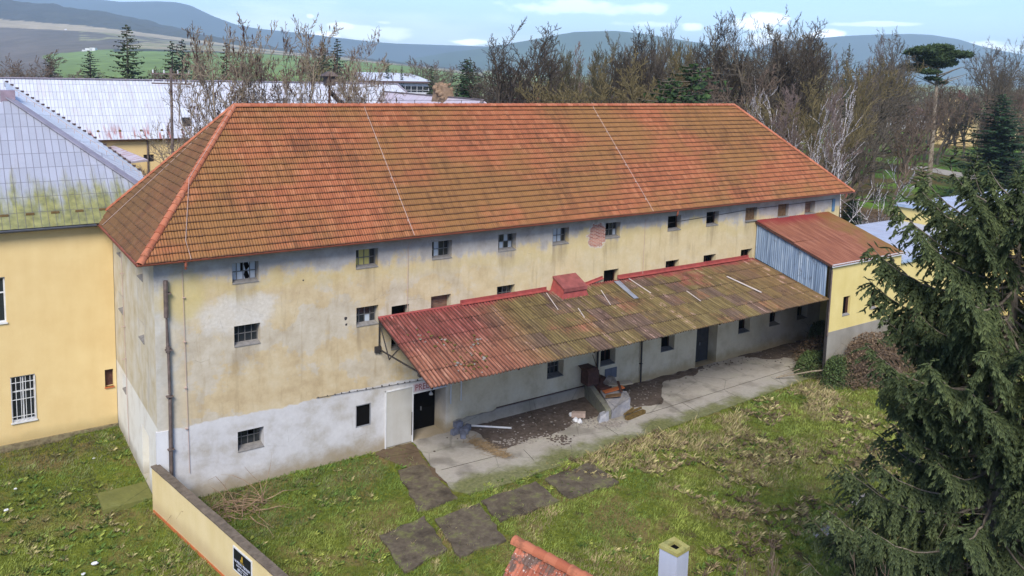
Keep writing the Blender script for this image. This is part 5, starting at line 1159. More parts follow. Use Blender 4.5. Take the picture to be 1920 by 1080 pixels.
def skeleton(H, seed, trunk_r=.28, first=.22, n1=11, n2=7, n3=6, n4=4, spread=.9, upw=.25, wig=.18, lean=(0, 0), l1=.5, stems=1, minr=.011, twig=.9, top=1., rnd=False):
    """branching skeleton of a leafless tree, root at the origin"""
    R = random.Random(seed); segs = [[], [], [], [], []]
    def rv(s): return Vector((R.gauss(0, s), R.gauss(0, s), R.gauss(0, s)))
    def grow(p, d, L, r, lev):
        n = [9, 6, 4, 3, 2][lev]; st = L/n; pts = [p.copy()]; rs = [r]; q = p.copy(); dd = d.normalized()
        for i in range(n):
            dd = (dd+rv(wig*(.5 if lev == 0 else 1))+Vector((0, 0, upw*(.3 if lev == 0 else 1)))*.5).normalized()
            q = q+dd*st; pts.append(q.copy()); f = (i+1)/n; rs.append(max(minr, r*(1-f*(.82 if lev == 0 else .75))))
            segs[lev].append((*pts[-2], *pts[-1], rs[-2], rs[-1]))
        if lev >= 4: return
        nc = [n1, n2, n3, n4][lev]; f0 = first if lev == 0 else .22
        for c in range(nc):
            f = f0+(1-f0)*((c+R.random()*.8)/nc); f = min(f, .99); x = f*n; i = int(x); pt = pts[i].lerp(pts[min(i+1, n)], x-i); rr = rs[i]
            ax = (pts[min(i+1, n)]-pts[i]).normalized(); az_ = R.random()*6.283+(c*2.4)
            side = ax.orthogonal().normalized(); side.rotate(Matrix.Rotation(az_, 3, ax))
            ang = spread*(1-.35*f)*R.uniform(.75, 1.2)
            nd = (ax*math.cos(ang)+side*math.sin(ang)).normalized()
            if lev == 0: Lc = H*l1*(.8+.2*math.sin(math.pi*min(1, f*1.2)))*(1-.30*f)*R.uniform(.7, 1.15) if rnd else H*l1*(1-.62*f)*R.uniform(.75, 1.15)
            else: Lc = L*[0, .55, .5, .45][lev]*R.uniform(.6, 1.15)*(1-.35*f)
            Lc = max(Lc, .25)
            grow(pt, nd, Lc*(twig if lev >= 2 else 1), max(minr, min(rr*.7, r*.58)), lev+1)
    for s in range(stems):
        a = s*6.283/max(1, stems); d0 = Vector((lean[0], lean[1], 1)) if stems == 1 else Vector((math.cos(a)*.28, math.sin(a)*.28, 1))
        grow(Vector((0, 0, -.3)), d0, H*top*(1 if stems == 1 else R.uniform(.8, 1)), trunk_r/(stems**.4), 0)
    return segs
BT = {}
def bare_proto(key, bark, **k):
    sg = skeleton(**k); V0, F0 = tubes_np(np.array(sg[0]), 8)
    b = np.array(sg[1]+sg[2]+sg[3]+sg[4]); big = b[b[:, 6] > .05]; sm = b[b[:, 6] <= .05]
    V1, F1 = tubes_np(big, 5) if len(big) else (np.zeros((0, 3)), np.zeros((0, 4), int)); V2, F2 = tubes_np(sm, 3)
    def mk(n, Vv, Ff):
        o = mesh_np(n, Vv, Ff, bark, None, smooth=True); me = o.data; bpy.data.objects.remove(o); return me
    BT[key] = (mk('trunk', V0, F0), mk('crown', np.vstack([V1, V2]), np.vstack([F1, F2+len(V1)])), float(np.percentile(V2[:, 2], 99.7)), sg)
def put(o_data, name, parent, sc=(1, 1, 1), rz=0.):
    o = bpy.data.objects.new(name, o_data); COL.objects.link(o); o.parent = parent; o.scale = sc; o.rotation_euler = (0, 0, rz); return o
def bare_tree(key, u, vtop, depth, label, group=None, wf=1., name='bare_tree', z=-.15, rz=None):
    p, vb = gnd(u, depth, z); H = (vb-vtop)*depth/FPX; t = thing(name, label, 'tree', tuple(p), group); s = H/BT[key][2]; r = rng.random()*6.28 if rz is None else rz
    put(BT[key][0], 'trunk', t, (s*min(1, wf), s*min(1, wf), s), r); put(BT[key][1], 'crown', t, (s*wf, s*wf, s), r); return t
bare_proto('a', rnd=True, top=.72, bark=BARK, H=20, seed=1, n1=14, n2=9, n3=7, n4=4, spread=.8, upw=.3, l1=.52, first=.3, minr=.017, trunk_r=.36)
bare_proto('b', BARKG, rnd=True, top=.74, H=20, seed=2, n1=15, n2=9, n3=7, n4=4, spread=.65, upw=.4, l1=.5, first=.22, trunk_r=.32, minr=.017)
bare_proto('c', rnd=True, top=.72, bark=BARK, H=20, seed=3, n1=13, n2=9, n3=7, n4=5, spread=1.0, upw=.22, wig=.22, l1=.56, first=.32, trunk_r=.42, minr=.017)
bare_proto('d', BARKP, H=20, seed=4, n1=11, n2=7, n3=6, n4=4, spread=.7, upw=.4, l1=.45, first=.1, stems=3, trunk_r=.24, minr=.02)
bare_proto('e', rnd=True, top=.72, bark=BARKB, H=20, seed=5, n1=16, n2=9, n3=7, n4=5, spread=.85, upw=.25, wig=.24, l1=.55, first=.1, trunk_r=.3, minr=.022)
bare_proto('f', BARKY, rnd=True, top=.74, H=20, seed=9, n1=13, n2=8, n3=7, n4=4, spread=.75, upw=.3, l1=.5, first=.08, stems=2, minr=.022)
bare_proto('solo', rnd=True, top=.7, bark=BARKD, H=20, seed=14, n1=17, n2=9, n3=7, n4=5, spread=.95, upw=.3, wig=.2, l1=.56, first=.22, trunk_r=.4, minr=.02)
bare_proto('birch', BIRCH, H=18, seed=6, n1=11, n2=5, n3=0, n4=0, spread=.5, upw=.3, l1=.42, first=.2, stems=3, trunk_r=.2, minr=.022)
bare_proto('pinktwig', BARKP, H=18, seed=16, n1=14, n2=8, n3=6, n4=3, spread=.7, upw=.25, l1=.4, first=.15, stems=3, trunk_r=.06, minr=.012)
bare_proto('bush', BARKB, H=5, seed=7, n1=9, n2=5, n3=4, n4=0, spread=.8, upw=.3, l1=.6, first=.05, stems=4, trunk_r=.04, minr=.006)
# conifers: whorled, drooping boughs carrying flat needle sprays
def conifer_mesh(H, R0_, seed, taper=1., droop=.35, dens=1., g1=(.018, .04, .018), g2=(.05, .085, .03), base=.06, loose=1., n_per=10):
    R = np.random.RandomState(seed); V = []; F = []; Cc = []; segs = []
    nb = int(H*6*dens)
    for b in range(nb):
        f = base+(1-base)*((b+R.rand())/nb); z = H*f; L = R0_*(1-f)**taper*R.uniform(.65, 1.15)+.12; a = b*2.399+R.normal(0, .3); d = np.array([math.cos(a), math.sin(a), 0.]); s = np.array([-d[1], d[0], 0.])
        prev = np.array([0, 0, z]); n = max(3, int(L/.42*loose)); sh = R.uniform(.75, 1.15)
        for k in range(1, n+1):
            q = k/n; p = d*L*q+np.array([0, 0, z-droop*L*q*(1-.55*q)+L*.12*q*q]); segs.append((*prev, *p, .03*(1-q)+.012, .03*(1-q)+.008)); 
            w = (L*.34*(1-q*.75)+.10)*R.uniform(.7, 1.2)
            for sd in (-1, 1):
                for j in range(2):
                    dirn = nrm(d*R.uniform(.25, .9)+s*sd+np.array([0, 0, R.uniform(-.55, .05)])); o = prev+(p-prev)*R.rand(); t = o+dirn*w
                    up = np.array([0, 0, 1.]); wd = nrm(np.cross(dirn, up))*w*.22; i = len(V)
                    V += [o-wd*.35, o+dirn*w*.5-wd+up*R.normal(0, .02), t, o+dirn*w*.5+wd-up*abs(R.normal(0, .05))*2]; F.append((i, i+1, i+2, i+3))
                    m = R.rand()*sh; c = np.array(g1)*(1-m)+np.array(g2)*m; Cc += [c*.8, c, c*1.15, c]
            # hanging sprays give the curtain look
            for j in range(2):
                dirn = nrm(s*R.normal(0, .5)+d*R.uniform(0, .5)+np.array([0, 0, -1.])); o = p+s*R.normal(0, w*.3); t = o+dirn*w*.6; wd = nrm(np.cross(dirn, d)+.01)*w*.14; i = len(V)
                V += [o-wd*.5, o+dirn*w*.3-wd, t, o+dirn*w*.3+wd]; F.append((i, i+1, i+2, i+3)); m = R.rand()*.7; c = np.array(g1)*(1-m)+np.array(g2)*m; Cc += [c]*4
            prev = p
    TV, TF = tubes_np(np.array([(0, 0, -.3, 0, 0, H*.5, .02*H, .011*H), (0, 0, H*.5, 0, 0, H, .011*H, .01)]+segs), 4)
    def mk(n, V_, F_, m, c=None):
        o = mesh_np(n, V_, F_, m, None, col=c); me = o.data; bpy.data.objects.remove(o); return me
    return mk('trunk', TV, TF, BARK), mk('crown', np.array(V), np.array(F), LEAF, np.array(Cc)), H
CT = {}
CT['spruce'] = conifer_mesh(16, 3.6, 21, .8, .35, 1.3)
CT['dark'] = conifer_mesh(14, 3.6, 22, .75, .2, 1.5, (.014, .03, .018), (.036, .062, .034))
CT['dense'] = conifer_mesh(16, 4.8, 23, .48, .45, 2.3, (.012, .032, .014), (.034, .075, .024))
CT['loose'] = conifer_mesh(15, 4.6, 24, .75, .12, 1.5, (.022, .04, .016), (.06, .085, .03), loose=1.1)
CT['brown'] = conifer_mesh(14, 2.6, 25, .6, .2, 1.4, (.05, .036, .022), (.10, .07, .035))
CT['yew'] = conifer_mesh(9, 3.6, 26, .5, .1, 2.4, (.014, .034, .012), (.045, .085, .022), base=.02)
def conifer(key, u, vtop, depth, label, group=None, wf=1., z=-.15):
    p, vb = gnd(u, depth, z); H = (vb-vtop)*depth/FPX; t = thing('conifer', label, 'tree', tuple(p), group); s = H/CT[key][2]; r = rng.random()*6.28
    put(CT[key][0], 'trunk', t, (s*wf, s*wf, s), r); put(CT[key][1], 'crown', t, (s*wf, s*wf, s), r); return t
for a in [('loose', 246, 50, 118, 'tall loose spruce with upswept boughs standing alone over the white rear roof', 1.15), ('dark', 175, 97, 150, 'small dark bushy conifer left of the lone tall spruce', 1.6), ('dark', 100, 106, 165, 'dark rounded conifer behind the white gable roof', 1.6),
          ('dark', 328, 80, 128, 'dark conifer, left half of the pair right of the lone spruce', 1.25), ('dark', 346, 77, 130, 'dark conifer, right half of the pair right of the lone spruce', 1.25), ('brown', 428, 82, 120, 'brown needled conifer rising behind the left walnut stem', .95), ('brown', 385, 112, 115, 'low brown bushy conifer at the foot of the walnut stems', 1.3),
          ('dark', 605, 82, 135, 'dark green conifer behind the right walnut stem, left of its twin', 1.1), ('dark', 632, 76, 138, 'dark green conifer right of its twin behind the right walnut stem', 1.1), ('spruce', 806, 124, 150, 'small bluish spruce in front of the white school', 1.1), ('dense', 870, 112, 125, 'broad dark conifer between the school and the big bare tree', 1.1),
          ('yew', 1278, 122, 78, 'dark green bushy conifer right behind the granary ridge', 1.15), ('yew', 1240, 148, 76, 'lower dark green conifer beside the bushy one behind the ridge', 1.), ('dark', 1573, 84, 150, 'dark conifer top poking out between bare park trees', .4), ('dense', 1862, 176, 132, 'big dense dark spruce on the park lawn at the right edge', 1.65),
          ('yew', 1592, 352, 104, 'dark green evergreen bush by the far corner of the granary', 1.1), ('dark', 726, 112, 240, 'small dark conifer in the tree belt above the school roof', .8), ('dark', 752, 122, 240, 'narrow dark conifer in the belt above the school roof', .5), ('yew', 1905, 300, 120, 'dark evergreen shrub at the right edge behind the flat roofs', 1.2)]:
    conifer(a[0], a[1], a[2], a[3], a[4], 'conifers in the middle distance', a[5])
LSTR = [('e', 48, 98, 150, 'round brown leafless tree among the village houses at far left', 1.3), ('e', 15, 118, 170, 'low brown leafless tree at the left edge of the village', 1.3), ('e', 210, 128, 170, 'low brown thicket-like tree behind the small dark conifer', 1.5),
    ('f', 560, 112, 110, 'olive leafless tree low behind the white rear roof', 1.5), ('e', 655, 118, 112, 'reddish brown leafless tree left of the school', 1.7), ('e', 683, 86, 165, 'brown leafless tree rising over the left end of the school', 1.0), ('d', 668, 92, 175, 'slim leafless tree left of the school gable', .6),
    ('e', 770, 110, 260, 'leafless tree in the belt behind the school, middle', 1.1), ('f', 725, 116, 255, 'olive leafless tree in the belt behind the school', 1.3), ('e', 800, 118, 270, 'brown leafless tree in the belt right behind the school roof', 1.4),
    ('solo', 953, 50, 92, 'large spreading leafless tree on its own behind the granary ridge', 1.12), ('c', 905, 130, 130, 'low leafless tree between dark conifer and big bare tree', 1.2),
    ('b', 1052, 74, 118, 'slender leafless tree, first of the row right of the big bare tree', .9), ('d', 1085, 84, 125, 'pale leafless tree, second of the row right of the big bare tree', .9), ('b', 1118, 72, 112, 'greenish leafless tree, third of the row right of the big bare tree', .95), ('a', 1152, 70, 118, 'grey leafless tree, fourth of the row right of the big bare tree', .8), ('solo', 1188, 62, 108, 'leafless tree with tall upright leaders, fifth of the row', .85),
    ('a', 1222, 44, 112, 'tall grey leafless tree left of the dark yew behind the ridge', .75), ('b', 1262, 56, 125, 'leafless tree directly behind the dark yew', .8), ('f', 1300, 48, 120, 'olive leafless tree just right of the dark yew', .8),
    ('solo', 1338, 38, 108, 'tall dark leafless tree over the right part of the ridge', .8), ('c', 1372, 32, 104, 'big spreading leafless tree at the right end of the ridge, tallest there', .8), ('a', 1418, 42, 112, 'leafless tree standing before the bright cumulus cloud', .8), ('solo', 1462, 42, 100, 'spreading mossy leafless tree right of the ridge end', .85), ('b', 1505, 52, 125, 'upright leafless tree behind the birch', .8), ('f', 1532, 78, 118, 'olive tinted leafless tree right behind the birch crown', 1.),
    ('c', 1580, 96, 135, 'brown leafless tree left of the dark park tree', 1.), ('c', 1636, 60, 148, 'massive dark leafless park tree with a thick leaning trunk', .7), ('d', 1605, 74, 160, 'slim leafless park tree left of the massive dark one', .7), ('e', 1672, 150, 122, 'low brown leafless tree with a thin trunk on the park lawn', .8), ('e', 1700, 148, 170, 'brown leafless tree behind the trunk of the tall pine', 1.),
    ('c', 1732, 160, 200, 'leafless tree at the park path, left of three', .9), ('e', 1765, 165, 205, 'leafless tree at the park path, middle of three', .9), ('c', 1792, 150, 210, 'leafless tree at the park path, right of three', .9),
    ('c', 1868, 78, 165, 'bare tree with crooked top right of the pine', .75), ('c', 1832, 88, 175, 'bare crooked tree close right of the tall pine', .7), ('c', 1905, 72, 160, 'bare tree with a broad crooked crown at the right edge', .7), ('e', 1930, 150, 140, 'brown leafless tree at the right edge behind the big spruce', 1.2), ('c', 1560, 200, 100, 'brown leafless tree between the hip and the park', 1.1), ('f', 1480, 150, 90, 'olive leafless tree low behind the birch', 1.1), ('e', 1425, 130, 88, 'dark leafless tree close behind the right hip', 1.),
    ('a', 1440, 90, 150, 'leafless tree deep in the park behind the hip', 1.), ('b', 1350, 90, 150, 'leafless tree deep behind the ridge end', 1.), ('f', 1180, 110, 95, 'olive leafless tree low behind the ridge, under the tall leaders', 1.2), ('f', 1090, 120, 92, 'olive leafless tree low behind the ridge left of centre', 1.3), ('f', 1140, 125, 90, 'olive leafless shrub-like tree low behind the ridge', 1.3), ('e', 1022, 110, 120, 'leafless tree just right of the big bare tree', 1.)]
for k, dep, u, v, lab in [('e', 140, 1850, 165, 'reddish leafless tree behind the big park spruce')]: LSTR.append((k, u, v, dep, lab, 1.))
for a in LSTR: bare_tree(a[0], a[1], a[2], a[3], a[4], 'leafless trees behind the buildings', a[5])
# dense stand of look-alike trees behind the granary and in the park
for i in range(26):
    u = [1030+i*35, 1040+i*34.4][i % 2]+rng.uniform(-12, 12); dep = rng.uniform(128, 235)
    if u > 1600: dep = rng.uniform(175, 250)
    top = np.interp(u, [1030, 1100, 1200, 1300, 1500, 1560, 1640, 1700, 1800, 1930], [112, 104, 98, 84, 84, 108, 118, 150, 138, 125])+rng.uniform(-8, 34)
    k = rng.choice(['a', 'e', 'e', 'f', 'b', 'd', 'c'] if u < 1590 else ['c', 'c', 'a'])
    tone = dict(a='grey', e='brown', f='olive', b='greenish', d='pinkish', c='broad grey')[k]
    spot = [w for a, w in ((1080, 'between the big lone bare tree and the ridge row'), (1150, 'behind the row of slender trees over the ridge'), (1230, 'deep behind the upright leaders left of the yew'), (1310, 'far behind the dark yew by the ridge'), (1380, 'far behind the right end of the ridge'), (1460, 'far behind the top of the right hip'), (1540, 'in the stand behind the birch'), (1620, 'in the stand left of the massive park tree'), (1700, 'in the stand right of the massive park tree'), (1780, 'at the far edge of the lawn behind the pine'), (1860, 'between the tall pine and the big park spruce'), (2100, 'in the stand behind the big park spruce')) if u < a][0]
    bare_tree(k, u, top, dep, tone+' leafless tree '+spot, 'dense stand of leafless trees', 1.15)
# far belts of small trees, each its own
for i in range(70):
    u = rng.uniform(-40, 1960); dep = rng.uniform(330, 560)
    if 330 < u < 640 and rng.random() < .5: continue
    k = rng.choice(['e', 'f', 'c', 'e']); p, vb = gnd(u, dep, -.2)
    spot = [w for a, w in ((200, 'at the far left beyond the village'), (420, 'beyond the lone tall spruce'), (700, 'beyond the seed trees and the rear roof'), (900, 'beyond the white school'), (1100, 'beyond the big lone bare tree'), (1500, 'beyond the stand over the ridge'), (2100, 'beyond the park at the right')) if u < a][0]
    bare_tree(k, u, vb-rng.uniform(8, 13)*FPX/dep, dep, 'small distant '+dict(e='brown', f='olive', c='grey')[k]+' leafless tree '+spot, 'small trees of the distant belt', 1.3, z=-.3)
# birch and pale leaning tree at the hip
for key, nm_ in (('birch', 'birch_tree'),):
    t = bare_tree('birch', 1500, 150, 84, 'white-barked birch with a haze of pinkish twigs by the right hip', None, 1.0, nm_, rz=1.0); t2 = BT['pinktwig']; s = t.children[0].scale[2]*18/18.
    put(t2[1], 'twigs', t, (s, s, s), .5)
t = bare_tree('birch', 1575, 262, 76, 'pale bare tree with crooked whitish boughs behind the eave corner', None, 1.5, 'birch_tree', rz=2.6)
t = bare_tree('birch', 1352, 150, 92, 'small birch peeping over the right end of the ridge', None, .8, 'birch_tree', rz=.3)
# tall pine
pp, vb = gnd(1741, 148, -.15); pine = thing('pine_tree', 'tall pine with a long bare trunk and a flat umbrella crown in the park', 'tree', tuple(pp)); PH = (vb-85)*148/FPX
mb = MB(); top = vdist(1757, 150, 148)-pp
mb.tube([(0, 0, -.3)+pp, pp+top*.35+np.array([.0, 0, 0]), pp+top*.7, pp+top, pp+np.array([top[0], top[1], PH*.93])], [.48, .40, .34, .28, .13], 9)
for k in range(14): a = rng.random()*6.28; z = PH*rng.uniform(.66, .9); b = pp+np.array([top[0]*z/PH*1.15, top[1]*z/PH*1.15, z]); mb.tube([b, b+np.array([math.cos(a)*2.5, math.sin(a)*2.5, .9]), b+np.array([math.cos(a)*5.2, math.sin(a)*5.2, 1.8])], [.12, .08, .03], 5)
mb.build('trunk', PINEB, pine, True)
V = []; F = []; Cc = []; R = np.random.RandomState(4); Rh = np.array([RT[0], RT[1], 0]); Rh /= np.linalg.norm(Rh); Fh = np.array([-Rh[1], Rh[0], 0]); sc = 148/FPX
pads = [(a, b, c*1.12, d*1.05) for a, b, c, d in [(1762, 90, 26, 7), (1722, 96, 26, 8), (1745, 110, 34, 9), (1775, 102, 26, 9), (1800, 103, 22, 7), (1758, 120, 34, 9), (1716, 127, 22, 7), (1735, 135, 22, 5), (1783, 117, 22, 8), (1703, 100, 14, 5), (1822, 100, 12, 4), (1745, 148, 14, 4), (1765, 155, 8, 4)]]
for (u, v, hw, hh) in pads:
    c = vdist(u, v, 148)+Fh*R.normal(0, 1.4)
    for k in range(int(hw*hh*2.6)):
        r3 = R.normal(0, 1, 3); r3 /= np.linalg.norm(r3); r3 *= R.rand()**.4
        o = c+Rh*r3[0]*hw*sc+Fh*r3[1]*hw*sc*.9+np.array([0, 0, r3[2]*hh*sc])
        for j in range(2):
            d = R.normal(0, 1, 3); d[2] = abs(d[2])*.7; d /= np.linalg.norm(d); w = nrm(np.cross(d, R.normal(0, 1, 3)))*.10; i = len(V); L = R.uniform(.3, .6)
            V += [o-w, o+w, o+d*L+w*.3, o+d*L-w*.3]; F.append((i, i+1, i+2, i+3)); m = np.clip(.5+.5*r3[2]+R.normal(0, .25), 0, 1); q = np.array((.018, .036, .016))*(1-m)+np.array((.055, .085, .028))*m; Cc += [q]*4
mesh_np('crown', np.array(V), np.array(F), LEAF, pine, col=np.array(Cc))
# walnut-like trees behind the ridge with dark seed clusters on the tips
def pod_tree(key, u, vtop, depth, label, wf, rz):
    t = bare_tree(key, u, vtop, depth, label, None, wf, 'seed_tree', rz=rz); s = t.children[0].scale[2]; sg = BT[key][3]; R = random.Random(int(u)); Vs = []; Fs = []
    allseg = sg[2]+sg[3]
    ca, sa = math.cos(rz), math.sin(rz)
    for q in allseg:
        if q[5] < 13 or R.random() > .055: continue
        n = R.randint(1, 3)
        for j in range(n):
            x, y, z = q[3]+R.gauss(0, .12), q[4]+R.gauss(0, .12), q[5]+R.gauss(0, .15); h = R.uniform(.14, .3); r = R.uniform(.03, .055); i = len(Vs)
            Vs += [(x, y, z-h), (x+r, y, z), (x-r*.5, y+r*.87, z), (x-r*.5, y-r*.87, z), (x, y, z+h*.6)]; Fs += [(i, i+1, i+2), (i, i+2, i+3), (i, i+3, i+1), (i+4, i+2, i+1), (i+4, i+3, i+2), (i+4, i+1, i+3)]
    o = mesh_np('seed_clusters', np.array(Vs), np.array(Fs), DARKW, None); o.parent = t; o.scale = (s*wf, s*wf, s); o.rotation_euler = (0, 0, rz); o['kind'] = 'stuff'; return t
DARKW = plain('dry_seed', C(84, 62, 58), .9, .1, .3, 6.)
bare_proto('w', m_bark('walnut_bark', C(120, 106, 90), C(176, 160, 138)), H=20, seed=31, n1=10, n2=7, n3=5, n4=3, spread=.85, upw=.33, wig=.26, l1=.5, first=.3, stems=2, trunk_r=.22, minr=.016)
bare_proto('w2', m_bark('walnut_bark2', C(110, 98, 86), C(168, 150, 132)), H=20, seed=37, n1=10, n2=7, n3=5, n4=3, spread=1.0, upw=.28, wig=.28, l1=.5, first=.3, stems=3, trunk_r=.2, minr=.016)
pod_tree('w', 432, 52, 54, 'bare tree with dark seed clusters, left of the group behind the granary ridge', .85, .4)
pod_tree('w2', 480, 66, 58, 'bare tree with seed clusters, second from the left behind the ridge', .8, 1.9)
pod_tree('w', 528, 40, 56, 'tallest bare tree with seed clusters, middle of the group behind the ridge', .8, 2.6)
pod_tree('w2', 598, 56, 60, 'bare tree with seed clusters at the right of the group behind the ridge', .8, 4.0)
pod_tree('w2', 375, 150, 50, 'low spreading bare tree with twigs hanging before the white roof', .62, 5.0)
pod_tree('w', 655, 108, 58, 'sparse bare tree next to the utility pole behind the ridge', .8, 3.1)
# utility poles behind the ridge
def pole(u, vt, dep, label, kind):
    p, vb = gnd(u, dep, -.2); tp = vdist(u, vt, dep); t = thing('utility_pole', label, 'pole', tuple(p)); H = tp[2]
    mb = MB(); mb.tube([p, (p[0], p[1], H)], [.13, .09], 8); mb.build('pole', RUSTM if kind else PIPEM, t)
    mb = MB(); U_ = nrm((RT[0], RT[1], 0))
    if kind:   # A-frame with a roofed box on top
        mb.hexa([(p[0]-.65, p[1]-.5, H-.12), (p[0]+.65, p[1]-.5, H-.12), (p[0]+.65, p[1]+.5, H-.12), (p[0]-.65, p[1]+.5, H-.12), (p[0]-.15, p[1]-.15, H+.22), (p[0]+.15, p[1]-.15, H+.22), (p[0]+.15, p[1]+.15, H+.22), (p[0]-.15, p[1]+.15, H+.22)]); mb.build('cap', PIPEM, t)
        mb = MB(); mb.b2((p[0]-.35, p[1]-.3, H-.8), (p[0]+.35, p[1]+.3, H-.13)); mb.build('box', PIPEM, t)
        mb = MB(); q = vdist(642, 196, dep); mb.beam((p[0], p[1], H-1.2), q+(q-np.array((p[0], p[1], H-1.2)))*2.5, .3, .2); mb.build('strut', PIPEM, t)
    else:
        for z in (H-.4, H-1.1): mb.beam(np.array((p[0], p[1], z))-U_*1.4, np.array((p[0], p[1], z))+U_*1.4, .1, .1)
        mb.build('crossarm', PIPEM, t); mb = MB()
        for z in (H-.4, H-1.1):
            for k in (-1.3, -.5, .5, 1.3): q = np.array((p[0], p[1], z))+U_*k; mb.tube([q+(0, 0, .05), q+(0, 0, .28)], .05, 6)
        mb.build('insulator', WHITEP, t)
    return t
pole(330, 128, 62, 'thin utility pole with two crossarms before the white rear roof', 0); pole(617, 139, 62, 'braced pole carrying a small roofed box above the granary ridge', 1)
# ------------------------------------------------------------------ the big spruce in the right foreground
def hero_spruce():
    depth = 20.; base = vdist(1925, 330, depth); base[2] = -.1; topz = 18.3; R = np.random.RandomState(77)
    t = thing('spruce_tree', 'big shaggy dark green spruce in the right foreground with bare twigs lower down', 'tree', tuple(base))
    wood = []; V = []; F = []; Cc = []
    zc = [0, 4, 6.8, 7.8, 8.7, 9.8, 10.9, 11.7, 12.5, 13.3, 13.9, 14.4, 15.0, 15.6, 16.1, 16.5]; rc = [4.3, 4.3, 4.0, 3.7, 3.2, 2.5, 3.3, 3.5, 3.0, 3.6, 3.4, 3.0, 2.7, 2.3, 1.3, .4]
    wood.append((*base, base[0], base[1], 9., .30, .20)); wood.append((base[0], base[1], 9., base[0], base[1], 16.4, .20, .03))
    needles = []      # (p0, p1, width, shade)
    def spray(o, d, L, sh, dead=False):
        """a twig clothed in needles"""
        if dead: wood.append((*o, *(o+d*L), .008, .004)); return
        needles.append((o, o+d*L, sh))
    nb = 205
    for b in range(nb):
        z = 1.0+15.1*((b+R.rand())/nb)**.93; L = np.interp(z, zc, rc)*R.uniform(.78, 1.06); a = b*2.39996+R.normal(0, .25)
        d = np.array([math.cos(a), math.sin(a), 0.]); s = np.array([-d[1], d[0], 0.])
        side_cam = d@(-FW)      # only used for thinning the far side a little
        n = max(5, int(L/.26)); p = base*np.array([1, 1, 0])+np.array([0, 0, z]); rise = .30 if z > 14 else (.05 if z > 9 else -.05); prev = p.copy(); shb = R.uniform(.6, 1.1)
        sweep = R.normal(0, .1)
        for k in range(1, n+1):
            q = k/n; cur = p+d*L*q+s*sweep*L*q*q+np.array([0, 0, L*(rise*q-.38*q*(1-q)*1.2+.16*q**3)])+R.normal(0, .015, 3)
            wood.append((*prev, *cur, .036*(1-q)+.010, .036*(1-(k+1)/(n+1))+.009)); dead = q < .32 or (z < 6.0 and R.rand() < .45)
            m = 4 if q > .3 else 1
            for sd in (-1, 1):
                for j in range(m):
                    l2 = (.30+.85*(1-abs(q-.45)*1.3))*R.uniform(.5, 1.1)*min(1, L/3.2); o = prev+(cur-prev)*R.rand()
                    dr = nrm(d*R.uniform(.35, 1.)+s*sd*R.uniform(.5, 1.)+np.array([0, 0, R.uniform(-.75, -.05)])); n2 = max(2, int(l2/.10)); pp_ = o
                    if dead and R.rand() < .7: wood.append((*o, *(o+dr*l2), .010, .004)); continue
                    for i2 in range(n2):
                        dr = nrm(dr+np.array([0, 0, -.16])+R.normal(0, .09, 3)); c2 = pp_+dr*l2/n2; spray(pp_, dr, l2/n2*1.1, shb)
                        for sd2 in (-1, 1):
                            if R.rand() < .9:
                                dq = nrm(dr*.7+np.cross(dr, (0, 0, 1))*sd2*.75+np.array([0, 0, R.uniform(-.7, .15)])); spray(pp_, dq, R.uniform(.08, .20), shb)
                        pp_ = c2
            prev = cur
        for j in range(5): spray(prev-d*.15*j, nrm(d*.7+s*R.normal(0, .6)+np.array([0, 0, .35+R.normal(0, .3)])), .22, 1.15)
        # upturned leader ends
        if z > 13.4 and R.rand() < .3:
            h = R.uniform(.3, .7); lp = prev.copy()
            for k in range(6):
                c2 = lp+np.array([R.normal(0, .03), R.normal(0, .03), h/6]); wood.append((*lp, *c2, .014, .010))
                for j in range(5): aa = R.rand()*6.28; spray(c2, nrm(np.array([math.cos(aa), math.sin(aa), .35])), .34*(1-k/7)+.06, 1.2)
                lp = c2
    P0 = np.array([q[0] for q in needles]); P1 = np.array([q[1] for q in needles]); SH = np.array([q[2] for q in needles]); n = len(P0); D = P1-P0; Ln = np.linalg.norm(D, axis=1)[:, None]; D = D/Ln
    up = np.tile(np.array([[0, 0, 1.]]), (n, 1)); A = np.cross(D, up); A /= np.linalg.norm(A, axis=1)[:, None]+1e-6; B = np.cross(A, D)
    VV = []; FF = []; CC = []; off = 0
    tone = np.clip(R.rand(n)*.8*SH, 0, 1)[:, None]; base_c = np.array([[.026, .040, .016]])*(1-tone)+np.array([[.125, .155, .058]])*tone
    for (ax, w) in ((A, .026), (B, .020)):
        q = [P0-ax*w*.5, P0+ax*w*.5, P0+D*Ln*.55+ax*w, P1, P0+D*Ln*.55-ax*w]
        VV.append(np.stack(q, 1).reshape(-1, 3)); CC.append(np.stack([base_c*.75, base_c*.75, base_c, base_c*1.5, base_c], 1).reshape(-1, 3)); i = off+np.arange(n)[:, None]*5
        FF.append(np.concatenate([i, i+1, i+2, i+4], 1)); FF.append(np.concatenate([i+4, i+2, i+3, i+3], 1)[:, :3]); off += n*5
    # free needles sticking out
    for k in range(3):
        f = R.rand(n)[:, None]; o = P0+D*Ln*f; th = R.rand(n)[:, None]*6.28; dn = D*.6+A*np.cos(th)+B*np.sin(th); dn /= np.linalg.norm(dn, axis=1)[:, None]; w = np.cross(dn, D); w /= np.linalg.norm(w, axis=1)[:, None]+1e-6
        VV.append(np.stack([o-w*.008, o+w*.008, o+dn*.062], 1).reshape(-1, 3)); CC.append(np.stack([base_c, base_c, base_c*1.5], 1).reshape(-1, 3)); FF.append(off+np.arange(n)[:, None]*3+np.array([[0, 1, 2]])); off += n*3
    WV, WF = tubes_np(np.array(wood), 4)
    mesh_np('trunk', WV, WF, m_bark('spruce_bark', C(92, 82, 72), C(150, 140, 124)), t, smooth=True)
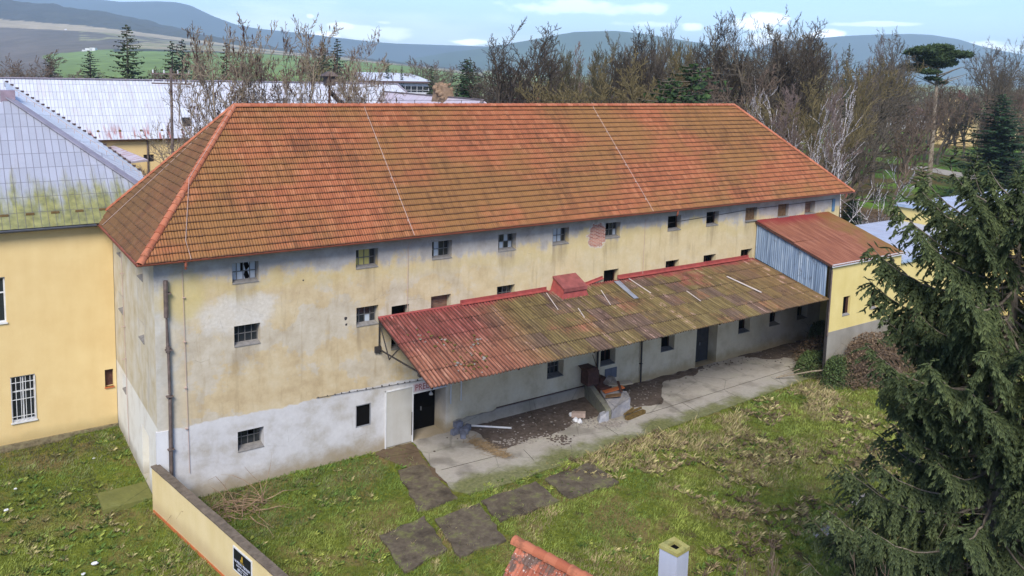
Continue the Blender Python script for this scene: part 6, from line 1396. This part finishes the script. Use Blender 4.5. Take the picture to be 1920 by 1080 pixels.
    mesh_np('needles', np.vstack(VV), FF, LEAF, t, col=np.vstack(CC))
    print('hero sprays', n, 'wood', len(wood))
hero_spruce()
# ------------------------------------------------------------------ shrubs, piles, litter
def twig_mass(name, label, cat, c, rad, h, n, seed, mat, r=.012, arch=.6, kind=None, leaf=None, nl=0, lens=(.5, 1.5), part='twigs'):
    R = np.random.RandomState(seed); sg = []
    t = thing(name, label, cat, (c[0], c[1], 0)); 
    for k in range(n):
        a = R.rand()*6.28; q = R.rand()**.6; p = np.array([c[0]+math.cos(a)*rad[0]*q, c[1]+math.sin(a)*rad[1]*q, h*(1-q**4)*R.rand()*.75]); L = R.uniform(*lens); d = nrm(R.normal(0, 1, 3)*np.array([1, 1, .35])+np.array([0, 0, arch*R.rand()]))
        rr_ = r*R.uniform(.6, 1.5)
        for j in range(4): dn = nrm(d+R.normal(0, .22, 3)+np.array([0, 0, -.14*j])); e = p+dn*L/4; e[2] = max(e[2], .02); sg.append((*p, *e, rr_*(1-j*.22), rr_*(1-(j+1)*.22)+.002)); p = e; d = dn
    V, F = tubes_np(np.array(sg), 3); mesh_np(part, V, F, mat, t)
    if nl:
        cs = R.rand(nl)[:, None]; a = R.rand(nl)*6.28; q = R.rand(nl)**.5; z = h*(1-q**5)*R.rand(nl)**.5; P = np.stack([c[0]+np.cos(a)*rad[0]*q, c[1]+np.sin(a)*rad[1]*q, z], 1); D = R.normal(0, 1, (nl, 3)); D /= np.linalg.norm(D, axis=1)[:, None]; W = np.cross(D, R.normal(0, 1, (nl, 3))); W /= np.linalg.norm(W, axis=1)[:, None]; s = R.uniform(.04, .11, (nl, 1))
        VV = np.stack([P-W*s*.4, P+D*s, P+W*s*.4, P-D*s], 1).reshape(-1, 3); i = np.arange(nl)[:, None]*4; cc = np.array([leaf[0]])*(1-cs)+np.array([leaf[1]])*cs
        mesh_np('leaves', VV, np.concatenate([i, i+1, i+2, i+3], 1), LEAF, t, col=np.repeat(cc, 4, 0))
    return t
brown = ((.07, .045, .028), (.22, .15, .09)); grn = ((.03, .05, .015), (.09, .13, .04))
twig_mass('bramble_thicket', 'brown bramble thicket heaped against the foot of the yellow annex', 'shrub', (40.6, -7.0), (2.9, 1.3), 2.9, 1100, 1, BARKB, .016, .8, None, brown, 8000)
twig_mass('bramble_thicket', 'tall brown leafy thicket against the annex wall, right half', 'shrub', (46.5, -7.4), (4.5, 1.9), 3.9, 900, 2, BARKB, .016, .8, None, brown, 12000)
twig_mass('evergreen_shrub', 'low dark green shrub growing at the foot of the annex corner post', 'shrub', (38.2, -6.4), (1.5, .8), 1.7, 300, 3, BARKG, .012, 1., None, grn, 6000)
twig_mass('evergreen_shrub', 'low green bush where the pavement ends before the brambles', 'shrub', (38.6, -4.4), (1.6, 1.0), 1.3, 300, 4, BARKG, .012, .6, None, grn, 5000)
twig_mass('evergreen_shrub', 'small green bush against the white wall under the canopy end', 'shrub', (44.2, -.9), (1.1, .7), 1.5, 200, 5, BARKG, .012, .6, None, grn, 3000)
twig_mass('bramble_thicket', 'leafless dark bramble tangle on the rubble between pavement and annex', 'shrub', (41.5, -3.2), (2.6, 1.8), 1.3, 500, 6, BARKB, .014, .5, None, brown, 2500)
twig_mass('branch_pile', 'pile of cut bare branches behind the garden wall', 'branches', (2.55, -1.95), (1.5, .8), .35, 90, 7, m_bark('cut_branch', C(120, 96, 76), C(178, 152, 124)), .02, .25, None, None, 0, (1.0, 2.4))
twig_mass('leaf_heap', 'mound of brown dead leaves and twigs by the asphalt behind the annex', 'leaves', tuple(pz(1632, 412)[:2]), (6, 3.5), 1.2, 200, 8, BARKB, .02, .2, None, brown, 7000)
mb = MB(); q0, q1 = pz(1455, 708, .15), pz(1590, 690, 1.0); mb.tube([q0, (q0+q1)/2+(0, 0, .1), q1], [.03, .045, .06], 6); q2 = pz(1500, 700, .2); mb.tube([q0+(.2, 0, 0), pz(1500, 692, .4), pz(1560, 668, .9)], [.02, .03, .04], 5)
setp(mb.build('fallen_branch', m_bark('dead_wood', C(120, 106, 86), C(170, 156, 134))), 'long pale dead branch lying across the end of the pavement', 'branch')
# bare saplings bottom right
for i, (u, v, dep, h, lab) in enumerate([(1445, 1090, 19, 4.6, 'thin bare sapling, left of those in front of the lawn'), (1475, 1100, 17.5, 5.0, 'thin bare sapling second from the left at the bottom right'), (1545, 1060, 18.5, 5.2, 'many-stemmed bare shrub right of the saplings'), (1610, 1085, 17, 5.4, 'pale tangled bare shrub at the foot of the big spruce'), (1680, 1110, 16, 4.5, 'bare twiggy shrub under the big spruce'), (1400, 1120, 17.5, 3.8, 'short bare sapling nearest the chimney')]):
    key = 'bush' if i >= 2 else 'sap'
    if 'sap' not in BT: bare_proto('sap', BARKB, H=5, seed=71, n1=9, n2=5, n3=3, n4=0, spread=.55, upw=.35, l1=.4, first=.15, stems=2, trunk_r=.028, minr=.0045)
    p = vdist(u, v, dep); t = thing('bare_shrub', lab, 'shrub', (p[0], p[1], max(0, p[2]-h*.55)*0), 'bare shrubs at the bottom right')
    hh = min(7.6, max(3., p[2]+h*.55)); s = hh/5.
    put(BT[key][0], 'stems', t, (s*.8, s*.8, s), rng.random()*6); put(BT[key][1], 'twigs', t, (s*.8, s*.8, s), rng.random()*6)
# flat stones / old slab in the grass at right
for i, (u, v, a, b) in enumerate([(1622, 938, 1.0, .45), (1545, 1000, .8, .4)]):
    c = pz(u, v); mb = MB(); R = np.random.RandomState(i); pts = []
    for k in range(9): q = 6.283*k/9; rr_ = .7+.4*R.rand(); pts.append((c[0]+math.cos(q)*a*rr_, c[1]+math.sin(q)*b*rr_))
    o = sheet('stone_slab' if i < 2 else 'bare_earth_patch', pts, .05 if i < 2 else .012, STONE if i < 2 else DIRT, .12, 40+i, .08, None if i < 2 else 'structure')
    if i < 2:
        if 'kind' in o: del o['kind']
        setp(o, ['flat pale stone slab in the grass at the left skirt of the big spruce', 'flat lilac-grey stone slab among the bare shrubs'][i], 'stone')
# masonry remains on the pavement: a low ramp wall, chunks, blocks, boards
rw = thing('ramp_wall', 'low broken concrete ramp wall with flaking render standing out from the granary onto the pavement', 'wall', (22.6, -1.8, 0))
mb = MB(); mb.hexa([(23.1, -.02, 0), (22.05, -3.1, 0), (22.35, -3.2, 0), (23.45, -.02, 0), (23.1, -.02, 1.0), (22.05, -3.1, .62), (22.35, -3.2, .62), (23.45, -.02, 1.0)]); mb.build('wall', m_concrete('mossy_parapet', C(104, 102, 92), C(140, 138, 126), .4, None, 3.), rw)
mb = MB(); mb.hexa([(22.4, -3.2, 0), (23.7, -3.25, 0), (24.3, -2.3, 0), (23.3, -1.2, 0), (22.4, -3.2, .5), (23.7, -3.25, .95), (24.3, -2.3, .9), (23.3, -1.2, .75)]); mb.build('block', m_concrete('flaking_render', C(120, 124, 138), C(190, 184, 178), 0, None, 2., .4), rw)
mb = MB(); mb.hexa([(21.4, -3.3, 0), (22.1, -3.35, 0), (22.3, -2.9, 0), (21.7, -2.8, 0), (21.6, -3.2, .35), (22.1, -3.3, .55), (22.3, -2.95, .5), (21.8, -2.9, .4)]); mb.build('broken_end', m_concrete('flaking_render2', C(128, 132, 144), C(178, 176, 176), 0, None, 3., .3), rw)
mb = MB(); mb.b2((23.35, -1.15, 0), (24.2, -.05, .85)); mb.build('landing', RUSTM, rw)
cb = thing('iron_cabinet', 'rust brown iron cabinet with a flared top on the ramp landing against the wall', 'cabinet', (23.2, -.45, .9))
mb = MB(); mb.b2((22.75, -.75, .95), (23.55, -.1, 1.75)); mb.hexa([(22.75, -.75, 1.75), (23.55, -.75, 1.75), (23.55, -.1, 1.75), (22.75, -.1, 1.75), (22.55, -.8, 2.0), (23.3, -.8, 2.0), (23.3, -.05, 2.0), (22.55, -.05, 2.0)]); mb.build('body', RUSTM, cb)
mb = MB(); mb.b2((23.6, -.85, .86), (24.0, -.4, 1.3)); mb.build('door', RUSTM, cb)
rl = thing('wire_coil', 'grey coil of wire and rags beside the iron cabinet', 'coil', (24.0, -1.2, .85))
mb = MB()
for k in range(6): mb.tube([(24.0+.26*math.cos(a)+.03*k, -1.0+.1*math.sin(a*2)-.05*k, 1.15+.26*math.sin(a)) for a in np.linspace(0, 6.283, 14)], .028, 5, 0, False)
mb.build('coil', STONE, rl)
mb = MB(); mb.beam((23.75, -.7, 1.2), (23.35, -.35, 2.6), .04, .04); mb.build('handle', WOOD, rl)
bd = thing('boards', 'rusty boards and plates lying across the broken ramp', 'boards', (24, -1.8, .9)); 
for a, b, w, m_ in (((23.2, -1.6, .82), (24.4, -1.9, 1.0), .35, ORANGEP), ((23.9, -1.1, .98), (25.3, -1.6, 1.0), .55, GREYW), ((23.8, -2.4, 1.0), (24.6, -1.2, 1.05), .14, RUSTM), ((23.0, -2.0, .75), (23.6, -2.6, .95), .4, WOOD)): mb = MB(); mb.beam(a, b, w, .05); mb.build('board', m_, bd)
mb = MB(); mb.beam((23.0, -3.75, .12), (24.5, -3.55, .12), .22, .2); mb.beam((23.1, -3.5, .26), (24.4, -3.4, .3), .12, .08); mb.beam((22.95, -3.62, .3), (23.9, -3.3, .36), .1, .07)
setp(mb.build('timber_baulk', plain('mossy_timber', C(112, 92, 56), .9, .1, .4, 6.)), 'short mossy timber baulk lying in front of the broken ramp', 'timber')
mb = MB(); mb.box((21.0, -2.1, .18), (.75, .32, .25), (nrm((1, -.9, .1)), nrm((.9, 1, 0)), (0, 0, 1))); setp(mb.build('masonry_chunk', plain('brick_chunk', C(186, 164, 150), .9, .2, .25, 5.)), 'pale brick masonry chunk lying on the dark grit, largest one', 'rubble')
for i, (x, y, r) in enumerate([(20.5, -2.45, .17), (20.6, -2.7, .14), (20.75, -1.75, .15)]):
    mb = MB(); mb.rock((x, y, .1), r, 0, i+3); setp(mb.build('masonry_chunk', WHITEW), ['white rubble piece left of the pale masonry chunk', 'small white rubble piece nearest the camera by the masonry chunk', 'white rubble piece behind the pale masonry chunk'][i], 'rubble')
for i, (x, y, z, a) in enumerate([(14.2, -.45, .17, .2), (14.62, -.62, .17, -.5), (14.45, -.3, .45, .1), (14.95, -.4, .17, .6), (14.35, -.95, .14, 1.1)]):
    mb = MB(); mb.box((x, y, z), (.44, .26, .27), (nrm((math.cos(a), math.sin(a), 0)), nrm((-math.sin(a), math.cos(a), 0)), (0, 0, 1)))
    mb.box((x, y, z+.137), (.3, .14, .01), (nrm((math.cos(a), math.sin(a), 0)), nrm((-math.sin(a), math.cos(a), 0)), (0, 0, 1)))
    setp(mb.build('concrete_block', BLOCKM), ['bluish concrete block at the left foot of the heap by the shop door', 'bluish concrete block in the middle of the bottom row by the shop door', 'bluish concrete block lying on top of the heap by the shop door', 'bluish concrete block at the right end of the heap by the shop door', 'bluish concrete block lying loose in front of the heap by the shop door'][i], 'block', 'concrete blocks by the shop door')
mb = MB(); mb.tube([(15.3, -.15, .12), (17.0, -1.46, .1)], .05, 8); setp(mb.build('pipe', WHITEP), 'white pipe lying on the dark grit beside the concrete blocks', 'pipe')
# loose straw and rubble on the paving
def scatter(name, label, cat, spots, n, mat, seed, sz=(.02, .07), flat=.4):
    R = np.random.RandomState(seed); mb = MB()
    for k in range(n):
        x, y, sx, sy = spots[R.randint(len(spots))]; x += R.normal(0, sx); y += R.normal(0, sy)
        if y > -.12: continue
        mb.rock((x, y, .055), R.uniform(*sz), 0, seed*1000+k, (1, 1, flat))
    return setp(mb.build(name, mat), label, cat, None, 'stuff')
scatter('rubble', 'grey and white rubble crumbs strewn over the grit and paving', 'rubble', [(16.0, -2.6, .5, .3), (17.2, -3.0, .6, .2), (20.8, -2.8, .5, .3), (22.2, -3.9, .4, .2), (19.2, -1.4, 2., .7), (26.5, -1.5, 1.5, .8), (39, -1.6, 2., .8), (21.6, -3.5, .5, .2)], 520, STONE, 3)
scatter('rubble', 'dark grit and rubble at the feet of the granary wall', 'rubble', [(20, -1, 3., .6), (30, -.5, 4., .3), (40.5, -1.5, 2.5, .8), (18.4, -3.9, .3, .3)], 420, GRAVEL, 4)
R = np.random.RandomState(12); sg = []
for k in range(420):
    f = R.rand(); x, y = 14.4+f*.5+R.normal(0, .18), -1.5-f*2.5+R.normal(0, .15); a = R.normal(.3, .6); L = R.uniform(.2, .55); sg.append((x, y, .05+.06*R.rand(), x+math.cos(a)*L, y+math.sin(a)*L, .05+.06*R.rand(), .008, .006))
V, F = tubes_np(np.array(sg), 3); setp(mesh_np('straw', V, F, plain('dry_straw', C(150, 128, 98), .9, .1, .4, 5.)), 'strip of dry straw and splinters on the paving beside the concrete blocks', 'straw', None, 'stuff')
for i, (u, v, s_, lab) in enumerate([(178, 1057, .13, 'crumpled white litter in the grass near the bottom left corner'), (12, 957, .11, 'white scrap of litter at the left edge of the grass'), (176, 860, .08, 'small white scrap of litter under the barred window'), (156, 1077, .09, 'white litter scrap at the very bottom left'), (29, 917, .07, 'tiny white scrap in the grass left of the step')]):
    p = pz(u, v, -.1); mb = MB(); mb.rock((p[0], p[1], -.08), s_*.8, 0, i, (1.2, .9, .5)); setp(mb.build('litter', WHITEP), lab, 'litter')
# ------------------------------------------------------------------ grass
def grass(name, label, n, region, seed, hmin, hmax, w, pal, dens):
    R = np.random.RandomState(seed); x0, x1, y0, y1 = region; x = R.uniform(x0, x1, n*3); y = R.uniform(y0, y1, n*3)
    bl = (x > 11.2) & (x < 45) & (y > -5.75+.0*x) & (y < 0)
    bl &= ~((x > 30) & (y < -5.3)); bl |= (x > -.05) & (x < 47) & (y > -.02); bl |= (x > 9.7) & (x < 11.9) & (y > -4.2) & (R.rand(n*3) < .85)
    bl |= (x > 37) & (y > -6) & (x < 50)
    wl = -.25-y*.195; bl |= (x > wl-.1) & (x < wl+.3) & (y < .3); bl |= (y > 9.35); bl |= (x > -2.0) & (x < 0) & (y > .95) & (y < 2.55)
    for q in ([(9.95, 11.2, -5.95, -2.5)], [(6.8, 9.0, -9.2, -6.9)], [(9.2, 11.3, -9.7, -6.95)], [(11.7, 14.7, -8.4, -6.75)], [(15.3, 18.1, -8.5, -6.65)]):
        a, b, c, d = q[0]; bl |= (x > a) & (x < b) & (y > c) & (y < d) & (R.rand(n*3) < .86)
    m1 = fnoise(x*.45+3, y*.45+8, 4); m2 = fnoise(x*.22+13, y*.22+2, 3); keep = ~bl & (R.rand(n*3) < np.clip(dens(m1, x, y), 0, 1)); x = x[keep][:n]; y = y[keep][:n]; m1 = m1[keep][:n]; m2 = m2[keep][:n]; k = len(x); m3 = fnoise(x*2.2+4, y*2.2+9, 3)
    z = yard_z(x, y)-.05; a = R.rand(k)*6.283; h = R.uniform(hmin, hmax, k)*(.5+1.1*m1)*(.4+1.4*m3); ln = R.uniform(.2, .9, k)*h; D = np.stack([np.cos(a)*ln, np.sin(a)*ln, h], 1); W = np.stack([-np.sin(a), np.cos(a), 0*a], 1)*(w*R.uniform(.6, 1.3, k))[:, None]; P = np.stack([x, y, z], 1)
    V = np.stack([P-W, P+W, P+D*.6+W*.6+np.array([0, 0, .01]), P+D*np.array([1.2, 1.2, 1.])], 1).reshape(-1, 3); i = np.arange(k)[:, None]*4
    t = pal(m1, m2, x, y, R.rand(k))*np.clip(.35+1.3*m3, .4, 1.6)[:, None]; cc = np.stack([t*.7, t*.7, t, t*1.15], 1).reshape(-1, 3)
    o = mesh_np(name, V, np.concatenate([i, i+1, i+2, i+3], 1), GRASS, None, col=cc); return setp(o, label, 'grass', None, 'stuff')
G1, G2, G3, ST, SR, BR = [np.array(c) for c in ((.088, .145, .028), (.18, .23, .045), (.28, .31, .065), (.36, .31, .14), (.24, .18, .10), (.12, .085, .05))]
def pal(m1, m2, x, y, r):
    r = r[:, None]; g = G1*(1-r)+G2*r
    yel = np.clip((m2-.38)*5, 0, 1)[:, None]; g = g*(1-yel*.6)+G3*yel*.6
    far = np.clip((x-18)/10, 0, 1)*np.clip((-5-y)/3, 0, 1); st = np.clip((m1-.53+.07*far)*8, 0, 1)*(r[:, 0] < .62); g = g*(1-st[:, None])+(ST*r*1.4+SR*(1-r*1.4))*st[:, None]
    bp = (x < 0)*np.clip((fnoise(x*.35+40, y*.35+6, 3)-.44)*9, 0, 1)*np.clip((y+1.)/5., 0, 1); g = g*(1-bp[:, None]*.75)+BR*bp[:, None]*.75
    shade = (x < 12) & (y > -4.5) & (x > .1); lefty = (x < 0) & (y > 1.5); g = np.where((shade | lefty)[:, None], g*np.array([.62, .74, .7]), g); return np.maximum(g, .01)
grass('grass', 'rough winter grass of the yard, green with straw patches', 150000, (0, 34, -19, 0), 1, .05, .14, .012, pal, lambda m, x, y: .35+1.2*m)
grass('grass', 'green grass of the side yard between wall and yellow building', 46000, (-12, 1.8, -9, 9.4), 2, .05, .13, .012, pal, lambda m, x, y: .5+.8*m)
grass('grass', 'far rough grass behind and around the big spruce', 40000, (30, 52, -22, -4.2), 3, .06, .18, .02, pal, lambda m, x, y: .4+1.*m)
grass('dry_grass', 'tufts of dead reddish straw grass at the pavement edge', 2300, (17, 40, -8.6, -5.6), 4, .12, .32, .012, lambda m1, m2, x, y, r: SR*(1-r[:, None])+ST*r[:, None], lambda m, x, y: np.clip((m-.5)*8, 0, 1))
def tufts(name, label, n, seed, region, cols, hh):
    R = np.random.RandomState(seed); x0, x1, y0, y1 = region; P = []; T = []
    for k in range(n):
        x, y = R.uniform(x0, x1), R.uniform(y0, y1)
        if 11 < x < 45 and y > -5.6 or (-1.2 < y and x > -.3 and x < 12 and R.rand() < .5) or abs(x+.25+y*.195) < .45 or (37 < x and y > -6) or fnoise(np.array(x*.3+60), np.array(y*.3), 3) < .46: continue
        if (6.5 < x < 18.3 and -9.9 < y < -6.4) or (9 < x < 11.3 and y > -6.1): 
            if R.rand() < .8: continue
        m = R.randint(9, 20); c = cols[R.randint(len(cols))]*R.uniform(.7, 1.3); r = R.uniform(.05, .16); z = float(yard_z(x, y))-.05
        a = R.rand(m)*6.283; q = R.rand(m)*r; P.append(np.stack([x+np.cos(a)*q, y+np.sin(a)*q, np.full(m, z), a+R.normal(0, .5, m), R.uniform(.5, 1., m)*hh], 1)); T.append(np.tile(c, (m, 1))*R.uniform(.6, 1.3, (m, 1)))
    P = np.vstack(P); T = np.vstack(T); k = len(P); a = P[:, 3]; h = P[:, 4]; D = np.stack([np.cos(a)*h*.8, np.sin(a)*h*.8, h], 1); W = np.stack([-np.sin(a), np.cos(a), 0*a], 1)*.014; O = P[:, :3]
    V = np.stack([O-W, O+W, O+D*.6+W*.6+np.array([0, 0, .02]), O+D*np.array([1.3, 1.3, .85])], 1).reshape(-1, 3); i = np.arange(k)[:, None]*4
    setp(mesh_np(name, V, np.concatenate([i, i+1, i+2, i+3], 1), GRASS, None, col=np.stack([T*.5, T*.5, T, T*1.2], 1).reshape(-1, 3)), label, 'grass', None, 'stuff')
tufts('grass_tufts', 'coarse darker and brighter grass tufts and weeds all over the yard', 5200, 51, (-10, 36, -18, 8), [G1*.8, G2, G3*.9, G1*1.3, ST*.9], .2)
tufts('dead_weeds', 'brown dead weeds standing in the rough grass on the right of the yard', 900, 52, (16, 36, -16, -5), [SR, BR, ST], .3)

R = np.random.RandomState(5)
# ------------------------------------------------------------------ air
HZ = Mat('air')
HZ.t.nodes.remove(HZ.bs); pv = HZ.n('ShaderNodeVolumePrincipled'); pv.inputs["Color"].default_value = (.62, .82, 1., 1); pv.inputs['Density'].default_value = HAZE_D; pv.inputs['Anisotropy'].default_value = .1
HZ.t.links.new(pv.outputs[0], HZ.t.nodes['Material Output'].inputs['Volume'])
try: HZ.m.cycles.homogeneous_volume = True
except Exception: pass
mb = MB(); mb.b2((-9800, -2500, -5.), (9800, 8200, 480.)); hz = mb.build('haze', HZ.m); setp(hz, kind='stuff')
